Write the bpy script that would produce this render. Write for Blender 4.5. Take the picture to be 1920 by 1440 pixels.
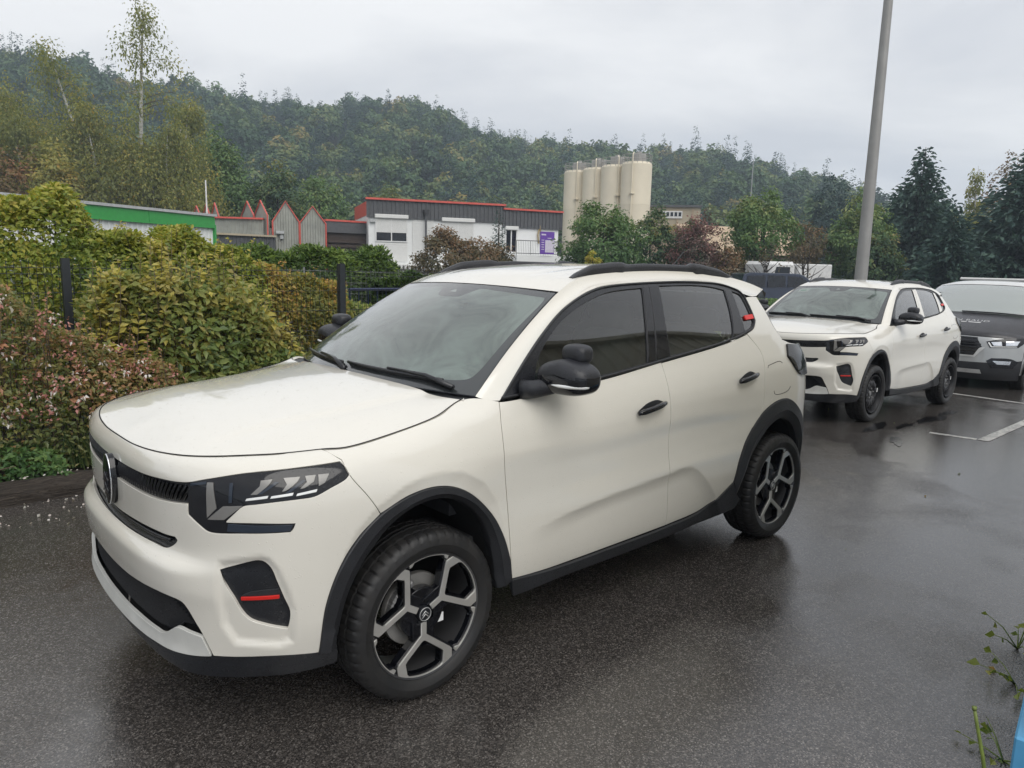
import bpy, math, random
import numpy as np
from mathutils import Vector, Matrix
from mathutils.geometry import delaunay_2d_cdt
random.seed(7)
RNG = np.random.default_rng(11)
for o in list(bpy.data.objects):
    bpy.data.objects.remove(o, do_unlink=True)
SC = bpy.context.scene
COL = SC.collection
R = math.radians

# ---------------------------------------------------------------- camera, sky, sun, exposure
cam_data = bpy.data.cameras.new('camera')
cam_data.sensor_width = 36.0
cam_data.lens = 36.0 * 1369.217 / 1920
cam_data.clip_start = .05
cam_data.clip_end = 3000
camera = bpy.data.objects.new('camera', cam_data)
camera.location = (-.6717, -2.8454, 1.5828)
camera.rotation_euler = (R(80.6976), R(-1.3322), R(-42.43))
COL.objects.link(camera)
SC.camera = camera
SUN_EL, SUN_AZ = R(46), R(192)
world = bpy.data.worlds.new('World')
SC.world = world
world.use_nodes = True
def build_world():
    nt = world.node_tree
    N = nt.nodes
    L = nt.links
    N.clear()
    out = N.new('ShaderNodeOutputWorld')
    bg = N.new('ShaderNodeBackground')
    sky = N.new('ShaderNodeTexSky')
    sky.sky_type = 'NISHITA'
    sky.sun_disc = False
    sky.sun_elevation = SUN_EL
    sky.sun_rotation = SUN_AZ
    sky.dust_density = 3
    bg.inputs['Strength'].default_value = .10
    tc = N.new('ShaderNodeTexCoord')
    # cloud deck: project the view direction on a flat layer overhead
    sep = N.new('ShaderNodeSeparateXYZ')
    L.new(tc.outputs['Generated'], sep.inputs[0])
    add = N.new('ShaderNodeMath'); add.operation = 'ADD'; add.inputs[1].default_value = .16
    mx = N.new('ShaderNodeMath'); mx.operation = 'MAXIMUM'; mx.inputs[1].default_value = 0
    L.new(sep.outputs['Z'], mx.inputs[0]); L.new(mx.outputs[0], add.inputs[0])
    dv = N.new('ShaderNodeVectorMath'); dv.operation = 'DIVIDE'
    cmb = N.new('ShaderNodeCombineXYZ')
    for k in range(3):
        L.new(add.outputs[0], cmb.inputs[k])
    L.new(tc.outputs['Generated'], dv.inputs[0]); L.new(cmb.outputs[0], dv.inputs[1])
    n1 = N.new('ShaderNodeTexNoise'); n1.inputs['Scale'].default_value = .55; n1.inputs['Detail'].default_value = 7; n1.inputs['Roughness'].default_value = .55
    n1.inputs['Distortion'].default_value = .4
    L.new(dv.outputs[0], n1.inputs['Vector'])
    rp = N.new('ShaderNodeValToRGB')
    e = rp.color_ramp.elements
    e[0].position = .40; e[0].color = (5.0, 5.12, 5.38, 1)
    e[1].position = .60; e[1].color = (6.9, 6.9, 6.9, 1)
    m_ = e.new(.5); m_.color = (5.95, 6.0, 6.1, 1)
    L.new(n1.outputs['Fac'], rp.inputs[0])
    # overcast: brighter towards the zenith
    g = N.new('ShaderNodeMapRange'); g.inputs[1].default_value = .12; g.inputs[2].default_value = .85; g.inputs[3].default_value = 1.0; g.inputs[4].default_value = 1.22
    L.new(sep.outputs['Z'], g.inputs[0])
    ml = N.new('ShaderNodeVectorMath'); ml.operation = 'SCALE'
    L.new(rp.outputs[0], ml.inputs[0]); L.new(g.outputs[0], ml.inputs['Scale'])
    mix = N.new('ShaderNodeMix'); mix.data_type = 'RGBA'; mix.inputs[0].default_value = .94
    L.new(sky.outputs[0], mix.inputs[6]); L.new(ml.outputs[0], mix.inputs[7])
    L.new(mix.outputs[2], bg.inputs['Color'])
    L.new(bg.outputs[0], out.inputs[0])
build_world()
sun_data = bpy.data.lights.new('sun', 'SUN')
sun_data.energy = 1.35
sun_data.angle = R(50)
sun_data.color = (1, .97, .92)
sun = bpy.data.objects.new('sun', sun_data)
sun.rotation_euler = (R(90) - SUN_EL, 0, R(180) - SUN_AZ)
COL.objects.link(sun)
SC.render.engine = 'CYCLES'
SC.cycles.use_denoising = True
SC.cycles.max_bounces = 8
SC.cycles.diffuse_bounces = 5
SC.cycles.glossy_bounces = 3
SC.cycles.transmission_bounces = 4
SC.cycles.transparent_max_bounces = 12
SC.cycles.volume_bounces = 1
SC.cycles.caustics_reflective = False
SC.cycles.caustics_refractive = False
SC.view_settings.view_transform = 'Standard'
SC.view_settings.look = 'None'
SC.view_settings.exposure = 0.52
SC.view_settings.gamma = 1
SC.view_settings.use_curve_mapping = False
# ---------------------------------------------------------------- materials
MATS = {}
class NT:
    def __init__(self, name):
        self.m = bpy.data.materials.new(name); self.m.use_nodes = True
        self.t = self.m.node_tree; self.N = self.t.nodes; self.L = self.t.links
        self.b = self.N['Principled BSDF']; self.out = self.N['Material Output']
        self._co = None
    def co(self, kind='Object'):
        n = self.N.new('ShaderNodeTexCoord'); return n.outputs[kind]
    def n(self, typ, **kw):
        n = self.N.new(typ)
        for k, v in kw.items():
            if k in n.inputs: n.inputs[k].default_value = v
            else: setattr(n, k, v)
        return n
    def noise(self, scale, detail=4, rough=.55, co=None, dist=0):
        n = self.n('ShaderNodeTexNoise', Scale=scale, Detail=detail, Roughness=rough, Distortion=dist)
        self.L.new(co or self.co(), n.inputs['Vector']); return n.outputs['Fac']
    def vor(self, scale, co=None, feature='F1', rnd=1):
        n = self.n('ShaderNodeTexVoronoi', Scale=scale, Randomness=rnd); n.feature = feature
        self.L.new(co or self.co(), n.inputs['Vector']); return n
    def ramp(self, src, stops):
        n = self.N.new('ShaderNodeValToRGB'); e = n.color_ramp.elements
        while len(e) < len(stops): e.new(.5)
        for k, (p, c) in enumerate(stops):
            e[k].position = p; e[k].color = (*c, 1) if len(c) == 3 else c
        self.L.new(src, n.inputs[0]); return n.outputs[0]
    def rng(self, src, a, b, c, d):
        n = self.N.new('ShaderNodeMapRange')
        for k, v in enumerate((a, b, c, d)): n.inputs[k + 1].default_value = v
        self.L.new(src, n.inputs[0]); return n.outputs[0]
    def math(self, op, a, b=None, clamp=False):
        n = self.N.new('ShaderNodeMath'); n.operation = op; n.use_clamp = clamp
        for k, v in enumerate((a, b)):
            if v is None: continue
            if isinstance(v, (int, float)): n.inputs[k].default_value = v
            else: self.L.new(v, n.inputs[k])
        return n.outputs[0]
    def mix(self, f, a, b, mode='MIX'):
        n = self.N.new('ShaderNodeMix'); n.data_type = 'RGBA'; n.blend_type = mode
        for k, v in ((0, f), (6, a), (7, b)):
            if isinstance(v, (int, float)): n.inputs[k].default_value = v
            elif isinstance(v, tuple): n.inputs[k].default_value = (*v, 1) if len(v) == 3 else v
            else: self.L.new(v, n.inputs[k])
        return n.outputs[2]
    def bump(self, h, strength=.3, dist=.01, normal=None):
        n = self.n('ShaderNodeBump', Strength=strength, Distance=dist); self.L.new(h, n.inputs['Height'])
        if normal: self.L.new(normal, n.inputs['Normal'])
        return n.outputs[0]
    def set(self, **kw):
        al = {'color': 'Base Color', 'rough': 'Roughness', 'metal': 'Metallic', 'spec': 'Specular IOR Level', 'coat': 'Coat Weight', 'coat_rough': 'Coat Roughness', 'normal': 'Normal', 'alpha': 'Alpha', 'sheen': 'Sheen Weight', 'trans': 'Transmission Weight', 'sss': 'Subsurface Weight', 'coat_normal': 'Coat Normal'}
        for k, v in kw.items():
            i = self.b.inputs[al.get(k, k)]
            if isinstance(v, (int, float)): i.default_value = v
            elif isinstance(v, tuple): i.default_value = (*v, 1) if len(v) == 3 else v
            else: self.L.new(v, i)
        return self.m
def simple(name, color, rough=.5, metal=0, var=.12, scale=6, bump=0, bscale=200, **kw):
    """plain material with a little tonal variation and fine relief"""
    t = NT(name)
    f = t.noise(scale, 5)
    a = tuple(c * (1 - var) for c in color); b = tuple(min(1, c * (1 + var)) for c in color)
    t.set(color=t.ramp(f, [(.3, a), (.7, b)]), rough=rough, metal=metal, **kw)
    if bump: t.set(normal=t.bump(t.noise(bscale, 3), bump, .002))
    MATS[name] = t.m
    return t.m

# ---------------------------------------------------------------- mesh helpers
def obj(name, V, F, mat=None, parent=None, N=None, smooth=True, mi=None, mats=None):
    me = bpy.data.meshes.new(name)
    V = np.asarray(V, float).reshape(-1, 3)
    if isinstance(F, np.ndarray) and F.ndim == 2:
        k = F.shape[1]; nf = len(F)
        me.vertices.add(len(V)); me.vertices.foreach_set('co', V.ravel())
        me.loops.add(nf * k); me.loops.foreach_set('vertex_index', F.ravel().astype(np.int32))
        me.polygons.add(nf); me.polygons.foreach_set('loop_start', np.arange(0, nf * k, k, dtype=np.int32))
        me.update(calc_edges=True)
    else:
        me.from_pydata(V.tolist(), [], [list(map(int, f)) for f in F])
    me.polygons.foreach_set('use_smooth', np.full(len(me.polygons), bool(smooth)))
    for m in (mats or ([mat] if mat else [])): me.materials.append(m)
    if mi is not None: me.polygons.foreach_set('material_index', np.asarray(mi, np.int32))
    if N is not None:
        N = np.asarray(N, float); N = N / np.maximum(np.linalg.norm(N, axis=1), 1e-9)[:, None]
        me.normals_split_custom_set_from_vertices(N.tolist())
    o = bpy.data.objects.new(name, me); COL.objects.link(o)
    if parent: o.parent = parent
    return o
def empty(name, loc=(0, 0, 0), rz=0, parent=None):
    o = bpy.data.objects.new(name, None); COL.objects.link(o); o.location = loc; o.rotation_euler = (0, 0, rz)
    o.empty_display_size = .2
    if parent: o.parent = parent
    return o
def tag(o, label=None, cat=None, group=None, kind=None):
    if label: o['label'] = label
    if cat: o['category'] = cat
    if group: o['group'] = group
    if kind: o['kind'] = kind
    return o
def copy_tree(o, parent=None):
    c = o.copy(); COL.objects.link(c)
    if parent: c.parent = parent
    for ch in list(o.children): copy_tree(ch, c)
    return c
class MB:
    """collects simple solids into one mesh"""
    def __init__(s): s.V = []; s.F = []; s.n = 0; s.mi = []; s.cur = 0
    def add(s, V, F):
        V = np.asarray(V, float).reshape(-1, 3); s.V.append(V)
        for f in F: s.F.append([int(i) + s.n for i in f]); s.mi.append(s.cur)
        s.n += len(V); return s
    def box(s, c, size, rz=0, M=None, bev=0):
        x, y, z = [v / 2 for v in size]
        if bev:
            b = min(bev, x * .9, y * .9, z * .9); V = []
            for sz in (-1, 1):
                for (ex, ey, ez) in ((x - b, y - b, z), ):
                    V += [(-ex, -ey, sz * ez), (ex, -ey, sz * ez), (ex, ey, sz * ez), (-ex, ey, sz * ez)]
            for sz in (-1, 1):
                ez = z - b
                V += [(-x, -y + b, sz * ez), (-x + b, -y, sz * ez), (x - b, -y, sz * ez), (x, -y + b, sz * ez), (x, y - b, sz * ez), (x - b, y, sz * ez), (-x + b, y, sz * ez), (-x, y - b, sz * ez)]
            F = [(3, 2, 1, 0), (4, 5, 6, 7)]
            lo, hi = 8, 16
            for k in range(8): F.append((lo + k, lo + (k + 1) % 8, hi + (k + 1) % 8, hi + k))
            cl = [0, 0, 1, 1, 2, 2, 3, 3]
            for k in range(8):
                j = (k + 1) % 8
                a, b_ = cl[k], cl[j]
                F.append((a, b_, lo + j, lo + k) if a != b_ else (a, lo + j, lo + k))
                F.append((hi + k, hi + j, 4 + b_, 4 + a) if a != b_ else (hi + k, hi + j, 4 + a))
        else:
            V = [(-x, -y, -z), (x, -y, -z), (x, y, -z), (-x, y, -z), (-x, -y, z), (x, -y, z), (x, y, z), (-x, y, z)]
            F = [(3, 2, 1, 0), (4, 5, 6, 7), (0, 1, 5, 4), (1, 2, 6, 5), (2, 3, 7, 6), (3, 0, 4, 7)]
        V = np.array(V)
        if M is not None: V = V @ np.asarray(M).T
        if rz:
            cc, ss = math.cos(rz), math.sin(rz); V = V @ np.array([[cc, ss, 0], [-ss, cc, 0], [0, 0, 1]])
        return s.add(V + np.array(c), F)
    def tube(s, P, r, n=8, caps=True):
        P = np.asarray(P, float); m = len(P); r = np.full(m, r) if np.isscalar(r) else np.asarray(r, float)
        T = np.gradient(P, axis=0); T /= np.maximum(np.linalg.norm(T, axis=1), 1e-9)[:, None]
        up = np.array([0, 0, 1.]) if abs(T[0, 2]) < .9 else np.array([1., 0, 0])
        a = np.linspace(0, 2 * math.pi, n, endpoint=False); V = []
        u = np.cross(up, T[0]); u /= np.linalg.norm(u)
        for k in range(m):
            u = u - T[k] * (u @ T[k]); u /= max(np.linalg.norm(u), 1e-9); v = np.cross(T[k], u)
            V.append(P[k] + r[k] * (np.cos(a)[:, None] * u + np.sin(a)[:, None] * v))
        F = [(k * n + i, k * n + (i + 1) % n, (k + 1) * n + (i + 1) % n, (k + 1) * n + i) for k in range(m - 1) for i in range(n)]
        if caps: F += [tuple(range(n))[::-1], tuple((m - 1) * n + i for i in range(n))]
        return s.add(np.vstack(V), F)
    def prism(s, poly, a, b, axis=2):
        """extrude a 2D polygon between a and b along an axis"""
        n = len(poly); idx = [[1, 2, 0], [2, 0, 1], [0, 1, 2]][axis]; V = np.zeros((2 * n, 3))
        for k, (p, q) in enumerate(poly):
            for j, h in ((0, a), (n, b)):
                w = [0, 0, 0]; w[idx[0]] = p; w[idx[1]] = q; w[axis] = h; V[k + j] = w
        ar = sum(poly[k][0] * poly[(k + 1) % n][1] - poly[(k + 1) % n][0] * poly[k][1] for k in range(n))
        F = [tuple(range(n))[::-1], tuple(range(n, 2 * n))] + [(k, (k + 1) % n, n + (k + 1) % n, n + k) for k in range(n)]
        if (ar < 0) != (b < a): F = [f[::-1] for f in F]
        return s.add(V, F)
    def quad(s, a, b, c, d): return s.add([a, b, c, d], [(0, 1, 2, 3)])
    def build(s, name, mat=None, parent=None, smooth=False, mats=None):
        return obj(name, np.vstack(s.V), s.F, mat, parent, smooth=smooth, mats=mats, mi=s.mi if mats else None)
def auto(o, ang=35):
    """smooth shading with sharp edges past an angle"""
    me = o.data; me.polygons.foreach_set('use_smooth', [True] * len(me.polygons)); me.set_sharp_from_angle(angle=R(ang)); return o
def lathe(prof, n=48, axis='y'):
    """profile [(r, h)] swept about the axis"""
    a = np.linspace(0, 2 * math.pi, n, endpoint=False); V = []
    for r, h in prof:
        c = np.stack([r * np.cos(a), np.full(n, h), r * np.sin(a)], 1) if axis == 'y' else np.stack([r * np.cos(a), r * np.sin(a), np.full(n, h)], 1)
        V.append(c)
    F = [(k * n + i, k * n + (i + 1) % n, (k + 1) * n + (i + 1) % n, (k + 1) * n + i) for k in range(len(prof) - 1) for i in range(n)]
    return np.vstack(V), F
def grid_faces(nu, nv, closed_u=False):
    F = []
    for i in range(nu if closed_u else nu - 1):
        for j in range(nv - 1):
            a = i * nv + j; b = ((i + 1) % nu) * nv + j; F.append((a, b, b + 1, a + 1))
    return F
def pip(x, y, poly):
    r = np.zeros(np.shape(x), bool); n = len(poly)
    for k in range(n):
        x0, y0 = poly[k]; x1, y1 = poly[(k + 1) % n]
        if y0 == y1: continue
        r ^= ((y0 > y) != (y1 > y)) & (x < (x1 - x0) * (y - y0) / (y1 - y0) + x0)
    return r
def smooth_line(P, step=.012, closed=False, sharp=38):
    """catmull-rom through 2D/3D points, corners sharper than `sharp` degrees kept, resampled"""
    P = np.asarray(P, float); n = len(P)
    def ang(k):
        a = P[k] - P[k - 1]; b = P[(k + 1) % n] - P[k]
        c = (a @ b) / max(np.linalg.norm(a) * np.linalg.norm(b), 1e-12); return math.degrees(math.acos(max(-1, min(1, c))))
    cor = [k for k in range(n) if ((not closed) and k in (0, n - 1)) or ang(k) > sharp]
    if closed and not cor: cor = [0]
    out = []
    segs = list(zip(cor, cor[1:] + ([cor[0] + n] if closed else [])))
    for a, b in segs if closed else segs[:len(cor) - 1]:
        Q = np.array([P[k % n] for k in range(a, b + 1)])
        m = len(Q)
        loop = closed and len(cor) == 1 and ang(cor[0]) <= sharp
        E = np.vstack([P[(a - 1) % n] if loop else 2 * Q[0] - Q[1], Q, P[(b + 1) % n] if loop else 2 * Q[-1] - Q[-2]])
        for k in range(m - 1):
            p0, p1, p2, p3 = E[k:k + 4]; d1 = np.linalg.norm(p2 - p1)
            if d1 < 1e-9: continue
            d0 = max(np.linalg.norm(p1 - p0), 1e-6) ** .5; dd = d1 ** .5; d2 = max(np.linalg.norm(p3 - p2), 1e-6) ** .5
            m1 = ((p1 - p0) / d0 - (p2 - p0) / (d0 + dd) + (p2 - p1) / dd) * dd
            m2 = ((p2 - p1) / dd - (p3 - p1) / (dd + d2) + (p3 - p2) / d2) * dd
            t = np.linspace(0, 1, max(1, int(math.ceil(d1 / step))), endpoint=False)[:, None]
            out.append((2 * t**3 - 3 * t * t + 1) * p1 + (t**3 - 2 * t * t + t) * m1 + (-2 * t**3 + 3 * t * t) * p2 + (t**3 - t * t) * m2)
    if not closed: out.append(P[-1:])
    return np.vstack(out)
def area2(P): return .5 * float(np.sum(P[:, 0] * np.roll(P[:, 1], -1) - np.roll(P[:, 0], -1) * P[:, 1]))
def inset(P, d):
    """move a closed ccw polygon inwards by d"""
    e = np.roll(P, -1, 0) - P; e /= np.maximum(np.linalg.norm(e, axis=1), 1e-9)[:, None]
    nn = np.stack([-e[:, 1], e[:, 0]], 1); v = nn + np.roll(nn, 1, 0); L = np.maximum((v * v).sum(1), .5)
    return P + v * (2 * d / L)[:, None]
def patch(outline, holes, fn, nfn, h=.02, off=None, gap=.002, flange=.012, edge=.0015, step=.012, sharp=38, raw=False):
    """mesh a region of a parametric surface: exact smooth outline, analytic normals, rounded folded edges"""
    loops = []
    for k, P in enumerate([outline] + list(holes)):
        Q = np.asarray(P, float) if raw else smooth_line(P, step, True, sharp)
        if area2(Q) < 0: Q = Q[::-1]
        if gap: Q = inset(Q, gap if k == 0 else -gap)
        if k: Q = Q[::-1]
        loops.append(Q)
    O = loops[0]
    lo, hi = O.min(0), O.max(0)
    gx = np.arange(lo[0] + h / 2, hi[0], h); gy = np.arange(lo[1] + h / 2, hi[1], h)
    X, Y = np.meshgrid(gx, gy, indexing='ij'); X[:, 1::2] += 0; X = X.ravel(); Y = Y.ravel()
    ok = pip(X, Y, O)
    for Hh in loops[1:]: ok &= ~pip(X, Y, Hh)
    X = X[ok]; Y = Y[ok]
    B = np.vstack(loops)
    if len(X):
        dm = np.full(len(X), 9.)
        for k in range(0, len(B), 1): dm = np.minimum(dm, (X - B[k, 0]) ** 2 + (Y - B[k, 1]) ** 2)
        m = dm > (h * .45) ** 2; X = X[m]; Y = Y[m]
    P2 = np.vstack([B, np.stack([X, Y], 1)]); ed = []; s0 = 0
    for Q in loops:
        n = len(Q); ed += [(s0 + k, s0 + (k + 1) % n) for k in range(n)]; s0 += n
    res = delaunay_2d_cdt([Vector(p) for p in P2], ed, [], 0, 1e-7)
    V2 = np.array([tuple(v) for v in res[0]]); T = np.array([t for t in res[2] if len(t) == 3])
    c = V2[T].mean(1); ok = pip(c[:, 0], c[:, 1], O)
    for Hh in loops[1:]: ok &= ~pip(c[:, 0], c[:, 1], Hh)
    T = T[ok]
    a = V2[T]; ar = (a[:, 1, 0] - a[:, 0, 0]) * (a[:, 2, 1] - a[:, 0, 1]) - (a[:, 2, 0] - a[:, 0, 0]) * (a[:, 1, 1] - a[:, 0, 1])
    T = T[np.abs(ar) > 1e-10]; ar = ar[np.abs(ar) > 1e-10]; T[ar < 0] = T[ar < 0][:, ::-1]
    def ev(Q):
        p = fn(Q[:, 0], Q[:, 1]); n = nfn(Q[:, 0], Q[:, 1])
        if off is not None: p = p + n * (off(Q) if callable(off) else np.full(len(Q), off))[:, None]
        return p, n
    P, N = ev(V2)
    V = [P]; NN = [N]; F = T.tolist(); base = len(P)
    if flange:
        for Q in loops:
            p, n = ev(Q); m = len(Q)
            tau = np.roll(p, -1, 0) - np.roll(p, 1, 0); tau /= np.maximum(np.linalg.norm(tau, axis=1), 1e-9)[:, None]
            w = np.cross(tau, n); w /= np.maximum(np.linalg.norm(w, axis=1), 1e-9)[:, None]
            r1 = p + w * edge - n * edge; r2 = r1 - n * flange
            V += [p, r1, r1, r2]; NN += [n, w + .25 * n, w, w]
            for (x, y) in ((0, 1), (2, 3)):
                for k in range(m):
                    j = (k + 1) % m; F.append((base + x * m + k, base + y * m + k, base + y * m + j, base + x * m + j))
            base += 4 * m
    return np.vstack(V), F, np.vstack(NN)
def mirror_y(V, F, N):
    V = V * [1, -1, 1]; N = N * [1, -1, 1]; return V, [tuple(f[::-1]) for f in F], N
# ---- body surface of the small SUV: a plan contour swept in height with a displacement table ----
def cubic(xs, ys, x):
    """monotone-ish cubic hermite (finite difference tangents limited)"""
    xs=np.asarray(xs,float); ys=np.asarray(ys,float); x=np.clip(x,xs[0],xs[-1])
    h=np.diff(xs); dl=np.diff(ys,axis=0)/(h if ys.ndim==1 else h[:,None])
    m=np.zeros_like(ys); m[0]=dl[0]; m[-1]=dl[-1]
    a=dl[:-1]; b=dl[1:]; w1=(2*h[1:]+h[:-1]); w2=(h[1:]+2*h[:-1])
    if ys.ndim>1: w1=w1[:,None]; w2=w2[:,None]
    with np.errstate(divide='ignore',invalid='ignore'):
        hm=(w1+w2)/(w1/a+w2/b)
    m[1:-1]=np.where(a*b>0,hm,0)
    i=np.clip(np.searchsorted(xs,x,side='right')-1,0,len(xs)-2)
    t=(x-xs[i])/h[i]
    hi=h[i]
    if ys.ndim>1: t=t[:,None]; hi=hi[:,None]
    return ys[i]*(1+2*t)*(1-t)**2+m[i]*hi*t*(1-t)**2+ys[i+1]*t*t*(3-2*t)+m[i+1]*hi*t*t*(t-1)

PLAN=np.array([(-.014,0),(-.011,.2),(.002,.38),(.033,.53),(.08,.64),(.145,.725),(.235,.795),(.345,.84),(.47,.862),(.8,.872),(1.3,.872),(2.0,.872),(2.8,.872),(3.3,.870),(3.48,.855),(3.63,.81),(3.77,.71),(3.88,.56),(3.95,.35),(3.98,0)])
def _plan():
    # catmull-rom through the plan points, resampled by arc length; y negated (visible side is -y)
    P=PLAN*[1,-1]; n=len(P)
    E=np.vstack([P[1]*[1,-1],P,P[-2]*[1,-1]])
    out=[]
    for k in range(n-1):
        p0,p1,p2,p3=E[k],E[k+1],E[k+2],E[k+3]
        d0=max(np.linalg.norm(p1-p0),1e-6)**.5;d1=np.linalg.norm(p2-p1)**.5;d2=max(np.linalg.norm(p3-p2),1e-6)**.5
        m1=(p1-p0)/d0-(p2-p0)/(d0+d1)+(p2-p1)/d1; m2=(p2-p1)/d1-(p3-p1)/(d1+d2)+(p3-p2)/d2
        m1*=d1;m2*=d1
        t=np.linspace(0,1,60,endpoint=False)[:,None]
        out.append((2*t**3-3*t*t+1)*p1+(t**3-2*t*t+t)*m1+(-2*t**3+3*t*t)*p2+(t**3-t*t)*m2)
    out.append(P[-1:]); Q=np.vstack(out)
    L=np.concatenate([[0],np.cumsum(np.linalg.norm(np.diff(Q,axis=0),axis=1))])
    s=np.arange(0,L[-1],.004); C=np.stack([np.interp(s,L,Q[:,0]),np.interp(s,L,Q[:,1])],1)
    T=np.gradient(C,.004,axis=0); T/=np.linalg.norm(T,axis=1)[:,None]
    k=np.exp(-.5*(np.arange(-12,13)/5.)**2);k/=k.sum()
    for a in (0,1): T[:,a]=np.convolve(np.pad(T[:,a],12,mode='edge'),k,'valid')
    T/=np.linalg.norm(T,axis=1)[:,None]
    N=np.stack([-T[:,1]*-1*-1,T[:,0]*-1*1],1)   # placeholder, fixed below
    N=np.stack([T[:,1],-T[:,0]],1)
    return s,C,N
S_,C_,N_=_plan()
def s_of_x(x): # along the side
    k=np.searchsorted(C_[:,0],x); return float(S_[min(k,len(S_)-1)])
# displacement profiles:  (station, [(z,d)...]); station given by s of plan point
PROF=[
 ('y',0.0,[(.12,-.16),(.17,-.06),(.2,-.03),(.235,.004),(.30,.008),(.36,.0),(.44,.004),(.50,.012),(.56,.020),(.605,.022),(.628,.010),(.645,-.010),(.67,-.018),(.72,-.016),(.78,-.014),(.86,-.014),(.895,-.015),(.925,-.026),(.948,-.042),(.962,-.068),(.972,-.11),(.98,-.17)]),
 ('y',.5,[(.12,-.16),(.17,-.06),(.2,-.03),(.235,.004),(.30,.008),(.36,.0),(.44,.004),(.50,.012),(.56,.020),(.605,.022),(.628,.010),(.645,-.010),(.67,-.018),(.72,-.016),(.78,-.014),(.86,-.014),(.895,-.015),(.925,-.026),(.948,-.042),(.962,-.068),(.972,-.11),(.98,-.17)]),
 ('y',.70,[(.12,-.16),(.17,-.08),(.2,-.05),(.235,-.034),(.30,-.022),(.40,-.010),(.50,-.002),(.55,.002),(.61,.0),(.65,-.006),(.70,-.012),(.78,-.013),(.86,-.018),(.90,-.026),(.93,-.042),(.95,-.06),(.965,-.09),(.975,-.125),(.983,-.18)]),
 ('x',.18,[(.12,-.16),(.17,-.09),(.2,-.06),(.235,-.046),(.30,-.03),(.40,-.012),(.50,-.003),(.60,.0),(.70,-.006),(.78,-.009),(.86,-.020),(.90,-.032),(.93,-.05),(.95,-.07),(.965,-.095),(.977,-.13),(.985,-.18)]),
 ('x',.36,[(.12,-.16),(.17,-.09),(.2,-.06),(.25,-.04),(.33,-.02),(.45,-.004),(.60,.0),(.70,-.002),(.80,-.008),(.86,-.018),(.90,-.030),(.93,-.047),(.955,-.072),(.97,-.10),(.982,-.14),(.99,-.19)]),
 ('x',.80,[(.12,-.16),(.17,-.09),(.2,-.06),(.3,-.02),(.45,0),(.6,.004),(.75,.004),(.82,-.002),(.87,-.014),(.91,-.030),(.94,-.046),(.97,-.068),(.995,-.093),(.015+1,-.122),(1.03,-.16),(1.04,-.21)]),
 ('x',1.16,[(.12,-.16),(.17,-.10),(.2,-.07),(.3,-.034),(.38,-.018),(.46,-.011),(.52,-.010),(.60,-.011),(.70,-.014),(.80,-.013),(.86,-.012),(.91,-.019),(.95,-.029),(.99,-.044),(1.03,-.064),(1.06,-.082),(1.09,-.102),(1.2,-.145),(1.3,-.186),(1.4,-.23),(1.5,-.285),(1.55,-.33)]),
 ('x',1.7,[(.12,-.16),(.17,-.10),(.2,-.07),(.3,-.036),(.36,-.022),(.43,-.014),(.52,-.010),(.57,-.010),(.64,-.015),(.70,-.019),(.78,-.020),(.85,-.016),(.90,-.018),(.95,-.026),(1.0,-.039),(1.05,-.056),(1.09,-.073),(1.2,-.121),(1.3,-.168),(1.4,-.22),(1.46,-.255),(1.50,-.285),(1.55,-.33)]),
 ('x',2.3,[(.12,-.16),(.17,-.10),(.2,-.07),(.3,-.036),(.36,-.022),(.45,-.012),(.56,-.007),(.61,-.007),(.67,-.013),(.74,-.018),(.80,-.019),(.87,-.013),(.93,-.015),(.98,-.022),(1.03,-.036),(1.08,-.055),(1.12,-.073),(1.2,-.108),(1.3,-.157),(1.4,-.212),(1.46,-.247),(1.50,-.275),(1.55,-.32)]),
 ('x',2.75,[(.12,-.16),(.17,-.10),(.2,-.07),(.3,-.044),(.36,-.030),(.45,-.012),(.53,-.002),(.60,-.002),(.68,-.008),(.78,-.012),(.86,-.008),(.93,-.008),(.99,-.014),(1.05,-.028),(1.10,-.047),(1.14,-.065),(1.2,-.096),(1.3,-.152),(1.4,-.211),(1.46,-.249),(1.50,-.278),(1.55,-.32)]),
 ('x',3.3,[(.12,-.16),(.17,-.09),(.2,-.06),(.3,-.02),(.45,0),(.6,.005),(.78,.005),(.86,.003),(.95,.0),(1.02,-.006),(1.08,-.022),(1.13,-.046),(1.2,-.083),(1.3,-.147),(1.4,-.22),(1.46,-.262),(1.50,-.295),(1.55,-.34)]),
 ('x',3.56,[(.12,-.16),(.17,-.09),(.2,-.06),(.3,-.02),(.45,.003),(.6,.01),(.78,.012),(.86,.012),(.95,.006),(1.02,-.004),(1.08,-.022),(1.13,-.048),(1.2,-.09),(1.3,-.16),(1.4,-.24),(1.46,-.29),(1.50,-.33),(1.55,-.38)]),
 ('y2',.6,[(.12,-.16),(.17,-.10),(.2,-.05),(.3,-.01),(.45,.012),(.6,.02),(.72,.015),(.78,-.0),(.86,-.015),(.95,-.03),(1.02,-.04),(1.08,-.06),(1.13,-.09),(1.2,-.14),(1.3,-.23),(1.4,-.33),(1.5,-.44),(1.55,-.5)]),
 ('y2',0,[(.12,-.16),(.17,-.10),(.2,-.05),(.3,-.01),(.45,.012),(.6,.02),(.72,.015),(.78,-.02),(.86,-.035),(.95,-.04),(1.02,-.05),(1.08,-.08),(1.13,-.11),(1.2,-.16),(1.3,-.25),(1.4,-.36),(1.5,-.48),(1.55,-.54)]),
]
Z_=np.arange(.12,1.552,.004)
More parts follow.
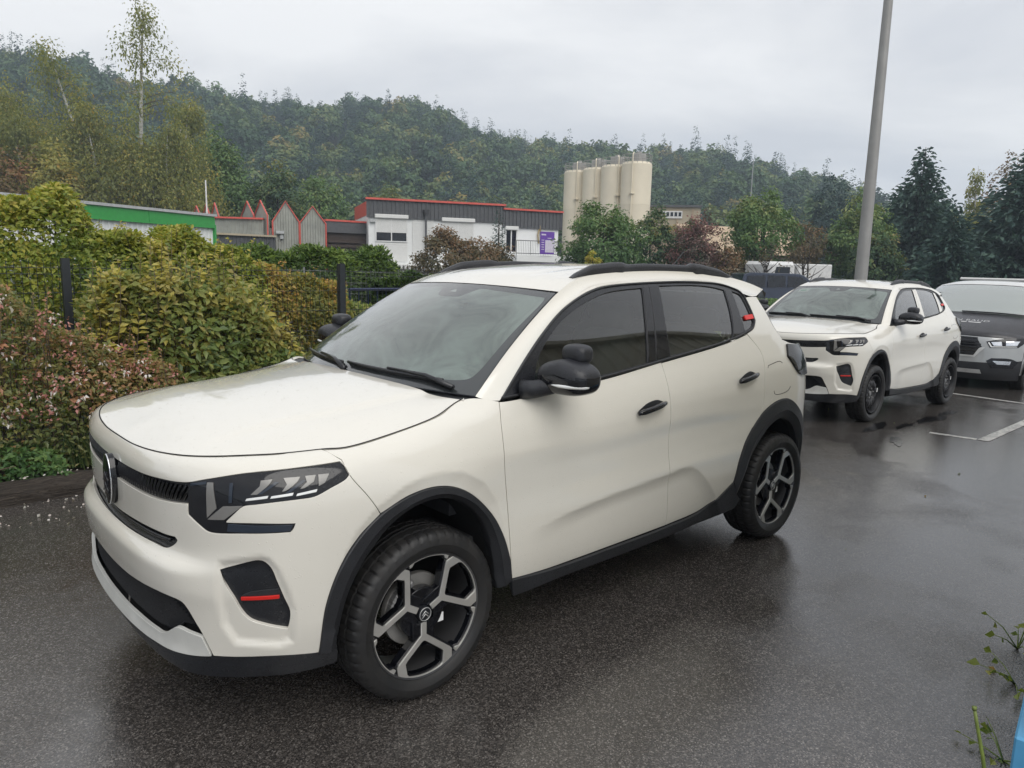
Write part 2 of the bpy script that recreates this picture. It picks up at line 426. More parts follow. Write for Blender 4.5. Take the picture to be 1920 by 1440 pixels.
def _table():
    rows=[];ss=[]
    for kind,v,p in PROF:
        if kind=='x': s=s_of_x(v)
        elif kind=='y': s=float(S_[np.argmin(np.where(C_[:,0]<1,abs(-C_[:,1]-v),9))])
        else: s=float(S_[np.argmin(np.where(C_[:,0]>3,abs(-C_[:,1]-v),9))])
        p=np.array(p); zz=np.clip(Z_,p[0,0],None)
        d=cubic(p[:,0],p[:,1],zz)
        sl=(p[-1,1]-p[-2,1])/(p[-1,0]-p[-2,0]); d=np.where(zz>p[-1,0],p[-1,1]+sl*(zz-p[-1,0]),d)
        rows.append(np.clip(d,-.6,.1)); ss.append(s)
    D=cubic(ss,np.array(rows),S_)
    def blur(A,ax,sig):
        r=int(3*sig);k=np.exp(-.5*(np.arange(-r,r+1)/sig)**2);k/=k.sum()
        A=np.moveaxis(A,ax,-1);B=np.pad(A,[(0,0),(r,r)],mode='reflect',reflect_type='odd')
        B=np.apply_along_axis(lambda q:np.convolve(q,k,'valid'),1,B);return np.moveaxis(B,-1,ax)
    D=blur(D,1,1.6); D=blur(D,0,6)
    return D
D_=_table()
def bump2(s,z,cs,cz,hs,hz,r):
    """smooth rounded-rectangle mask, 1 inside, 0 outside, ramp r"""
    qx=np.abs(s-cs)-hs; qz=np.abs(z-cz)-hz
    d=np.hypot(np.maximum(qx,0),np.maximum(qz,0))+np.minimum(np.maximum(qx,qz),0)
    t=np.clip(.5-d/r,0,1); return t*t*(3-2*t)
CREASE=[  # (closed region, points of its open crease edge, depth, fade from/to): inside the region the panel is tucked in from the crease
 ([(1.03,.46),(1.06,.56),(1.095,.65),(1.135,.718),(1.205,.782),(1.328,.840),(1.40,.856),(1.486,.860),(1.58,.845),(1.681,.785),(1.745,.70),(1.785,.60),(1.812,.50),(1.83,.40),(1.70,.3),(1.10,.3)],14,.013,-1,-.5),
 ([(1.90,.528),(2.0,.543),(2.126,.563),(2.437,.588),(2.842,.607),(2.97,.618),(3.04,.608),(3.10,.580),(3.16,.535),(3.22,.48),(3.30,.40),(3.36,.30),(3.30,.2),(1.85,.2)],12,.016,1.88,2.25),
]
def _pip(x,y,poly):
    r=np.zeros(np.shape(x),bool)
    n=len(poly)
    for k in range(n):
        x0,y0=poly[k];x1,y1=poly[(k+1)%n]
        if y0==y1: continue
        r^=((y0>y)!=(y1>y))&(x<(x1-x0)*(y-y0)/(y1-y0)+x0)
    return r
def _pdist(x,y,line):
    d=np.full(np.shape(x),9.)
    for (x0,y0),(x1,y1) in zip(line[:-1],line[1:]):
        ex,ey=x1-x0,y1-y0;t=np.clip(((x-x0)*ex+(y-y0)*ey)/(ex*ex+ey*ey),0,1)
        d=np.minimum(d,np.hypot(x-x0-t*ex,y-y0-t*ey))
    return d
FOG=[(.716,.636),(.759,.652),(.834,.671),(.853,.665),(.870,.646),(.888,.600),(.907,.545),(.921,.498),(.917,.452),(.912,.440),(.851,.459),(.803,.478),(.780,.506),(.758,.550),(.734,.592)]
POCKET=[(.695,.66),(.735,.672),(.84,.688),(.87,.68),(.90,.64),(.93,.56),(.945,.50),(.94,.38),(.89,.365),(.74,.38),(.70,.45),(.69,.55)]
def feat(s,z):
    s,z=np.broadcast_arrays(s,z); f=np.zeros(s.shape)
    for reg,ne,a,f0,f1 in CREASE:
        m=_pip(s,z,reg)
        if m.any():
            d=np.maximum(_pdist(s[m],z[m],reg[:ne])-.002,0); t=np.clip(d/.075,0,1); w=np.clip((s[m]-f0)/(f1-f0),0,1)
            f[m]-=a*w*w*(3-2*w)*(1-(1-t)**2)
    m=_pip(s,z,POCKET)
    if m.any():
        d=_pdist(s[m],z[m],POCKET+POCKET[:1]); t=np.clip(d/.03,0,1)
        f[m]-=.012*t*t*(3-2*t)
    return f
def surf(s,z):
    """points on the body (visible side, y<0)"""
    s=np.asarray(s,float);z=np.asarray(z,float)
    a=np.clip(s/.004,0,len(S_)-1.001);b=np.clip((z-.12)/.004,0,len(Z_)-1.001)
    i=a.astype(int);j=b.astype(int);u=a-i;v=b-j
    d=(D_[i,j]*(1-u)+D_[i+1,j]*u)*(1-v)+(D_[i,j+1]*(1-u)+D_[i+1,j+1]*u)*v
    d=d+feat(s,z)
    u=u[...,None]
    c=C_[i]*(1-u)+C_[i+1]*u; n=N_[i]*(1-u)+N_[i+1]*u
    p=c+n*d[...,None]
    return np.stack([p[...,0],p[...,1],z],-1)
def surfn(s,z,e=.006):
    s=np.asarray(s,float);z=np.asarray(z,float)
    du=surf(s+e,z)-surf(s-e,z); dv=surf(s,z+e)-surf(s,z-e)
    n=np.cross(du,dv); return n/np.linalg.norm(n,axis=-1,keepdims=True)
# ---------------------------------------------------------------- car materials
def mat_paint(name, color, drops=1.0, rough=.26):
    t = NT(name); co = t.co('Object')
    wav = t.noise(2.2, 3, co=co)
    base = t.mix(t.rng(wav, .3, .7, 0, 1), tuple(c * .985 for c in color), color)
    v = t.vor(85, co=co); h = t.rng(v.outputs['Distance'], .08, .24, 1, 0)
    pick = t.math('GREATER_THAN', t.noise(45, 1, co=co), .58)
    h = t.math('MULTIPLY', h, pick)
    v2 = t.vor(45, co=co); h2 = t.math('MULTIPLY', t.rng(v2.outputs['Distance'], .06, .16, 1, 0), t.math('GREATER_THAN', t.noise(22, 1, co=co), .6))
    hh = t.math('MAXIMUM', h, h2)
    # dust film
    base = t.mix(t.math('MULTIPLY', t.rng(t.noise(7, 6, .65, co=co), .45, .8, 0, 1), .04), base, (.45, .42, .36))
    t.set(color=base, rough=rough, coat=1.0, coat_rough=.04, spec=.5, coat_normal=t.bump(hh, .9 * drops, .0016), normal=t.bump(hh, .35 * drops, .0016))
    MATS[name] = t.m
def mat_wetblack(name, color, rough, drops=.6, grain=0):
    t = NT(name); co = t.co('Object')
    v = t.vor(170, co=co); h = t.math('MULTIPLY', t.rng(v.outputs['Distance'], .12, .34, 1, 0), t.math('GREATER_THAN', t.noise(70, 1, co=co), .5))
    nb = t.bump(h, drops, .0018)
    if grain: nb = t.bump(t.noise(900, 2, co=co), grain, .0004, nb)
    rr = t.rng(h, 0, 1, rough, .06)
    t.set(color=t.ramp(t.noise(9, 5, co=co), [(.3, tuple(c * .8 for c in color)), (.7, tuple(c * 1.25 for c in color))]), rough=rr, normal=nb)
    MATS[name] = t.m
def mat_glass(name, tint, dark=0.0, ior=1.5, drops=.25, film=0.0, boost=1.35, streaks=0.0, patchy=0.0):
    """thin pane: tinted see-through plus mirror reflection by angle"""
    t = NT(name); co = t.co('Object'); N = t.N; L = t.L
    v = t.vor(110, co=co); h = t.math('MULTIPLY', t.rng(v.outputs['Distance'], .08, .24, 1, 0), t.math('GREATER_THAN', t.noise(40, 1, co=co), .57))
    nb = t.bump(h, drops, .0012)
    fr = t.n('ShaderNodeFresnel', IOR=ior); L.new(nb, fr.inputs['Normal'])
    tr = N.new('ShaderNodeBsdfTransparent'); tr.inputs[0].default_value = (*tint, 1)
    gl = N.new('ShaderNodeBsdfGlossy'); gl.inputs['Roughness'].default_value = .012; L.new(nb, gl.inputs['Normal'])
    df = N.new('ShaderNodeBsdfDiffuse'); df.inputs[0].default_value = (.70, .77, .74, 1)
    m0 = N.new('ShaderNodeMixShader'); m0.inputs[0].default_value = film; L.new(tr.outputs[0], m0.inputs[1]); L.new(df.outputs[0], m0.inputs[2])
    m1 = N.new('ShaderNodeMixShader'); L.new(t.math('MULTIPLY', fr.outputs[0], boost, True), m1.inputs[0]); L.new(m0.outputs[0], m1.inputs[1]); L.new(gl.outputs[0], m1.inputs[2])
    if patchy:   # pale film varies in strength across the pane
        L.new(t.math('MULTIPLY', t.math('ADD', 1 - patchy, t.math('MULTIPLY', t.rng(t.noise(3.2, 5, .6, co=co, dist=1.2), .32, .68, 0, 1), 2 * patchy)), film), m0.inputs[0])
    if streaks:   # runs of rain water down the pane
        mp = t.n('ShaderNodeMapping'); mp.inputs['Scale'].default_value = (34, 34, .8); L.new(co, mp.inputs[0]); sn = t.noise(2.2, 3, .6, co=mp.outputs[0], dist=.5)
        run = t.math('SUBTRACT', 1.0, t.math('MULTIPLY', t.rng(sn, .55, .63, 0, 1), streaks)); mf = t.math('MULTIPLY', t.math('MULTIPLY', fr.outputs[0], boost, True), run)
        L.new(mf, m1.inputs[0])
    L.new(m1.outputs[0], t.out.inputs[0]); N.remove(t.b)
    MATS[name] = t.m
mat_paint('car_white', (.70, .674, .605))
mat_wetblack('cladding', (.017, .018, .021), .5, .5, .35)
mat_wetblack('satin_black', (.012, .013, .016), .28, .15)
mat_wetblack('gloss_black', (.006, .0065, .009), .05, .12)
mat_wetblack('rail_black', (.016, .017, .021), .42, .9, .2)
mat_glass('windscreen_glass', (.80, .86, .83), film=.03, boost=1.9)
mat_glass('brightening_film', (.62, .74, .69), film=.52, boost=.5, patchy=.55)  # pale diffuse film that paints the windscreen's bright sheen
mat_glass('side_glass', (.42, .48, .46), film=.008, drops=.03, boost=2.2)
mat_glass('lamp_glass', (.7, .75, .8), drops=.1)
simple('frit', (.034, .033, .046), .35)
simple('gap_black', (.004, .004, .005), .9, bump=0)
simple('liner', (.008, .008, .009), .9)
simple('interior_dark', (.05, .052, .056), .8, var=.3)
simple('seat_cloth', (.16, .16, .165), .9, var=.25, bump=.3, bscale=500)
simple('interior_grey', (.16, .16, .155), .8)
simple('headliner', (.40, .39, .36), .9)
simple('silver_trim', (.55, .55, .54), .38, .55)
simple('skid_paint', (.56, .56, .53), .45, .1)
simple('alloy', (.66, .645, .61), .36, .75, bump=.05)
simple('chrome', (.75, .76, .78), .06, 1)
simple('mirror_glass', (.8, .82, .85), .02, 1)
simple('red_insert', (.62, .02, .015), .35)
simple('lamp_white', (.78, .79, .78), .18)
simple('lamp_grey', (.22, .215, .205), .25, .3)
simple('lamp_blue', (.022, .03, .045), .12)
simple('steel_black', (.014, .014, .016), .42, .3)
simple('disc', (.42, .41, .39), .42, .7)
simple('rim_barrel', (.085, .085, .088), .32, .6)
simple('caliper', (.20, .20, .20), .5, .4)
def mat_tyre():
    t = NT('tyre'); co = t.co('Object')
    dirt = t.rng(t.noise(9, 6, .7, co=co), .45, .75, 0, 1)
    t.set(color=t.mix(t.math('MULTIPLY', dirt, .5), (.012, .012, .0125), (.032, .028, .024)), rough=t.rng(dirt, 0, 1, .5, .85), normal=t.bump(t.noise(160, 3, co=co), .25, .001))
    MATS['tyre'] = t.m
mat_tyre()
# ---------------------------------------------------------------- small SUV, built about its own ground point (x back, -y the side in view)
def sym(s, z):
    s = np.asarray(s, float); p = surf(np.abs(s), z); p[..., 1] *= np.where(s < 0, -1, 1); return p
def symn(s, z):
    s = np.asarray(s, float); n = surfn(np.maximum(np.abs(s), .007), z); n[..., 1] *= np.where(s < 0, -1, 1)
    n[..., 1] *= np.clip(np.abs(s) / .03, 0, 1); return n / np.linalg.norm(n, axis=-1, keepdims=True)
def mir(P): P = list(P); return P + [(-a, b) for a, b in reversed(P) if a > 1e-6]
HG = [(0, .943), (.174, .944), (.346, .951), (.495, .959), (.63, .966), (.758, .971), (.892, .974), (1.073, .977), (1.161, .976), (1.314, .990), (1.447, 1.012), (1.582, 1.039), (1.692, 1.075)]
HEAD = [(0, .868), (.29, .874), (.449, .884), (.586, .895), (.66, .912), (.769, .930), (.949, .941), (1.112, .945), (1.124, .930), (1.134, .908), (1.120, .895), (1.063, .874), (1.009, .855), (.959, .852), (.894, .849), (.828, .843), (.787, .837), (.762, .816), (.732, .788), (.733, .784), (.828, .785), (.945, .778), (.941, .765), (.931, .753), (.795, .753), (.667, .749), (.637, .764), (.588, .793), (.587, .827), (.443, .813), (.230, .804), (0, .80)]
SLOT = [(0, .677), (.186, .686), (.365, .697), (.463, .700), (.515, .704), (.525, .696), (.516, .685), (.478, .662), (.452, .656), (.366, .654), (.201, .648), (0, .645)]
FOGP = [(.710, .632), (.750, .644), (.831, .665), (.850, .658), (.868, .639), (.886, .592), (.906, .536), (.922, .491), (.917, .444), (.912, .430), (.847, .448), (.796, .468), (.771, .495), (.748, .540), (.723, .583)]
LGTOP = [(0, .488), (.10, .491), (.211, .496), (.322, .506), (.465, .516), (.547, .515), (.573, .508), (.587, .492), (.611, .450), (.636, .408)]
LGBOT = [(.584, .412), (.532, .417), (.501, .399), (.464, .376), (.432, .366), (.392, .366), (.284, .364), (.094, .358), (0, .357)]
ARF = [(1.013, .328), (1.035, .495), (1.086, .621), (1.152, .701), (1.232, .760), (1.341, .798), (1.450, .809), (1.538, .792), (1.628, .744), (1.726, .649), (1.781, .556), (1.819, .447), (1.838, .354)]
ARFI = [(1.081, .321), (1.103, .449), (1.144, .551), (1.208, .637), (1.290, .711), (1.386, .752), (1.477, .760), (1.550, .741), (1.629, .692), (1.698, .614), (1.739, .509), (1.765, .40), (1.779, .325)]
ARR = [(3.450, .450), (3.468, .551), (3.518, .646), (3.598, .732), (3.701, .810), (3.842, .856), (3.980, .852), (4.105, .785), (4.215, .69), (4.275, .575), (4.30, .45), (4.305, .36)]
ARRI = [(3.535, .325), (3.567, .425), (3.608, .551), (3.709, .648), (3.815, .717), (3.919, .744), (4.022, .715), (4.115, .651), (4.20, .55), (4.235, .45), (4.245, .36)]
DLO = [(1.816, 1.066), (1.988, 1.209), (2.125, 1.307), (2.268, 1.390), (2.409, 1.446), (2.539, 1.480), (2.652, 1.496), (3.049, 1.514), (3.458, 1.514), (3.60, 1.506), (3.703, 1.488), (3.785, 1.462), (3.812, 1.430), (3.807, 1.362), (3.789, 1.296), (3.739, 1.263), (3.626, 1.234), (3.411, 1.200), (2.926, 1.149), (2.405, 1.100)]
GF = [(2.0, 1.09), (2.039, 1.175), (2.10, 1.243), (2.242, 1.340), (2.389, 1.402), (2.574, 1.455), (2.70, 1.472), (2.889, 1.483), (2.819, 1.335), (2.736, 1.145), (2.411, 1.115)]
GR = [(3.036, 1.493), (3.349, 1.495), (3.52, 1.485), (3.625, 1.468), (3.575, 1.339), (3.490, 1.222), (3.40, 1.208), (2.924, 1.164), (2.954, 1.280)]
GQ = [(3.70, 1.462), (3.775, 1.438), (3.785, 1.40), (3.778, 1.345), (3.768, 1.298), (3.72, 1.270), (3.64, 1.252), (3.668, 1.337)]
SEAM_BF = [(1.073, .977), (1.119, .949), (1.134, .902), (1.186, .830), (1.232, .760)]
DFRONT = [(1.812, 1.064), (1.786, .976), (1.780, .858), (1.800, .684), (1.818, .509), (1.838, .354)]
DMID = [(2.838, 1.140), (2.839, 1.08), (2.840, 1.004), (2.842, .890), (2.846, .706), (2.872, .486), (2.897, .325)]
DREAR = [(3.644, 1.234), (3.684, 1.186), (3.712, 1.137), (3.706, 1.067), (3.696, 1.004), (3.695, .885), (3.680, .83), (3.655, .778)]
SILLT = [(1.838, .354), (2.141, .328), (2.495, .324), (2.897, .325), (3.233, .347), (3.450, .450)]
COWL = [(1.035, -.72), (1.0, -.5), (.975, -.25), (.965, 0)]
WS_B, WS_T = np.array([1.10, -.715, 1.078]), np.array([1.69, -.574, 1.4676])
PILLAR = [((1.163, -.786, 1.066), 0), ((1.336, -.735, 1.209), .33), ((1.473, -.696, 1.307), .58), ((1.616, -.657, 1.39), .8), ((1.757, -.627, 1.446), 1.0)]
ROOFB = [(1.69, -.574, 1.4676), (1.84, -.537, 1.522), (2.0, -.524, 1.545), (2.4, -.515, 1.565), (2.8, -.515, 1.563), (3.08, -.518, 1.548), (3.25, -.522, 1.528), (3.40, -.535, 1.500), (3.52, -.55, 1.468)]
def ws(a, b):
    """windscreen: a across (-1..1), b up (0..1)"""
    a = np.asarray(a, float); b = np.asarray(b, float)
    e = WS_B[None] * (1 - b)[:, None] + WS_T[None] * b[:, None]
    c = np.array([.962, 0, 1.085])[None] * (1 - b)[:, None] + np.array([1.615, 0, 1.486])[None] * b[:, None]
    bow = (4 * b * (1 - b) * .018)[:, None] * np.array([-.55, 0, .83])
    k = (a * a)[:, None]
    p = c + (e - c) * k; p[:, 1] = e[:, 1] * -a
    p[:, 1] = np.abs(e[:, 1]) * a
    return p + bow
def wsm(x, y): return ws(-np.asarray(x, float) / .65, np.asarray(y, float) / .70)
def num_n(fn, e=.004):
    def g(x, y):
        du = fn(x + e, y) - fn(x - e, y); dv = fn(x, y + e) - fn(x, y - e); n = np.cross(du, dv); return n / np.linalg.norm(n, axis=1)[:, None]
    return g
wsn = num_n(wsm)
def tps(P, z):
    P = np.asarray(P, float); n = len(P)
    def k(A, B):
        r2 = ((A[:, None] - B[None]) ** 2).sum(2); return .5 * r2 * np.log(np.maximum(r2, 1e-12))
    K = np.zeros((n + 3, n + 3)); K[:n, :n] = k(P, P) + np.eye(n) * 1e-7; K[:n, n] = 1; K[:n, n + 1:] = P; K[n:, :n] = K[:n, n:].T
    w = np.linalg.solve(K, np.concatenate([z, np.zeros(3)]))
    return lambda X, Y: k(np.stack([X, Y], 1), P) @ w[:n] + w[n] + w[n + 1] * X + w[n + 2] * Y
def loft(A, B, nv, bulge, name, mat, parent, flip=False, mirror=False, prof=None):
    A = np.asarray(A, float); B = np.asarray(B, float); nu = len(A); v = np.linspace(0, 1, nv)
    T = np.gradient(A + B, axis=0); X = B - A; nrm = np.cross(X, T); nrm /= np.linalg.norm(nrm, axis=1)[:, None]
    if flip: nrm = -nrm
    w = prof(v) if prof else 4 * v * (1 - v)
    bl = bulge if np.ndim(bulge) else np.full(nu, bulge)
    G = A[:, None] * (1 - v)[None, :, None] + B[:, None] * v[None, :, None] + nrm[:, None] * (bl[:, None] * w[None])[..., None]
    du = np.gradient(G, axis=0); dv = np.gradient(G, axis=1); N = np.cross(du, dv).reshape(-1, 3)
    F = grid_faces(nu, nv)
    if np.sum(N * np.repeat(nrm, nv, 0)) < 0: N = -N; F = [f[::-1] for f in F]
    V = G.reshape(-1, 3)
    if mirror: V, F, N = mirror_y(V, F, N)
    return obj(name, V, F, mat, parent, N=N)
def superell(c, h, e=2.5, n=28, m=18, shear=None):
    u = np.linspace(0, 2 * math.pi, n, endpoint=False); v = np.linspace(-math.pi / 2, math.pi / 2, m); V = []
    f = lambda x: np.sign(x) * np.abs(x) ** (2 / e)
    for b in v:
        V.append(np.stack([f(np.cos(b)) * f(np.cos(u)) * h[0], f(np.cos(b)) * f(np.sin(u)) * h[1], np.full(n, f(np.sin(b)) * h[2])], 1))
    V = np.vstack(V)
    if shear: V = shear(V)
    F = [(k * n + i, k * n + (i + 1) % n, (k + 1) * n + (i + 1) % n, (k + 1) * n + i) for k in range(m - 1) for i in range(n)]
    return V + np.array(c), F

def rim_shapes():
    pol = lambda L: [(r * math.cos(R(a)), r * math.sin(R(a))) for a, r in L]
    arc = lambda a0, a1, r, n: [(a0 + (a1 - a0) * k / n, r) for k in range(n + 1)]
    Y = [(-17, .037), (-7.5, .083)] + [(-35.5, .194), (-36, .205), (-30.5, .233)] + arc(-28, 28, .2337, 12) + [(30.5, .233), (36, .205), (35.5, .194), (7.5, .083), (17, .037)]
    Yh = [(0, .102), (5, .106), (26, .172), (27.5, .186), (21.5, .220)] + arc(18, -18, .2262, 10) + [(-21.5, .220), (-27.5, .186), (-26, .172), (-5, .106)]
    Ar = [(-22.5, .214), (-22, .2335)] + arc(-19, 19, .2337, 8) + [(22, .2335), (22.5, .214), (20, .2145)] + arc(17, -17, .2255, 8) + [(-20, .2145)]
    return pol(Y), pol(Yh), pol(Ar)
def rot2(P, a): c, s = math.cos(a), math.sin(a); return [(x * c - y * s, x * s + y * c) for x, y in P]
def flatpatch(P, holes, y, thick, name, mat, parent, bev=.002, conc=0):
    """polygon in the wheel plane (x,z) with thickness, facing -y"""
    fn = lambda a, b: np.stack([a, np.full(len(a), y) + conc * (np.hypot(a, b) / .23) ** 2 * -1, b], 1)
    nf = lambda a, b: np.tile([0, -1., 0], (len(a), 1))
    V, F, N = patch(P, holes, fn, nf, h=.05, gap=0, flange=thick, edge=bev, raw=True)
    return V, F, N
TYRE_PROF = [(.234, .078), (.2365, .090), (.248, .0985), (.268, .104), (.290, .101), (.303, .094), (.311, .084), (.3155, .070), (.3165, .055), (.311, .054), (.311, .046), (.3178, .045), (.3185, .018), (.312, .017), (.312, .007), (.3188, .006), (.3188, -.006)]
def build_tyre(parent):
    pr = TYRE_PROF + [(r, -h) for r, h in reversed(TYRE_PROF)]
    n = 240
    V, F = lathe([(r, -h) for r, h in pr], n)
    # cut shoulder lugs and sipes
    k = np.arange(len(V)) // n; i = np.arange(len(V)) % n; r = np.hypot(V[:, 0], V[:, 2]); h = np.abs(V[:, 1])
    cut = (i % 5 == 0) & (r > .300) & (h > .044) & (h < .098)
    cut2 = (i % 8 == 2) & (r > .314) & (h < .05)
    sc = np.where(cut, 1 - .0055 / r, np.where(cut2, 1 - .004 / r, 1)); V[:, 0] *= sc; V[:, 2] *= sc
    rb = (r > .262) & (r < .272); V[:, 1] += np.where(rb & (i % 2 == 0), np.sign(V[:, 1]) * .0008, 0)
    return auto(obj('tyre', V, [f[::-1] for f in F], MATS['tyre'], parent), 24)
def build_alloy(parent):
    y0 = -.066
    rim, F = lathe([(.2362, -.086), (.2345, -.090), (.228, -.088), (.224, -.076), (.216, -.05), (.213, .03), (.218, .085), (.232, .088)], 72)
    rm = obj('rim', rim, F, MATS['rim_barrel'], parent); auto(rm, 40)
    Y, Yh, Ar = rim_shapes()
    V = [];FF = [];NN = [];b = 0
    for k in range(3):
        a = R(-92 + 120 * k)
        for P, H in ((rot2(Y, a), [rot2(Yh, a)]), (rot2(Ar, a + R(60)), [])):
            v, f, n = flatpatch(P, H, y0, .006, '', None, None, .0015, conc=.022)
            obj('spoke' if H else 'rim_arc', v, f, MATS['alloy'], parent, N=n)
    # black carrier behind the polished faces: ring, three forks, hub plate, joining blades
    V = [];FF = [];NN = [];b = 0
    grow = lambda P, d: [tuple(q) for q in inset(np.array(P) if area2(np.array(P)) > 0 else np.array(P)[::-1], d)]
    for k in range(3):
        a = R(-92 + 120 * k)
        for P, H in ((rot2(grow(Y, -.006), a), [rot2(grow(Yh, .006), a)]), (rot2(grow(Ar, -.005), a + R(60)), []),
                     ([(.13 * math.cos(a + R(x)), .13 * math.sin(a + R(x))) for x in (-20, 20)] + [(.052 * math.cos(a + R(x)), .052 * math.sin(a + R(x))) for x in (60, 0, -60)], [rot2(grow(Yh, .006), a)])):
            v, f, n = flatpatch(P, H, y0 + .0045, .030, '', None, None, .003, conc=.020)
            V.append(v); NN.append(n); FF += [tuple(i + b for i in q) for q in f]; b += len(v)
    hub = [(.092 * math.cos(t), .092 * math.sin(t)) for t in np.linspace(0, 2 * math.pi, 36, endpoint=False)]
    v, f, n = flatpatch(hub, [], y0 + .012, .03, '', None, None, .004); V.append(v); NN.append(n); FF += [tuple(i + b for i in q) for q in f]; b += len(v)
    obj('spoke_carrier', np.vstack(V), FF, MATS['gloss_black'], parent, N=np.vstack(NN))
    v, f = lathe([(.0, -.072), (.024, -.072), (.027, -.070), (.028, -.06), (.028, -.04)], 32)
    cap = auto(obj('hub_cap', v, f, MATS['satin_black'], parent), 40)
    m = MB()
    ring = [(.0245 * math.cos(t), -.0725, .0245 * math.sin(t)) for t in np.linspace(0, 2 * math.pi, 33)]
    m.tube(ring, .0014, 6, False)
    for dz in (-.006, .005):
        m.tube([(-.014, -.0725, dz - .007), (0, -.0725, dz + .007), (.014, -.0725, dz - .007)], .0022, 6)
    m.build('cap_badge', MATS['silver_trim'], parent, True)
    m = MB()
    for k in range(5):
        a = R(20 + 72 * k); c = (.05 * math.cos(a), .05 * math.sin(a))
        m.add(*[(np.array(v_) + [c[0], 0, c[1]], f_) for v_, f_ in [lathe([(0, -.056), (.009, -.056), (.010, -.05), (.010, -.03)], 6)]][0])
    tag(m.build('wheel_bolt', MATS['steel_black'], parent), kind='stuff')
    m = MB(); m.box((.082, -.0515, -.045), (.03, .002, .034)); m.build('balance_sticker', MATS['lamp_white'], parent)
def build_brake(parent):
    v, f = lathe([(.03, -.028), (.075, -.03), (.08, -.008), (.135, -.008), (.137, -.004), (.137, .012), (.08, .012)], 48)
    auto(obj('brake_disc', v, f, MATS['disc'], parent), 40)
    m = MB()
    for k in range(6):
        a0 = R(118 + 10 * k)
        m.box((.115 * math.cos(a0), -.012, .115 * math.sin(a0)), (.028, .055, .07), M=Matrix.Rotation(-(a0), 3, 'Y'), bev=.008)
    m.build('brake_caliper', MATS['caliper'], parent)
def build_steel(parent):
    rim, F = lathe([(.2105, -.090), (.2085, -.094), (.202, -.092), (.196, -.078), (.188, -.05), (.186, .03), (.19, .085), (.205, .088)], 60)
    auto(obj('rim', rim, F, MATS['steel_black'], parent), 40)
    n = 96; a = np.linspace(0, 2 * math.pi, n, endpoint=False); V = []
    for r, h in [(.0, -.045), (.035, -.045), (.04, -.05), (.075, -.052), (.09, -.070), (.118, -.074), (.14, -.066), (.160, -.045), (.188, -.035)]:
        w = 1 + (.0 if r < .1 else .0) * np.cos(10 * a)
        V.append(np.stack([r * np.cos(a) * w, h + (.012 if .09 < r < .17 else 0) * np.maximum(0, np.cos(12 * a)) ** 3, r * np.sin(a) * w], 1))
    F = grid_faces(9, n) ; V = np.vstack(V); F = [(k * n + i, k * n + (i + 1) % n, (k + 1) * n + (i + 1) % n, (k + 1) * n + i) for k in range(8) for i in range(n)]
    auto(obj('wheel_disc', V, F, MATS['steel_black'], parent), 45)
    m = MB()
    for k in range(12):
        t = 2 * math.pi * k / 12
        v, f = superell((.152 * math.cos(t), -.056, .152 * math.sin(t)), (.014, .006, .02), 2.2, 10, 6); m.add(v, f)
    tag(m.build('vent_slot', MATS['gap_black'], parent, True), kind='stuff')
    m = MB()
    for k in range(5):
        t = R(90 + 72 * k); v, f = lathe([(0, -.066), (.010, -.066), (.011, -.06), (.011, -.04)], 6); m.add(v + [.055 * math.cos(t), 0, .055 * math.sin(t)], f)
    v, f = lathe([(0, -.060), (.026, -.058), (.03, -.04)], 24); m.add(v, f)
    tag(m.build('wheel_bolt', MATS['caliper'], parent), kind='stuff')
    m = MB(); m.box((.155, -.0665, .03), (.022, .002, .045)); m.build('balance_sticker', MATS['lamp_white'], parent)

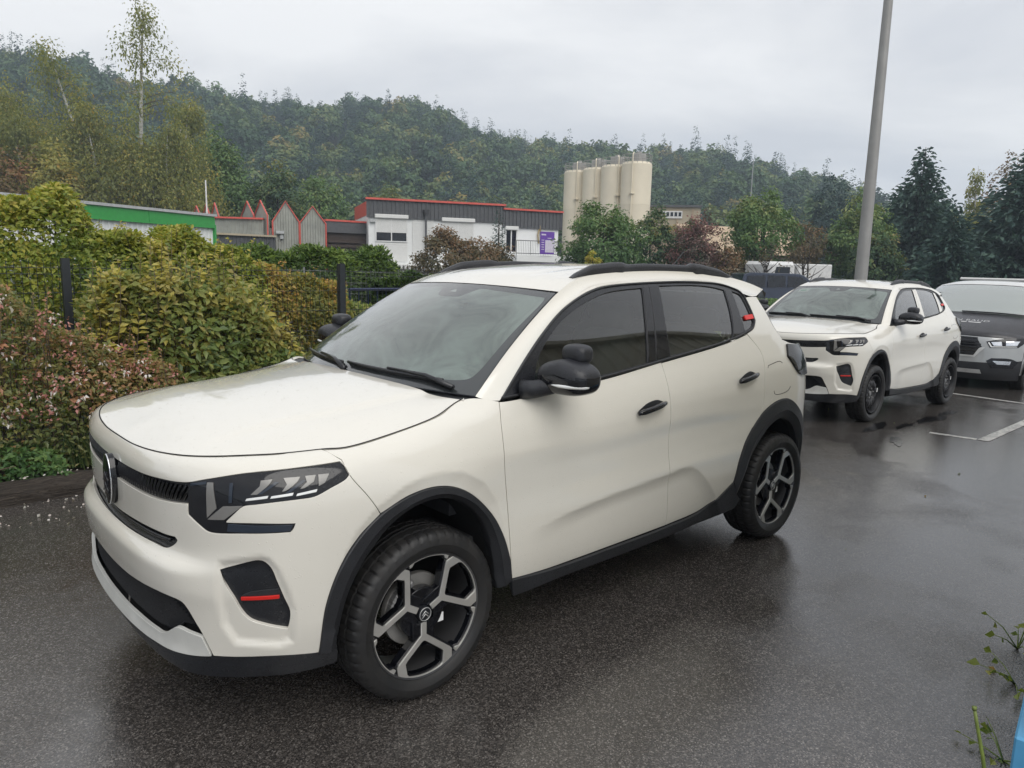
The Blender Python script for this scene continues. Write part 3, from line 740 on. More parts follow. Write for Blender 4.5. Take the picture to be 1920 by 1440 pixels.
def build_suv(root, alloy=True, pillars='window_black', badge=True):
    W, K, GB = MATS['car_white'], MATS['cladding'], MATS['gloss_black']
    def P(name, outline, mat, holes=(), fn=surf, nfn=surfn, both=True, parent=root, **kw):
        V, F, N = patch(outline, holes, fn, nfn, **kw); r = [obj(name, V, F, mat, parent, N=N)]
        if both:
            V, F, N = mirror_y(V, F, N); r.append(obj(name, V, F, mat, parent, N=N))
        return r
    S = dict(fn=sym, nfn=symn, both=False)
    # --- front
    lower = mir(list(reversed(LGTOP)))            # right tip .. centre .. left tip
    half = HG[:8] + SEAM_BF[1:] + ARF[4::-1] + [(.879, .340), (.775, .340), (.668, .338)] + LGTOP[::-1]
    full = half + [(-a, b) for a, b in reversed(half) if a > 1e-6]
    P('front_bumper', full, W, [mir(HEAD), mir(SLOT), FOGP, [(-a, b) for a, b in FOGP]], h=.012, **S)
    bandtop = HEAD[:4] + [(.592, .896)]; bandbot = [(.585, .827)] + HEAD[-3:]
    gr = bandtop + bandbot; grf = gr + [(-a, b) for a, b in reversed(gr) if a > 1e-6]
    ug = P('upper_grille', grf, MATS['satin_black'], off=-.012, gap=.001, **S)[0]
    # upright fins of the grille band
    m = MB()
    for k in range(-26, 27):
        s0 = k * .0215
        if abs(s0) < .055: continue
        lean = .012 * np.sign(s0) * (abs(s0) / .55) ** 2 * 4
        zt = np.interp(abs(s0), [0, .29, .45, .586], [.862, .868, .876, .886]); zb = np.interp(abs(s0), [0, .23, .44, .585], [.806, .810, .820, .834])
        zz = np.linspace(zb, zt, 7); ss = s0 + lean * (zz - zb) / .06
        c = sym(ss, zz); n = symn(ss, zz); bo = (-.006 + .006 * np.sin(np.linspace(.3, math.pi - .2, 7)))[:, None]
        t = np.stack([-n[:, 1], n[:, 0], 0 * n[:, 0]], 1)
        w = .0065
        V = np.concatenate([c + n * bo + t * w * .3, c + n * (bo - .012) + t * w, c + n * (bo - .012) - t * w, c + n * bo - t * w * .3])
        F = [(j + 7 * q, j + 1 + 7 * q, j + 1 + 7 * ((q + 1) % 4), j + 7 * ((q + 1) % 4)) for j in range(6) for q in range(4)]
        m.add(V, [f[::-1] for f in F])
    tag(m.build('grille_fin', GB, ug, True), kind='stuff')
    P('bumper_slot', mir(SLOT), MATS['satin_black'], off=-.018, gap=.0, **S)
    m = MB(); ss = np.linspace(-.47, .47, 41); zz = np.interp(np.abs(ss), [0, .2, .37, .47], [.662, .668, .676, .682])
    pl = sym(ss, zz) + symn(ss, zz) * -.010; m.tube(pl, .007, 8)
    m.build('slot_strip', MATS['satin_black'], root, True)
    # lower intake with upright ribs
    lg = LGTOP + LGBOT; lgf = lg + [(-a, b) for a, b in reversed(lg) if a > 1e-6]
    P('lower_grille', lgf, MATS['satin_black'], off=-.030, gap=-.004, **S)
    m = MB()
    for k in range(-46, 47):
        s0 = k * .0125
        zt = np.interp(abs(s0), [0, .21, .46, .55, .58], [.484, .490, .508, .50, .47]); zb = np.interp(abs(s0), [0, .39, .46, .53, .58], [.362, .368, .378, .42, .42])
        if abs(s0) > .47: zt = min(zt, .50 - (abs(s0) - .47) * .6)
        zz = np.linspace(zb, zt, 4); ss = np.full(4, s0) ; c = sym(ss, zz); n = symn(ss, zz); t = np.stack([-n[:, 1], n[:, 0], 0 * zz], 1)
        V = np.concatenate([c - n * .019, c - n * .030 + t * .005, c - n * .030 - t * .005]); F = [(j + 4 * q, j + 1 + 4 * q, j + 1 + 4 * ((q + 1) % 3), j + 4 * ((q + 1) % 3)) for j in range(3) for q in range(3)]
        m.add(V, [f[::-1] for f in F])
    tag(m.build('intake_rib', MATS['cladding'], root), kind='stuff')
    sk = [(0, .354), (.094, .355), (.284, .361), (.392, .363), (.432, .363), (.464, .373), (.501, .396), (.532, .413), (.584, .408), (.634, .402), (.664, .337), (.604, .330), (.533, .325), (.482, .322), (.397, .320), (.205, .312), (0, .308)]
    P('skid_plate', mir(sk), MATS['skid_paint'], off=.004, **S)
    val = [(0, .306), (.205, .310), (.397, .318), (.533, .323), (.668, .335), (.775, .337), (.879, .337), (1.013, .325), (1.08, .318), (1.09, .245), (.9, .232), (.5, .23), (0, .23)]
    P('front_lip', mir(val), MATS['satin_black'], off=lambda Q: np.interp(Q[:, 1], [.20, .25, .30, .33], [-.05, -.02, -.008, -.004]), **S)
    # headlights: dark housing with the bright pieces inside
    hl = [(.589, .8955), (.66, .912)] + HEAD[5:28] + [(.588, .80)]
    for sg in (1, -1):
        f2 = (lambda s, z: sym(s * sg, z)); n2 = (lambda s, z: symn(s * sg, z))
        def HP(name, pts, mat, off, par, **kw):
            V, F, N = patch(pts, [], f2, n2, off=off, h=.03, step=.008, **kw)
            if sg < 0: F = [f[::-1] for f in F]
            return obj(name, V, F, mat, par, N=N)
        h_ = HP('headlight', hl, GB, -.003, root, flange=.02, gap=.001)
        kw = dict(gap=0, flange=.004, edge=.0008, sharp=25)
        HP('reflector', [(.664, .903), (.684, .904), (.699, .826), (.666, .794)], MATS['lamp_grey'], .0005, h_, **kw)
        HP('reflector', [(.668, .789), (.723, .834), (.785, .838), (.726, .793)], MATS['lamp_grey'], .0006, h_, **kw)
        for pts in ([(.841, .912), (.879, .915), (.867, .900), (.831, .873), (.811, .872), (.839, .896)], [(.915, .917), (.968, .917), (.957, .904), (.921, .881), (.909, .879), (.925, .898)],
                    [(.985, .918), (1.019, .918), (1.010, .900), (.978, .884), (.966, .883), (.988, .900)], [(1.028, .918), (1.064, .917), (1.046, .893), (1.025, .885)]):
            HP('reflector', pts, MATS['lamp_grey'], .0006, h_, **kw)
        for x in (.888, .975):
            HP('bezel', [(x, .908), (x + .012, .906), (x - .042, .874), (x - .056, .873)], MATS['lamp_blue'], .0006, h_, **kw)
        for a in ((.795, .857, .862, .863), (.872, .863, .940, .8675), (.952, .8655, 1.015, .871)):
            HP('light_bar', [(a[0], a[1] - .003), (a[2], a[3] - .002), (a[2] + .004, a[3] + .005), (a[0] + .004, a[1] + .003)], MATS['lamp_white'], .0012, h_, **kw)
        HP('light_bar', [(.74, .781), (.938, .775), (.930, .757), (.735, .757)], MATS['lamp_blue'], .0008, h_, **kw)
        HP('light_bar', [(.60, .894), (.66, .905), (.66, .898), (.602, .888)], MATS['lamp_blue'], .0008, h_, **kw)
        HP('lens_divider', [(.742, .905), (.752, .906), (.752, .848), (.742, .846)], MATS['lamp_blue'], .001, h_, **kw)
        # fog pod and its red insert
        fp = HP('bumper_pod', FOGP, MATS['satin_black'], -.014, root, gap=.0005, flange=.01)
        HP('pod_insert', [(.770, .531), (.890, .534), (.890, .543), (.770, .540)], MATS['red_insert'], -.006, fp, gap=0, flange=.01)
        HP('pod_ledge', [(.765, .541), (.892, .545), (.905, .565), (.80, .556)], MATS['cladding'], -.0105, fp, gap=0, flange=.006)
    # badge: upright oval with two chevrons
    if badge:
        c0 = sym(np.array([0.]), np.array([.787]))[0] + [-.014, 0, 0]
        t = np.linspace(0, 2 * math.pi, 48, endpoint=False)
        m = MB(); 
        for r, x in ((1, .02), (1, -.004), (.93, -.009), (.0, -.012)):
            pass
        prof = [(1.0, .025), (1.0, -.003), (.96, -.008), (.88, -.009), (.5, -.0105), (0, -.011)]
        V = np.vstack([np.stack([np.full(48, c0[0] + x), .050 * r * np.cos(t), c0[2] + .093 * r * np.sin(t)], 1) for r, x in prof]); F = [(k * 48 + i, (k + 1) * 48 + i, (k + 1) * 48 + (i + 1) % 48, k * 48 + (i + 1) % 48) for k in range(5) for i in range(48)]
        b_ = auto(obj('front_badge', V, [f[::-1] for f in F], GB, root), 40)
        m = MB(); m.tube([(c0[0] - .006, .0485 * math.cos(a), c0[2] + .0905 * math.sin(a)) for a in np.linspace(0, 2 * math.pi, 49)], .0026, 8, False)
        m.build('badge_rim', MATS['chrome'], b_, True)
        m = MB()
        for dz in (-.034, .004): m.tube([(c0[0] - .011, -.033, c0[2] + dz - .012), (c0[0] - .0125, 0, c0[2] + dz + .022), (c0[0] - .011, .033, c0[2] + dz - .012)], [.003, .0035, .003], 6)
        m.build('badge_chevron', GB, b_, True)
    # --- sides
    fender = HG[7:] + [(1.735, 1.079)] + DFRONT + ARF[-2:3:-1] + SEAM_BF[-2:0:-1]
    P('front_wing', fender, W, h=.011, gap=.0028)
    dt = [(1.818, 1.062), (2.405, 1.096), (2.838, 1.136)]
    d1 = P('front_door', dt[:-1] + DMID + SILLT[3::-1] + DFRONT[-2::-1], W, h=.012, gap=.0028)
    d2 = P('rear_door', [(2.838, 1.137), (2.926, 1.145), (3.411, 1.196), (3.60, 1.226)] + DREAR + ARR[3::-1] + SILLT[-2:2:-1] + DMID[-2:0:-1], W, h=.012, gap=.0028)
    quarter = [(3.648, 1.237), (3.739, 1.262), (3.789, 1.293), (3.810, 1.362), (3.816, 1.427), (3.87, 1.431), (3.968, 1.430), (3.975, 1.372), (3.972, 1.263), (4.0, 1.19), (4.10, 1.165), (4.55, 1.13), (4.62, .9), (4.62, .5), (4.60, .30), (4.31, .30)] + ARR[::-1][:-3] + [(3.66, .785)] + DREAR[-2:0:-1]
    P('rear_quarter', quarter, W, h=.016, gap=.0026)
    for side in (0, 1):
        fl = [(3.755, 1.066), (3.88, 1.078), (3.905, 1.062), (3.985, .93), (3.975, .908), (3.84, .890), (3.80, .905), (3.745, 1.045)]
    # fuel flap line on the side in view
    m = MB(); q = smooth_line([(3.735, 1.05), (3.742, 1.063), (3.875, 1.077), (3.90, 1.066)], .01); m.tube(surf(q[:, 0], q[:, 1]) + surfn(q[:, 0], q[:, 1]) * .0002, .0016, 5)
    q = smooth_line([(3.795, .918), (3.805, .90), (3.835, .893), (3.96, .905), (3.985, .925)], .01); m.tube(surf(q[:, 0], q[:, 1]) + surfn(q[:, 0], q[:, 1]) * .0002, .0016, 5)
    m.build('fuel_flap_gap', MATS['gap_black'], root)
    # glasshouse: dark surround with three panes each side
    trim = P('window_surround', inset(smooth_line(DLO, .012, True)[::-1] if area2(np.array(DLO)) < 0 else np.array(DLO), .001), MATS['satin_black'], [GF, GR, GQ], gap=.001, off=.001, flange=.014, raw=False, sharp=60)
    for nm, g in (('front_window', GF), ('rear_window', GR), ('quarter_window', GQ)):
        P(nm, g, MATS['side_glass'], gap=-.004, off=-.005, flange=0)
    q = smooth_line(DLO, .012, True); q = inset(q[::-1] if area2(q) < 0 else q, .006); q = np.vstack([q, q[:1]])
    c = surf(q[:, 0], q[:, 1]) + surfn(q[:, 0], q[:, 1]) * .003
    for sg, par in ((1, trim[0]), (-1, trim[1])):
        m = MB(); m.tube(c * [1, sg, 1], .0055, 6, False); m.build('window_seal', MATS['cladding'], par, True)
    pm = GB if pillars == 'window_black' else W
    for q in ([(2.895, 1.484), (2.94, 1.488), (2.875, 1.33), (2.80, 1.150), (2.745, 1.146), (2.825, 1.335)], [(2.95, 1.489), (3.025, 1.492), (2.948, 1.285), (2.915, 1.163), (2.81, 1.152), (2.885, 1.33)], [(3.632, 1.466), (3.690, 1.460), (3.66, 1.34), (3.62, 1.247), (3.50, 1.218), (3.583, 1.338)]):
        P('pillar_cover', q, pm if q[0][0] < 3.5 or pillars != 'window_black' else GB, off=.003, gap=.001, flange=.004, step=.03, parent=root)
    P('pillar_insert', [(3.70, 1.328), (3.80, 1.334), (3.792, 1.312), (3.694, 1.307)], MATS['red_insert'], off=.006, gap=0, flange=.008)
    # roof rail side, pillars
    A = [p for p, _ in PILLAR] + [tuple(surf(np.array([s]), np.array([z]))[0]) for s, z in ((2.539, 1.481), (2.652, 1.497), (3.049, 1.515), (3.458, 1.515), (3.703, 1.489), (3.80, 1.452), (3.90, 1.4325), (3.968, 1.4325))]
    B = [tuple(WS_B * (1 - t) + WS_T * t + np.array([-.55, 0, .83]) * .018 * 4 * t * (1 - t)) for _, t in PILLAR] + ROOFB[1:]
    AB = smooth_line(np.hstack([A, B]), .02, False, 70)
    A_, B_ = AB[:, :3], AB[:, 3:]
    bl = np.interp(A_[:, 0], [1.16, 1.3, 1.75, 2.0, 3.0, 3.2], [.010, .014, .016, .020, .020, .014])
    for mi in (False, True): loft(A_, B_, 9, bl, 'roof_side', W, root, mirror=mi, flip=False)
    nb = len(A_) - 1
    rb = smooth_line(ROOFB, .04, False, 80); rb[:, 2] += 0
    u = np.linspace(-1, 1, 33); i0 = np.linspace(0, 1, len(rb))
    xc = rb[:, 0] - .075 * np.clip(1 - (rb[:, 0] - 1.69) / .8, 0, 1) + .10 * np.clip((rb[:, 0] - 2.9) / .6, 0, 1); cr = np.interp(rb[:, 0], [1.69, 2.1, 2.8, 3.4], [.0195, .030, .032, .03])
    G = np.zeros((len(rb), 33, 3)); k = (1 - u * u)[None]
    G[..., 0] = rb[:, :1] + (xc - rb[:, 0])[:, None] * k; G[..., 1] = np.abs(rb[:, 1:2]) * u[None]; G[..., 2] = rb[:, 2:] + cr[:, None] * k
    for yy in (.30, .42):   # pressed grooves along the roof
        G[..., 2] -= .006 * np.exp(-((np.abs(G[..., 1]) - yy) / .018) ** 2) * np.clip((G[..., 0] - 1.75) / .1, 0, 1)
    Nn = np.cross(np.gradient(G, axis=0), np.gradient(G, axis=1)).reshape(-1, 3); F = grid_faces(len(rb), 33)
    if Nn[:, 2].sum() < 0: Nn = -Nn; F = [f[::-1] for f in F]
    obj('roof', G.reshape(-1, 3), F, W, root, N=Nn)
    # windscreen, printed border, sensor housing
    o = [(-.650, .0), (.650, .0), (.646, .35), (.642, .69), (.3, .697), (0, .698), (-.3, .697), (-.642, .69), (-.646, .35)]
    V, F, N = patch(o, [], wsm, wsn, h=.04, gap=.003, flange=.004, sharp=60); g = obj('windscreen', V, F, MATS['windscreen_glass'], root, N=N)
    inn = [(-.575, .085), (-.3, .06), (0, .055), (.3, .06), (.575, .085), (.592, .12), (.604, .35), (.612, .625), (.60, .65), (.3, .665), (.16, .666), (.10, .60), (.085, .592), (-.085, .592), (-.10, .60), (-.16, .666), (-.3, .665), (-.60, .65), (-.612, .625), (-.604, .35), (-.592, .12)]
    V, F, N = patch(o, [inn], wsm, wsn, h=.04, gap=.002, off=-.004, flange=.002, sharp=60); obj('windscreen_border', V, F, MATS['frit'], g, N=N)
    V, F, N = patch(inn, [], wsm, wsn, h=.04, gap=-.006, off=-.008, flange=0, sharp=60); obj('brightening_layer', V, F, MATS['brightening_film'], g, N=N)  # extra pale layer added inside the border to brighten the screen
    V, F, N = patch([(-.03, .622), (.03, .622), (.006, .645), (-.006, .645)], [], wsm, wsn, h=.02, gap=0, off=-.0025, flange=0); obj('sensor_window', V, F, MATS['lamp_white'], g, N=N)
    # bonnet
    hq = smooth_line(HG, .03, False, 80); hb = surf(hq[:, 0], hq[:, 1])
    bx = np.concatenate([hb[:, :2], hb[1:, :2] * [1, -1]]); bz = np.concatenate([hb[:, 2], hb[1:, 2]])
    cen = [(.10, .974), (.17, .996), (.3, 1.026), (.5, 1.054), (.7, 1.074), (.85, 1.087), (.975, 1.095)]
    px = [p[0] for p in cen]; 
    PX = [(x, 0) for x, _ in cen]; PZ = [z for _, z in cen]
    for x, z in cen[1:]:
        ye = float(np.interp(x, hb[10:, 0], -hb[10:, 1])); ze = float(np.interp(x, hb[10:, 0], hb[10:, 2]))
        for f, q in ((.35, .10), (.62, .30), (.82, .58)):
            for sg in (1, -1): PX.append((x + .05 * f * f * (1 if x > .8 else 0), sg * ye * f)); PZ.append(z - (z - ze) * q)
    Hf = tps(np.vstack([bx, PX]), np.concatenate([bz, PZ]))
    def hood(x, y):
        z = Hf(x, y); yw = .46 + .06 * np.clip(x, 0, 1)
        t = np.clip((np.abs(y) - yw + .03) / .06, 0, 1); z = z + .007 * (1 - t * t * (3 - 2 * t)) * np.clip((x - .12) / .25, 0, 1)
        return np.stack([x, y, z], 1)
    ol = [tuple(p) for p in hb[::-1, :2]] + [tuple(p) for p in (hb[1:, :2] * [1, -1])]
    rear = [(x, -y) for x, y in COWL] + [(x, y) for x, y in COWL[-2::-1]]
    V, F, N = patch(ol + rear, [], hood, num_n(hood), h=.025, gap=.0035, flange=.012, sharp=60); obj('bonnet', V, F, W, root, N=N)
    q = smooth_line([(-a, b) for a, b in HG[:0:-1]] + HG, .012, False, 80); c = sym(q[:, 0], q[:, 1]) + symn(q[:, 0], q[:, 1]) * .0006
    m = MB(); m.tube(c, .0019, 5, False); m.build('bonnet_gap_line', MATS['gap_black'], root, True)  # dark tube drawn for the shade in the bonnet gap
    # cowl tray, wipers
    cw = [(x, y) for x, y in ((1.03, -.71), (.995, -.5), (.97, -.25), (.96, 0))]; cl = cw + [(x, -y) for x, y in cw[-2::-1]]
    m = MB()
    A0 = [(x - .02, y, 1.060) for x, y in cl]; B0 = [(x + .10, y, 1.072) for x, y in cl]
    m.add(A0 + B0, [(k, k + 1, k + 8, k + 7) for k in range(6)]); m.build('cowl_tray', MATS['cladding'], root)
    for (y0, y1, nm) in ((-.50, .06, 'wiper'), (.10, .60, 'wiper')):
        m = MB(); a = np.linspace(y0, y1, 12); b = np.interp(a, [y0, y1], [.045, .052])
        pw = wsm(-a, b) + wsn(-a, b) * .016; m.tube(pw, .0075, 6)
        m.tube(wsm(-a, b) + wsn(-a, b) * .004, .005, 4)
        k0 = wsm(np.array([.06 - y0]), np.array([.004]))[0] + [0, 0, .02]; mid = (pw[5] + pw[6]) / 2 + [0, 0, .012]
        m.tube([k0, k0 * .6 + mid * .4 + [0, 0, .016], mid], [.012, .009, .006], 6); m.build('wiper', MATS['satin_black'], root, True)
    # arches, sill
    for a, b in ((ARF, ARFI), (ARR, ARRI)):
        a_ = smooth_line(a, .02, False, 80); b_ = smooth_line(b, .02, False, 80)
        n = 60; rs = lambda Q: np.stack([np.interp(np.linspace(0, 1, n), np.linspace(0, 1, len(Q)), Q[:, k]) for k in (0, 1)], 1)
        a_, b_ = rs(a_), rs(b_)
        rows = []
        for t, o_ in ((0, -.012), (0, .006), (.03, .009), (.55, .010), (.62, .004), (.9, -.006), (1, -.016), (1.0, -.05)):
            q = a_ * (1 - t) + b_ * t; rows.append(surf(q[:, 0], q[:, 1]) + surfn(q[:, 0], q[:, 1]) * o_)
        G = np.stack(rows, 1)
        V = G.reshape(-1, 3); F = [f[::-1] for f in grid_faces(n, 8)]
        o1 = auto(obj('arch_cladding', V, F, K, root), 28)
        o2 = auto(obj('arch_cladding', V * [1, -1, 1], [f[::-1] for f in F], K, root), 28)
        q = b_; c = surf(q[:, 0], q[:, 1]) + surfn(q[:, 0], q[:, 1]) * -.012
        for sg in (1, -1):
            c1 = c.copy(); c2 = c.copy(); c2[:, 1] = -.42; cx = c[:, 0].mean(); c1[:, 1] += .004
            c2[:, 0] = cx + (c2[:, 0] - cx) * 1.04; V = np.concatenate([c1, c2]) * [1, sg, 1]
            m = MB(); m.add(V, [(k, k + 1, n + k + 1, n + k) for k in range(n - 1)]); m.add(np.vstack([c2 * [1, sg, 1]]), [tuple(range(n))]); m.build('wheel_liner', MATS['liner'], root, True)
    sill = SILLT[::-1] + [(1.838, .31), (1.85, .285), (2.3, .262), (2.9, .255), (3.36, .285), (3.50, .30), (3.545, .335)]
    P('sill_trim', sill, K, off=lambda Q: np.interp(Q[:, 1], [.25, .29, .30, .36], [.004, .022, .024, .006]), h=.012)
    for a, b in ((2.578, 2.786), (3.42, 3.605)):
        z0, z1 = (.932, .958) if a < 3 else (.999, 1.026)
        for sg in (0, 1):
            rp = root
            cup = [(a + .02, z0 + .008), (a + .09, z0 + .036), (b - .045, z1 + .018), (b + .004, z1 + .004), (b - .02, z1 - .014), (a + .10, z0 - .004)]
            V, F, N = patch(cup, [], surf, surfn, off=.0012, h=.02, gap=0, flange=.002, step=.01, sharp=80)
            if sg: V, F, N = mirror_y(V, F, N)
            dr = (d1 if a < 3 else d2)[sg]
            hc = obj('handle_cup', V, F, MATS['cladding'], dr, N=N)
            s_ = np.linspace(a, b, 14); zz = np.linspace(z0, z1, 14); of = .004 + .028 * np.sin(np.linspace(.35, math.pi - .25, 14)) ** .7
            c = surf(s_, zz) + surfn(s_, zz) * of[:, None]
            m = MB(); m.tube(c * [1, -1 if sg else 1, 1], np.interp(np.arange(14), [0, 2, 10, 13], [.009, .014, .0135, .010]), 10)
            m.build('door_handle', GB, dr, True)
    # mirrors
    for sg in (1, -1):
        mm = MB()
        def sh(V):
            V = V.copy(); V[:, 2] *= np.where(V[:, 2] > 0, .92 - .25 * (V[:, 1] / .115) * -1 * 0, 1.0); V[:, 0] += .18 * V[:, 1] * -1 * .5
            V[:, 2] += np.where(V[:, 2] > 0, -.16 * np.abs(V[:, 1]), 0); return V
        V, F = superell((0, 0, 0), (.084, .122, .074), 3.1, 36, 24, sh)
        off = np.array([1.405, -.917, 1.158]); lowm = (V[:, 2] < .008)
        fz = np.array([V[list(f)].mean(0)[2] for f in F])
        V2 = (V + off) * [1, sg, 1]; FF = F if sg > 0 else [f[::-1] for f in F]
        hs = obj('mirror_housing', V2, FF, None, root, mats=[MATS['rail_black'], GB], mi=(fz < .004).astype(int)); 
        V, F = superell((0, 0, 0), (.048, .060, .040), 3.0, 24, 16); obj('mirror_cap', (V + [1.450, -.918, 1.241]) * [1, sg, 1], F if sg > 0 else [f[::-1] for f in F], MATS['rail_black'], hs)
        a = np.linspace(-2.55, -.35, 22)
        # indicator strip follows the lower front of the housing
        f = lambda x: np.sign(x) * np.abs(x) ** (2 / 2.6)
        zz = -.030; w = (1 - np.abs(zz / .066) ** 2.6) ** (1 / 2.6)
        th = np.linspace(R(175), R(262), 24); c = np.stack([f(np.cos(th)) * .082 * w - .003, f(np.sin(th)) * .118 * w, np.full(24, zz)], 1); c[:, 0] += -.09 * c[:, 1]; c[:, 1] -= .003
        rr = np.interp(np.arange(24), [0, 3, 20, 23], [.002, .007, .0085, .006]); m = MB()
        m.tube((c + off) * [1, sg, 1], rr, 6); m.build('indicator', MATS['lamp_white'], hs, True)
        m = MB(); m.tube(np.array([(1.285, -.778, 1.095), (1.31, -.82, 1.10), (1.345, -.86, 1.112), (1.375, -.89, 1.125)]) * [1, sg, 1], [.042, .036, .034, .035], 12); m.build('mirror_arm', MATS['rail_black'], hs, True)
        sl = [(1.835, 1.078), (1.995, 1.205), (2.03, 1.18), (1.998, 1.09)]
        V, F, N = patch(sl, [], surf, surfn, off=.003, h=.03, gap=0, flange=.004, sharp=30)
        if sg < 0: V, F, N = mirror_y(V, F, N)
        obj('mirror_sail', V, F, MATS['satin_black'], root, N=N)
        m = MB(); v, f_ = superell((1.473, -.917, 1.150), (.006, .09, .046), 3.5, 20, 10); m.add(v * [1, sg, 1], f_); m.build('mirror_glass', MATS['mirror_glass'], hs, True)
    # roof rails
    for sg in (1, -1):
        rx = np.linspace(1.84, 3.22, 70); t = (rx - 1.84) / 1.38
        yb = -np.interp(rx, [1.84, 2.0, 2.4, 2.9, 3.22], [.503, .497, .492, .494, .505]); zr = np.interp(rx, [p[0] for p in ROOFB], [p[2] for p in ROOFB]) + .004
        hgt = np.interp(t, [0, .03, .10, .22, .265, .30, .68, .71, .76, .9, 1], [.004, .020, .040, .048, .047, .034, .034, .046, .046, .030, .004])
        wd = np.interp(t, [0, .04, .26, .31, .68, .72, .95, 1], [.014, .021, .024, .018, .018, .024, .020, .012])
        pr = [(-1, 0), (-1.02, .45), (-.82, .85), (-.4, 1), (.4, 1), (.82, .85), (1.02, .45), (1, 0)]
        V = np.stack([np.stack([rx, yb + a * wd, zr + b * hgt - (.012 if b == 0 else 0)], 1) for a, b in pr], 1).reshape(-1, 3) * [1, sg, 1]
        F = grid_faces(70, 8); F = [f[::-1] for f in F] if sg < 0 else F
        o_ = obj('roof_rail', V, F + [tuple(range(8)), tuple(range(69 * 8, 70 * 8))[::-1]], MATS['rail_black'], root); auto(o_, 50)
    m = MB(); m.tube([(3.28, 0, 1.55), (3.47, 0, 1.70)], [.005, .002], 6); m.build('aerial', MATS['satin_black'], root, True)
    # tail: lamps, hatch, rear bumper, spoiler
    tl = [(4.022, 1.160), (4.137, 1.150), (4.40, 1.13), (4.50, 1.06), (4.42, .98), (4.112, .985), (4.044, 1.026), (3.976, 1.097)]
    t_ = P('tail_light', tl, GB, off=.012, gap=0, flange=.02)
    for sg in (1, -1):
        zc = np.linspace(1.17, 1.4325, 12); D = surf(np.interp(zc, [1.17, 1.263, 1.372, 1.43], [4.0, 3.972, 3.975, 3.968]), zc)
    E = D * [1, -1, 1]; u = np.linspace(0, 1, 15); G = D[:, None] * (1 - u)[None, :, None] + E[:, None] * u[None, :, None]; G[..., 0] += (4 * u * (1 - u))[None] ** .6 * np.linspace(.34, .12, 12)[:, None]
    F = grid_faces(12, 15); obj('rear_screen', G.reshape(-1, 3), F, GB, root)
    hat = [(4.56, 1.13), (4.63, .9), (4.63, .30)] ; SX = float(S_[-1])
    half = [(4.56, 1.128), (4.63, .9), (4.63, .30)]
    V, F, N = patch([(4.56, 1.128), (5.0, 1.10), (SX - .01, 1.09), (SX - .01, .30), (4.63, .30), (4.63, .9)], [], surf, surfn, gap=0)
    for q in (0, 1):
        if q: V, F, N = mirror_y(V, F, N)
        obj('tailgate', V, F, W, root, N=N)
    m = MB(); r_ = np.array(ROOFB[-1]); y_ = np.linspace(-.55, .55, 13); k = 1 - (y_ / .55) ** 2
    V = np.concatenate([np.stack([3.50 + .10 * k, y_, 1.470 + .03 * k], 1), np.stack([3.56 + .12 * k, y_, 1.445 + .03 * k], 1), np.stack([3.55 + .12 * k, y_, 1.41 + .03 * k], 1), np.stack([3.40 + .1 * k, y_ * 1.06, 1.42 + .02 * k], 1)])
    m.add(V, [(q * 13 + i, q * 13 + i + 1, ((q + 1) % 4) * 13 + i + 1, ((q + 1) % 4) * 13 + i) for q in range(4) for i in range(12)] + [(0, 13, 26, 39), (12, 51, 38, 25)]); m.build('roof_spoiler', GB, root)
    # dark inner shell added to block light through the gaps; floor
    sh = [(.01, .24), (.01, .93), (.5, .945), (1.07, .955), (1.3, .97), (1.69, 1.04), (1.83, 1.05), (2.84, 1.11), (3.7, 1.2), (4.0, 1.14), (5.0, 1.05), (5.0, .3), (4.33, .3)] + [(s, z + .02) for s, z in ARR[::-1]] + [(3.42, .43), (3.2, .33), (1.87, .33)] + [(s + .012 * np.sign(s - 1.43), z + .012) for s, z in ARF[::-1]] + [(.9, .24)]
    P('inner_shell', sh, MATS['gap_black'], off=-.045, gap=0, flange=0, h=.06, step=.05)
    m = MB(); m.box((2.0, 0, .33), (3.55, 1.0, .22)); m.box((2.07, 0, .29), (1.5, 1.56, .10)); m.build('underbody', MATS['liner'], root)
    # cabin
    m = MB()
    dpr = [(1.02, .80), (1.03, 1.02), (1.10, 1.055), (1.35, 1.06), (1.47, 1.02), (1.50, .95), (1.42, .85), (1.42, .6), (1.02, .6)]
    m.prism([(z, x) for x, z in dpr], -.66, .66, 1); m.build('dashboard', MATS['interior_dark'], root)
    m = MB(); a = np.linspace(0, 2 * math.pi, 33)
    m.tube([(1.60 + .07 * math.sin(t), -.36 + .165 * math.cos(t), 1.03 + .165 * math.sin(t)) for t in a], .016, 8, False)
    m.tube([(1.45, -.36, .98), (1.60, -.36, 1.03)], [.03, .04], 8)
    for t in (0, math.pi, -math.pi / 2): m.tube([(1.60, -.36, 1.03), (1.60 + .07 * math.sin(t), -.36 + .165 * math.cos(t), 1.03 + .165 * math.sin(t))], .014, 6)
    m.build('steering_wheel', MATS['interior_dark'], root, True)
    def seat(x, y, w):
        m = MB()
        v, f = superell((x, y, .66), (.26, w / 2, .09), 3.5); m.add(v, f)
        def rk(V): V = V.copy(); V[:, 0] += .30 * V[:, 2]; return V
        v, f = superell((x + .27, y, .97), (.075, w / 2 * .96, .30), 3.2, shear=rk); m.add(v, f)
        return m
    for y in (-.36, .36):
        m = seat(1.95, y, .50); st = m.build('front_seat', MATS['seat_cloth'], root, True)
        v, f = superell((2.325, y, 1.325), (.05, .13, .085), 3, 20, 12); hr = obj('headrest', v, f, MATS['seat_cloth'], st)
    m = MB(); v, f = superell((2.80, 0, .68), (.25, .62, .09), 4); m.add(v, f)
    v, f = superell((3.08, 0, .98), (.08, .60, .28), 4); m.add(v, f); rs = m.build('rear_bench', MATS['seat_cloth'], root, True)
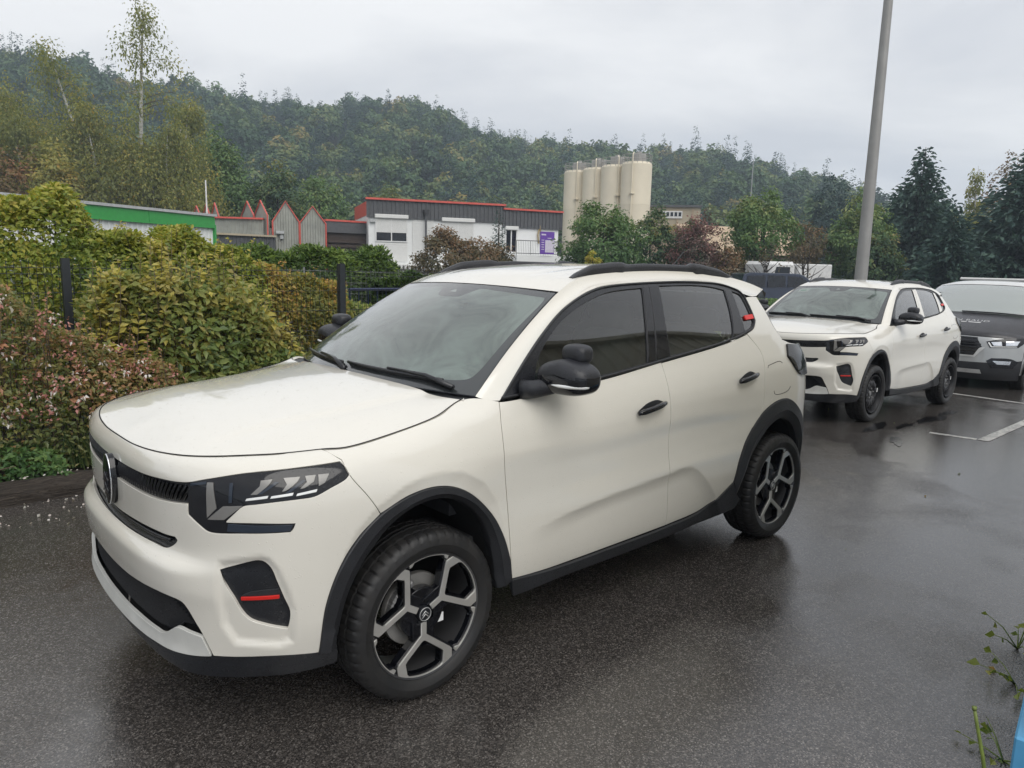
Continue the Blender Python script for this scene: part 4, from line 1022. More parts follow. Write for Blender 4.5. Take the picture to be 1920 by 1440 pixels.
    for y in (-.38, .38):
        v, f = superell((3.12, y, 1.29), (.045, .125, .07), 3, 20, 12); obj('headrest', v, f, MATS['seat_cloth'], rs)
    m = MB(); v, f = superell((1.66, 0, 1.395), (.03, .11, .035), 3, 16, 10); m.add(v, f); m.build('cabin_mirror', MATS['interior_dark'], root, True)
    m = MB(); m.add([(1.75, -.52, 1.49), (3.3, -.5, 1.49), (3.3, .5, 1.49), (1.75, .52, 1.49)], [(0, 1, 2, 3)]); m.build('headlining', MATS['headliner'], root)
    m = MB(); m.box((2.2, 0, .50), (2.3, 1.45, .04)); m.box((2.2, -.74, .80), (2.0, .03, .6)); m.box((2.2, .74, .80), (2.0, .03, .6)); m.build('cabin_lining', MATS['interior_dark'], root)
    # wheels
    for (x, sgn) in ((.797, 1), (.797, -1), (3.334, 1), (3.334, -1)):
        wh = empty('wheel', (x, sgn * -.742, .318), parent=root)
        if sgn < 0: wh.rotation_euler = (0, R(17), math.pi)
        build_tyre(wh)
        if alloy: build_alloy(wh)
        else: build_steel(wh)
        build_brake(wh)
# ---------------------------------------------------------------- setting: wet asphalt, bed, verge, hill
def gz(x):
    """the car park falls away slightly towards the back"""
    x = np.asarray(x, float); return -.035 * (np.log1p(np.exp((np.minimum(x, 14) - 6.3) * 4)) / 4)
def mat_asphalt():
    t = NT('asphalt'); co = t.co('Object')
    st = t.vor(210, co=co); st2 = t.vor(100, co=co); fine = t.noise(420, 3, .6, co=co); big = t.noise(.42, 5, .6, co=co, dist=.5); mid = t.noise(2.3, 5, .62, co=co)
    cell = t.n('ShaderNodeSeparateColor'); t.L.new(st.outputs['Color'], cell.inputs[0])
    cell2 = t.n('ShaderNodeSeparateColor'); t.L.new(st2.outputs['Color'], cell2.inputs[0])
    base = t.ramp(cell.outputs[0], [(0, (.016, .0150, .0142)), (.45, (.053, .047, .042)), (.75, (.105, .094, .086)), (.92, (.19, .17, .155)), (1, (.34, .315, .29))])
    base2 = t.ramp(cell2.outputs[1], [(0, (.022, .0205, .019)), (.7, (.068, .061, .055)), (.95, (.12, .108, .098)), (1, (.26, .24, .22))])
    col = t.mix(.30, base, base2)
    wet = t.rng(t.math('ADD', t.math('MULTIPLY', big, .75), t.math('MULTIPLY', mid, .35)), .30, .58, 0, 1)
    col = t.mix(t.math('MULTIPLY', wet, .32), col, (.020, .0195, .020))
    rough = t.rng(wet, 0, 1, .34, .11)
    pores = t.math('SUBTRACT', 1.0, st.outputs['Distance'])
    h = t.math('ADD', t.math('MULTIPLY', st.outputs['Distance'], -.8), t.math('MULTIPLY', fine, .35))
    amp = t.rng(wet, 0, 1, .75, .12)
    nb = t.n('ShaderNodeBump', Distance=.0035); t.L.new(amp, nb.inputs['Strength']); t.L.new(h, nb.inputs['Height'])
    t.set(color=col, rough=rough, normal=nb.outputs[0], spec=1.0)
    MATS['asphalt'] = t.m
mat_asphalt()
def mat_ground(name, a, b, c, scale=3, bump=.6):
    t = NT(name); co = t.co('Object'); f = t.noise(scale, 7, .65, co=co); g = t.noise(scale * 14, 4, .7, co=co)
    col = t.mix(t.rng(g, .35, .65, 0, 1), t.ramp(f, [(.3, a), (.55, b), (.75, c)]), tuple(x * .6 for x in a))
    t.set(color=col, rough=.9, normal=t.bump(g, bump, .03)); MATS[name] = t.m
mat_ground('bed_soil', (.022, .016, .011), (.035, .027, .018), (.05, .042, .03), 6)
mat_ground('verge_grass', (.035, .055, .014), (.05, .075, .02), (.075, .085, .03), .4)
mat_ground('forest_floor', (.018, .03, .012), (.03, .042, .018), (.035, .04, .02), .05)
mat_ground('yard', (.07, .068, .064), (.09, .088, .083), (.11, .107, .10), .5, .2)
# asphalt sheet with the slope, to the planting bed on the left
xs = np.concatenate([np.linspace(-40, -6, 12), np.arange(-5, 5, 1.), np.arange(5, 16, .4), np.linspace(17, 60, 12)]); ys = np.concatenate([np.linspace(-40, -4, 10), np.linspace(-3, 2.62, 10)])
X, Y = np.meshgrid(xs, ys, indexing='ij'); V = np.stack([X, Y, gz(X)], -1).reshape(-1, 3); F = [f[::-1] for f in grid_faces(len(xs), len(ys))]
F = [f[::-1] for f in F]
tag(obj('asphalt', V, F, MATS['asphalt']), kind='structure')
# car park continues beyond the end of the bed on the right
xs2 = np.concatenate([np.arange(11.0, 16, .5), np.linspace(17, 60, 10)]); ys2 = np.linspace(2.62, 9.0, 8)
X, Y = np.meshgrid(xs2, ys2, indexing='ij'); V = np.stack([X, Y, gz(X)], -1).reshape(-1, 3)
tag(obj('car_park', V, grid_faces(len(xs2), len(ys2)), MATS['asphalt']), kind='structure')
bx = np.linspace(-30, 11, 60); by = np.linspace(2.70, 4.6, 12); X, Y = np.meshgrid(bx, by, indexing='ij')
V = np.stack([X, Y, gz(X) + .05 + .035 * np.sin(X * 3.1 + Y * 2) * np.cos(Y * 5.3 - X) + .05 * np.clip((Y - 2.7) / .6, 0, 1)], -1).reshape(-1, 3)
tag(obj('planting_bed', V, grid_faces(60, 12), MATS['bed_soil']), kind='structure')
# far ground to the horizon, behind the beds
xs = np.concatenate([np.linspace(-600, -40, 8), np.linspace(-30, 120, 40), np.linspace(140, 700, 8)]); ys = np.concatenate([np.linspace(4.6, 60, 30), np.linspace(70, 700, 10)])
X, Y = np.meshgrid(xs, ys, indexing='ij'); V = np.stack([X, Y, np.minimum(gz(X), 0) - .03 + .02 * np.sin(X * .7) * np.sin(Y * .9)], -1).reshape(-1, 3)
tag(obj('verge', V, grid_faces(len(xs), len(ys)), MATS['verge_grass']), kind='structure')
m = MB(); m.add([(11, 9.0, -.26), (140, 9.0, -.26), (140, 60, -.26), (30, 60, -.26)], [(0, 1, 2, 3)]); tag(m.build('yard', MATS['yard']), kind='structure')
m = MB(); m.add([(-30, 10.9, .004), (30, 10.9, .004), (26, 38, .0), (-30, 24, .0)], [(0, 1, 2, 3)]); tag(m.build('street', MATS['yard']), kind='structure')
m = MB(); m.add([(-700, -700, -.34), (700, -700, -.34), (700, 700, -.34), (-700, 700, -.34)], [(0, 1, 2, 3)]); tag(m.build('terrain', MATS['verge_grass']), kind='structure')
# hill: terrain whose crest carries the wood
SKY = [(-12, .20), (3.6, .198), (8.7, .212), (10.4, .214), (12.7, .212), (13.8, .200), (16, .199), (18.6, .200), (21.9, .191), (24.4, .193), (28.1, .188), (31.5, .200), (35, .200), (37.8, .188), (39.8, .172), (42.2, .160), (45.4, .157), (49, .151), (52.4, .146), (54.1, .150), (57.6, .147), (60.6, .131), (63.2, .118), (65.3, .106), (68.2, .085), (70.2, .064), (73.3, .060), (76.7, .055), (82.6, .05), (100, .04)]
CX, CY = -.67, -2.85
D0, D1 = 115., 320.
def hill_z(az, d):
    top = np.interp(az, [a for a, _ in SKY], [e for _, e in SKY]) * D1 + 1.58 - 8.5
    t = np.clip((d - D0) / (D1 - D0), 0, 1.25); s = np.where(t < 1, .35 * t + .65 * (t * t * (3 - 2 * t)), 1 - .6 * (t - 1))
    return top * s + 2.0 * np.sin(az * .9 + d * .03) * np.clip(t, 0, 1) * np.clip(1 - t, 0, 1)
az = np.arange(-12, 101, 1.5); dd = np.concatenate([np.arange(112, 330, 9), [345, 370, 420]])
A, D = np.meshgrid(az, dd, indexing='ij'); V = np.stack([CX + D * np.sin(np.radians(A)), CY + D * np.cos(np.radians(A)), hill_z(A, D) - .2], -1).reshape(-1, 3)
tag(obj('hill', V, [f[::-1] for f in grid_faces(len(az), len(dd))], MATS['forest_floor']), kind='structure')
# painted bay lines
def mat_line():
    t = NT('line_paint'); co = t.co('Object'); w = t.rng(t.math('ADD', t.noise(34, 6, .7, co=co), t.math('MULTIPLY', t.noise(4, 3, co=co), .4)), .55, .82, 0, 1)
    t.set(color=t.mix(w, (.55, .54, .50), (.07, .066, .063)), rough=.45, normal=t.bump(t.noise(300, 3, co=co), .4, .002)); MATS['line_paint'] = t.m
mat_line()
def strip(name, pts, w, n=24):
    P = np.array(pts, float); L = np.linspace(0, 1, n); q = P[0] * (1 - L)[:, None] + P[1] * L[:, None]; d = P[1] - P[0]; d /= np.linalg.norm(d); s = np.array([-d[1], d[0]]) * w / 2
    V = np.concatenate([np.c_[q + s, gz(q[:, 0]) + .004], np.c_[q - s, gz(q[:, 0]) + .004]]); F = [(n + k, n + k + 1, k + 1, k) for k in range(n - 1)]
    return tag(obj(name, V, F, MATS['line_paint']), kind='structure')
def gpt(px, py): return None
strip('bay_line', [(7.62, -.80), (13.4, -.62)], .10, 40)
strip('bay_line', [(7.56, -.33), (7.64, -.74)], .08, 8)
strip('bay_line', [(11.6, .9), (11.45, -.55)], .09, 12)
# standing water in the hollows beside the second car
def mat_water():
    t = NT('rain_water'); t.set(color=(.012, .012, .013), rough=.10, spec=.6, normal=t.bump(t.noise(60, 3), .15, .004)); MATS['rain_water'] = t.m
mat_water()
def puddle(x, y, a, b, rot, seed):
    rr = np.random.default_rng(seed); t = np.linspace(0, 2 * math.pi, 44, endpoint=False); r = 1 + .22 * np.sin(2 * t + rr.random() * 6) + .16 * np.sin(3 * t + rr.random() * 6) + .10 * np.sin(7 * t + rr.random() * 6)
    q = np.stack([a * r * np.cos(t), b * r * np.sin(t)], 1); c, s_ = math.cos(rot), math.sin(rot); q = q @ np.array([[c, s_], [-s_, c]]) + [x, y]
    V = np.c_[q, gz(q[:, 0]) + .003]; tag(obj('puddle', V, [tuple(range(44))], MATS['rain_water']), kind='structure')
for k, a in enumerate(((7.35, .12, .34, .07, .15), (7.75, -.02, .22, .05, .1), (8.55, -.03, .42, .08, .05), (9.3, .02, .30, .06, .1), (6.75, -.30, .25, .05, .3))): puddle(*a, 60 + k)
# weathered sleeper edging the bed
def mat_sleeper():
    t = NT('old_timber'); mp = t.n('ShaderNodeMapping'); mp.inputs['Scale'].default_value = (.7, 14, 14); t.L.new(t.co(), mp.inputs[0])
    g = t.noise(6, 8, .7, co=mp.outputs[0], dist=.6)
    t.set(color=t.ramp(g, [(.25, (.014, .011, .009)), (.45, (.045, .034, .026)), (.62, (.10, .080, .062)), (.8, (.21, .18, .15))]), rough=.8, normal=t.bump(g, 1.0, .05)); MATS['old_timber'] = t.m
mat_sleeper()
k = 0
for x0, x1, lab in ((-2.35, .62, 'weathered dark timber sleeper edging the bed, littered with white petals'), (.66, 3.3, 'weathered dark timber sleeper edging the bed beside the parked white car'), (3.34, 6.0, 'weathered dark timber sleeper edging the bed beyond the nearest car'), (6.04, 8.7, 'weathered dark timber sleeper edging the bed beside the second white car')):
    n = 26; xx = np.linspace(x0, x1, n); rr = np.random.default_rng(5 + k); k += 1; rows = []
    for (a, b) in ((0, 0), (.0, .05), (.015, .085), (.05, .105), (.15, .11), (.19, .095), (.205, .06), (.205, 0)):
        rows.append(np.stack([xx, 2.53 + a + .018 * rr.standard_normal(n) + .02 * np.sin(xx * 2), gz(xx) + b * (1 + .16 * np.sin(xx * 4 + a * 9)) + .012 * rr.standard_normal(n) * (b > 0)], 1))
    G = np.stack(rows, 1); F = [f[::-1] for f in grid_faces(n, 8)] + [tuple(range(8))[::-1], tuple(range((n - 1) * 8, n * 8))]
    o = auto(obj('timber_sleeper', G.reshape(-1, 3), F, MATS['old_timber']), 50)
    tag(o, lab or 'weathered timber sleeper edging the bed behind the parked white cars', 'timber edging', 'timber sleepers edging the planting bed')
# building the photographer stands beside: pale ribbed cladding above a blue plinth
simple('pale_cladding', (.66, .62, .50), .45, var=.06, scale=2); simple('blue_paint', (.10, .36, .62), .4)
bw = empty('warehouse_wall', (1.845, -2.408, 0), R(8.0))
tag(bw, 'blue painted plinth of pale ribbed wall at the right edge of the photo', 'wall')
m = MB(); m.box((2.3, -.03, .10), (4.6, .06, .20), bev=.006); m.build('plinth', MATS['blue_paint'], bw)
m = MB(); pr = []
for k in range(int(4.6 / .2)):
    x = k * .2; pr += [(x, -.09), (x + .13, -.09), (x + .145, -.06), (x + .185, -.06)]
m.add(np.array([(x, y, .34) for x, y in pr] + [(x, y, 2.5) for x, y in pr]), [(i, i + 1, len(pr) + i + 1, len(pr) + i)[::-1] for i in range(len(pr) - 1)]); m.build('ribbed_cladding', MATS['pale_cladding'], bw)
m = MB(); m.box((2.3, -.14, 1.25), (4.6, .05, 2.5)); m.box((2.3, -.09, 2.53), (4.64, .18, .06)); m.build('wall_core', MATS['pale_cladding'], bw)
# ---------------------------------------------------------------- vegetation
def mat_leaf(name, stops, rough=.45, trans=.25, spec=.4):
    t = NT(name); a = t.n('ShaderNodeAttribute', attribute_name='tint')
    col = t.ramp(a.outputs['Fac'], stops); t.set(color=col, rough=rough, spec=spec)
    tr = t.N.new('ShaderNodeBsdfTranslucent'); t.L.new(t.mix(1.0, col, (1.0, 1.0, .55), 'MULTIPLY'), tr.inputs[0])
    mx = t.N.new('ShaderNodeMixShader'); mx.inputs[0].default_value = trans; t.L.new(t.b.outputs[0], mx.inputs[1]); t.L.new(tr.outputs[0], mx.inputs[2]); t.L.new(mx.outputs[0], t.out.inputs[0])
    MATS[name] = t.m
mat_leaf('leaf_forest', [(0, (.020, .052, .028)), (.35, (.050, .104, .046)), (.65, (.10, .165, .060)), (.88, (.185, .215, .07)), (1, (.28, .22, .07))], .6)
mat_leaf('leaf_conifer', [(0, (.014, .038, .034)), (.6, (.038, .082, .068)), (1, (.075, .13, .095))], .6, .15)
mat_leaf('leaf_green', [(0, (.045, .10, .034)), (.5, (.10, .19, .055)), (.8, (.18, .26, .08)), (1, (.28, .31, .11))], .45, .3)
mat_leaf('leaf_birch', [(0, (.17, .20, .07)), (.4, (.29, .31, .105)), (.7, (.40, .37, .11)), (.9, (.50, .39, .10)), (1, (.55, .36, .10))], .5, .5)
mat_leaf('leaf_autumn', [(0, (0.095, 0.067, 0.027)), (.4, (0.162, 0.114, 0.038)), (.75, (0.171, 0.107, 0.036)), (1, (0.242, 0.114, 0.043))], .5)
mat_leaf('leaf_maple', [(0, (.055, .065, .033)), (.4, (.12, .105, .05)), (.75, (.20, .13, .065)), (1, (.27, .15, .075))], .5, .3)
mat_leaf('leaf_red', [(0, (.06, .07, .045)), (.4, (.13, .09, .075)), (.75, (.22, .11, .10)), (1, (.32, .15, .14))], .5, .3)
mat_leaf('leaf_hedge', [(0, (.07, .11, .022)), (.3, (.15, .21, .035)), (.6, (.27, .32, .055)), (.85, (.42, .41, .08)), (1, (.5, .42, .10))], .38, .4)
mat_leaf('leaf_shrub', [(0, (.085, .14, .05)), (.35, (.19, .255, .075)), (.65, (.31, .33, .095)), (.88, (.40, .33, .11)), (1, (.56, .49, .12))], .36, .42)
mat_leaf('leaf_abelia', [(0, (.07, .11, .042)), (.4, (.17, .20, .07)), (.7, (.28, .25, .085)), (.9, (.40, .24, .11)), (1, (.48, .25, .14))], .4, .38)
mat_leaf('leaf_copper', [(0, (.10, .14, .045)), (.45, (.24, .25, .065)), (.75, (.44, .33, .08)), (1, (.56, .32, .11))], .45, .4)
mat_leaf('leaf_thuja', [(0, (.03, .06, .016)), (.5, (.075, .135, .028)), (.85, (.16, .235, .04)), (1, (.22, .29, .06))], .55, .25)
mat_leaf('flower_pink', [(0, (.42, .17, .15)), (.6, (.58, .27, .24)), (1, (.70, .46, .40))], .5, .35)
mat_leaf('flower_white', [(0, (.62, .54, .50)), (1, (.85, .82, .78))], .5, .3)
mat_leaf('grass_blade', [(0, (0.038, 0.076, 0.028)), (.5, (0.095, 0.152, 0.057)), (.85, (0.190, 0.209, 0.085)), (1, (0.228, 0.194, 0.103))], .45, .3)
simple('bark', (.045, .036, .028), .9, var=.4, scale=20, bump=.6, bscale=40); simple('stalk_green', (.16, .21, .045), .5, var=.25, scale=30); simple('twig', (.10, .075, .05), .8, var=.3, scale=20)
def mat_birchbark():
    t = NT('birch_bark'); co = t.co('Object'); mp = t.n('ShaderNodeMapping'); mp.inputs['Scale'].default_value = (2, 2, 6); t.L.new(co, mp.inputs[0])
    g = t.noise(2.5, 6, .7, co=mp.outputs[0]); t.set(color=t.ramp(g, [(.36, (.07, .065, .06)), (.46, (.45, .44, .41)), (.75, (.62, .61, .58))]), rough=.8); MATS['birch_bark'] = t.m
mat_birchbark()
def unit(v): return v / np.maximum(np.linalg.norm(v, axis=-1, keepdims=True), 1e-9)
def leaves(C, D, L, Wd, rng, droop=.15, fold=.12, face=None):
    """two-triangle folded leaves: base, right, tip, left; `face` turns the blades towards a direction"""
    n = len(C); D = unit(D)
    if face is None:
        Rn = rng.standard_normal((n, 3)); S = unit(np.cross(D, Rn)); Nn = np.cross(S, D)
    else:
        Nf = unit(face); D = unit(D - Nf * np.sum(D * Nf, 1, keepdims=True) * .85); S = unit(np.cross(D, Nf)); Nn = np.cross(S, D)
    f = np.where(Nn[:, 2:] < 0, -1, 1); Nn = Nn * f; S = S * f
    L = np.broadcast_to(L, (n,))[:, None]; Wd = np.broadcast_to(Wd, (n,))[:, None]
    tip = C + D * L - np.array([0, 0, 1]) * L * droop; mid = C + D * L * .45
    a = mid + S * Wd * .5 + Nn * Wd * fold; b = mid - S * Wd * .5 + Nn * Wd * fold
    V = np.stack([C, a, tip, b], 1).reshape(-1, 3); k = np.arange(n)[:, None] * 4
    F = np.concatenate([k + [0, 1, 2], k + [0, 2, 3]], 1).reshape(-1, 3)
    return V, F
def foliage_obj(name, parts, mat, parent=None, smooth=False):
    """parts: list of (V, F, tint per face)"""
    Vs, Fs, Ts, b = [], [], [], 0
    for V, F, T in parts:
        Vs.append(V); Fs.append(F + b); Ts.append(T); b += len(V)
    o = obj(name, np.vstack(Vs), np.vstack(Fs).astype(np.int32), MATS[mat], parent, smooth=smooth)
    at = o.data.attributes.new('tint', 'FLOAT', 'FACE'); at.data.foreach_set('value', np.concatenate(Ts).astype(np.float32)); return o
def clumps(rng, C, rc, nl, size, out=None, tint=.5, tspread=.22, aspect=.55, squash=.8, droop=.15, up=.25, jit=.42):
    """leaf clumps round centres C"""
    nc = len(C); O = rng.standard_normal((nc, nl, 3)); O = O / np.maximum(np.linalg.norm(O, axis=2, keepdims=True), 1e-6) * (rng.random((nc, nl, 1)) ** .45)
    O = O * np.broadcast_to(rc, (nc,))[:, None, None] * [1, 1, squash]; P = (C[:, None] + O).reshape(-1, 3)
    D = unit(O.reshape(-1, 3)) + rng.standard_normal((nc * nl, 3)) * .6 + [0, 0, up]
    if out is not None: D += np.repeat(out, nl, 0) * .5
    fc = unit(O.reshape(-1, 3)) * .8 + (np.repeat(out, nl, 0) * .7 if out is not None else 0) + [0, 0, .45] + rng.standard_normal((nc * nl, 3)) * jit
    L = size * (.7 + .6 * rng.random(nc * nl)); V, F = leaves(P, D + rng.standard_normal(D.shape) * .8, L, L * aspect, rng, droop, .12, fc)
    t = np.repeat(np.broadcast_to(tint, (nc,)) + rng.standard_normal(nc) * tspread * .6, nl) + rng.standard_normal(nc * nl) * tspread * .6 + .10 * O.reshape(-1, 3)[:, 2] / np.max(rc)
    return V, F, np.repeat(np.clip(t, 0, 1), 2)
def crown(rng, h0, h1, Rx, nc, nl, size, tint=.45, lump=.22, shape=.5, shell=.55, **kw):
    """uneven broadleaf crown between h0 and h1"""
    d = unit(rng.standard_normal((nc, 3))); d[:, 2] = d[:, 2] * .9 + .08; d = unit(d)
    ph = rng.random(6) * 6.28; az = np.arctan2(d[:, 1], d[:, 0])
    lm = 1 + lump * (np.sin(3 * az + ph[0]) * np.cos(4 * d[:, 2] + ph[1]) + .7 * np.sin(5 * az + ph[2] + 6 * d[:, 2]))
    r = (shell + (1 - shell) * rng.random(nc) ** .6) * lm * .9
    zc = (h0 + h1) / 2; hz = (h1 - h0) / 2; C = d * r[:, None] * [Rx, Rx, hz]
    C[:, :2] *= (1 - shape * .5 * np.clip(C[:, 2:] / hz, -1, 1)); C[:, 2] += zc
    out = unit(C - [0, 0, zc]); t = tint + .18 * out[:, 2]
    return clumps(rng, C, Rx * kw.pop('rc', .26), nl, size, out, t, **kw)
def trunk_mb(rng, H, r, limbs=6, spread=.5, bend=.03, start=.3, mb=None, r2=.2):
    m = mb or MB(); n = 8; z = np.linspace(0, H, n); ax = np.stack([np.cumsum(rng.standard_normal(n) * bend * H / n), np.cumsum(rng.standard_normal(n) * bend * H / n), z], 1); ax[0, :2] = 0
    m.tube(ax, np.linspace(r, r * r2, n), 7)
    for k in range(limbs):
        f = start + (1 - start) * (k + rng.random() * .5) / limbs * .9; i = f * (n - 1); p = ax[int(i)] * (1 - i % 1) + ax[min(int(i) + 1, n - 1)] * (i % 1)
        a = rng.random() * 6.28; L = spread * H * (1 - f * .6) * (.6 + .5 * rng.random()); s = np.linspace(0, 1, 5)[:, None]
        q = p + s * [math.cos(a) * L, math.sin(a) * L, L * .55] + (s ** 2) * [0, 0, L * .25]; m.tube(q, np.linspace(r * (1 - f) * .55 + .012, .008, 5), 5)
    return m
def conifer_parts(rng, H, Rx, levels, per, size, h0=.05, dens=1.0, tint=.4, droop=.25, power=.9, ragged=.25):
    C = [];Dr = [];S = []
    for k in range(levels):
        f = k / levels; z = H * (h0 + (1 - h0) * f); rr = Rx * (1 - f) ** power
        for j in range(max(4, int(per * (1 - f * .6)))):
            a = rng.random() * 6.28; L = rr * (1 - ragged + 1.6 * ragged * rng.random()); nn = max(2, int(dens * L / size * 2.2)); s = (np.arange(nn) + .6) / nn
            jit = rng.standard_normal((nn, 3)) * size * .22
            P = np.stack([np.cos(a) * L * s, np.sin(a) * L * s, z + (rng.random() - .5) * H / levels * 1.2 - droop * L * s + .18 * L * s * s], 1) + jit
            C.append(P); d = np.stack([np.full(nn, np.cos(a)), np.full(nn, np.sin(a)), np.full(nn, .05)], 1) + rng.standard_normal((nn, 3)) * .35; Dr.append(d); S.append(np.full(nn, size) * (1.1 - .4 * s) * (1 - .5 * f))
    C = np.vstack(C); D = np.vstack(Dr); S = np.concatenate(S) * (.75 + .5 * rng.random(len(C)))
    # leader
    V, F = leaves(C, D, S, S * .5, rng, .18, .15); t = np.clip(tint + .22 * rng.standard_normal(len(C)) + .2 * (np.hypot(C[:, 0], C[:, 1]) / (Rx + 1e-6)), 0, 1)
    return V, F, np.repeat(t, 2)
def at_xy(V, x, y, z=0): return V + np.array([x, y, z])

# --- the wood on the hill: one mass of many merged trees
def build_wood():
    rng = np.random.default_rng(21); base = []
    for k in range(6):
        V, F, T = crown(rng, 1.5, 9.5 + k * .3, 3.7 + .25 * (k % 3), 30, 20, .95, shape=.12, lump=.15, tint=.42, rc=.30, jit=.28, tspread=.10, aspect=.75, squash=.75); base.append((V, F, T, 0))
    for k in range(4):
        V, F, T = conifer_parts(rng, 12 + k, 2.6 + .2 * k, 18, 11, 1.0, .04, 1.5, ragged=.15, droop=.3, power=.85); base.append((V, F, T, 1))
    out = {0: [], 1: []}; n = 0
    d = 124.
    while d < 328:
        step = 6.6 + (d - 124) * .004
        a = -9 + rng.random() * 2
        while a < 97:
            aa = a + rng.standard_normal() * .35 * step / d * 57.3 * .5; di = d + rng.standard_normal() * step * .3
            e = np.interp(aa, [p[0] for p in SKY], [p[1] for p in SKY])
            z = hill_z(aa, np.array(di)); patchy = math.sin(aa * .7 + di * .031) + math.sin(aa * .33 - di * .05 + 2)
            ridge = di > 296
            con = (rng.random() < .30 + .22 * (patchy > .6)) if not ridge else (rng.random() < (.55 if (28 < aa < 37 or 52 < aa < 64) else .25))
            b = base[6 + rng.integers(4)] if con else base[rng.integers(6)]
            s = (.72 + .45 * rng.random()) * (.75 if ridge and con else (.92 if ridge else 1)); th = rng.random() * 6.28; c, s_ = math.cos(th), math.sin(th)
            V = b[0] * [s, s, s * (.85 + .3 * rng.random())]; V = V @ np.array([[c, s_, 0], [-s_, c, 0], [0, 0, 1]])
            V = V + [CX + di * math.sin(R(aa)), CY + di * math.cos(R(aa)), float(z) - .6]
            tt = np.clip(b[2] + rng.standard_normal() * .17 + (.25 if rng.random() < .10 else 0) + .06 * patchy, 0, 1)
            out[b[3]].append((V, b[1], tt)); n += 1
            a += step / d * 57.3
        d += step * .92
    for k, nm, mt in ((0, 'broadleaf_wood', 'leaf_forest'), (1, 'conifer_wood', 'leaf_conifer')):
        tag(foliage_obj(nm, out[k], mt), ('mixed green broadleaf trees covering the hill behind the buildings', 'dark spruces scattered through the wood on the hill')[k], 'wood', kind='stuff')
    return n
build_wood()

def plant(name, x, y, z, label, cat, group=None):
    o = empty(name, (x, y, z)); tag(o, label, cat, group); return o
def round_tree(name, x, y, z, H, Rx, label, mat, h0=.15, nc=70, nl=40, size=.28, tint=.45, seed=1, bark='bark', limbs=7, group=None, tr=None, cat='tree', trunks=1, **kw):
    rng = np.random.default_rng(seed); o = plant(name, x, y, z, label, cat, group)
    foliage_obj('crown', [crown(rng, H * h0, H, Rx, int(nc * 1.35), int(nl * 1.6), size, tint, **kw)], mat, o)
    m = MB()
    for k in range(trunks):
        trunk_mb(rng, H * .8, tr or H * .018, limbs, .32, .05 + .1 * (trunks > 1), mb=m)
    m.build('trunk', MATS[bark], o, True); return o
def birch(x, y, z, H, Rx, lean, label, seed, sparse=1.0, stems=1, mat='leaf_birch', group=None, h0=.12):
    rng = np.random.default_rng(seed); o = plant('birch_tree', x, y, z, label, 'tree', group); m = MB(); C = [];outd = []; tw = MB()
    for sidx in range(stems):
        n = 10; s = np.linspace(0, 1, n); off = rng.standard_normal(2) * .5 * (stems > 1); hh = H * (1 - .18 * sidx)
        ax = np.stack([lean[0] * s ** 1.4 + off[0] * s * 3 + .25 * np.sin(s * 5 + sidx), lean[1] * s ** 1.4 + off[1] * s * 3, s * hh], 1)
        m.tube(ax, np.interp(s, [0, .5, .9, 1], [.27, .17, .07, .02]) * (H / 20), 7)
        for k in range(60):
            f = h0 + (1 - h0) * rng.random() ** .8; i = f * (n - 1); p = ax[int(i)] * (1 - i % 1) + ax[min(int(i) + 1, n - 1)] * (i % 1)
            a = rng.random() * 6.28; w = Rx * (np.interp(f, [0, .15, .45, .8, 1], [.5, .9, 1, .5, .12])) * (.55 + .5 * rng.random()); t = np.linspace(0, 1, 6)[:, None]
            q = p + t * [math.cos(a) * w, math.sin(a) * w, w * .55] - (t ** 3) * [0, 0, w * .55]; tw.tube(q, np.linspace(.05 * (1 - f) + .014, .006, 6), 4)
            for tt in np.linspace(.3, 1.05, 7):
                C.append(p + tt * np.array([math.cos(a) * w, math.sin(a) * w, w * .55]) - tt ** 3 * np.array([0, 0, w * .55]) + rng.standard_normal(3) * .25 - [0, 0, .35 * rng.random()]); outd.append(f)
    C = np.array(C); f = np.array(outd); keep = rng.random(len(C)) < sparse * np.interp(f, [0, .6, .82, 1], [1, 1, .55, .4]); C = C[keep]; f = f[keep]
    foliage_obj('crown', [clumps(rng, C, Rx * .14 + .12, 30, .19, None, np.clip(.55 - .35 * f + .12 * rng.standard_normal(len(C)), .05, .95), .28, .7, 1.5, .5, -.3)], mat, o)
    m.build('trunk', MATS['birch_bark'], o, True); tw.build('branch', MATS['twig'], o, True); return o
birch(16.98, 63.56, 0, 20.1, 5.4, (-1.3, 0.8), 'tall birch with white trunks rising above the wood behind the green fascia', 3, .62, 2)
birch(13.4, 69.6, 0, 17.2, 6.2, (-3.6, 2.2), 'leaning yellowing birch left of the tall birch', 4, .7, 2)
birch(8.5, 71.0, 0, 15.6, 6.5, (-1.5, 1.0), 'yellowing birch near the left edge of the photo', 5, 1.0, 2)
birch(20.6, 62.9, 0, 14.8, 4.6, (1.2, -.8), 'olive birch just right of the tall birch', 6, 1.0, 2)
birch(15.2, 60.5, 0, 12.6, 5.0, (.3, .5), 'lower golden birch in front of the tall birch', 16, 1.0, 2)
birch(11.2, 66.0, 0, 13.5, 6.2, (-.8, .4), 'broad yellow olive birch between the leaning birch and the left edge', 76, 1.0, 2)
birch(18.6, 60.0, 0, 11.5, 5.2, (.5, .2), 'low olive birch in front of the wood, left of the flagpole', 77, 1.0, 2)
round_tree('broadleaf_tree', 7.9, 62, 0, 10.2, 3.9, 'orange tinted tree at the left edge behind the green fascia', 'leaf_autumn', .05, 90, 40, .30, .55, 7)
round_tree('broadleaf_tree', 11.6, 60, 0, 9.4, 3.0, 'brownish tree under the birches, right above the green fascia', 'leaf_birch', .05, 80, 40, .28, .45, 17)
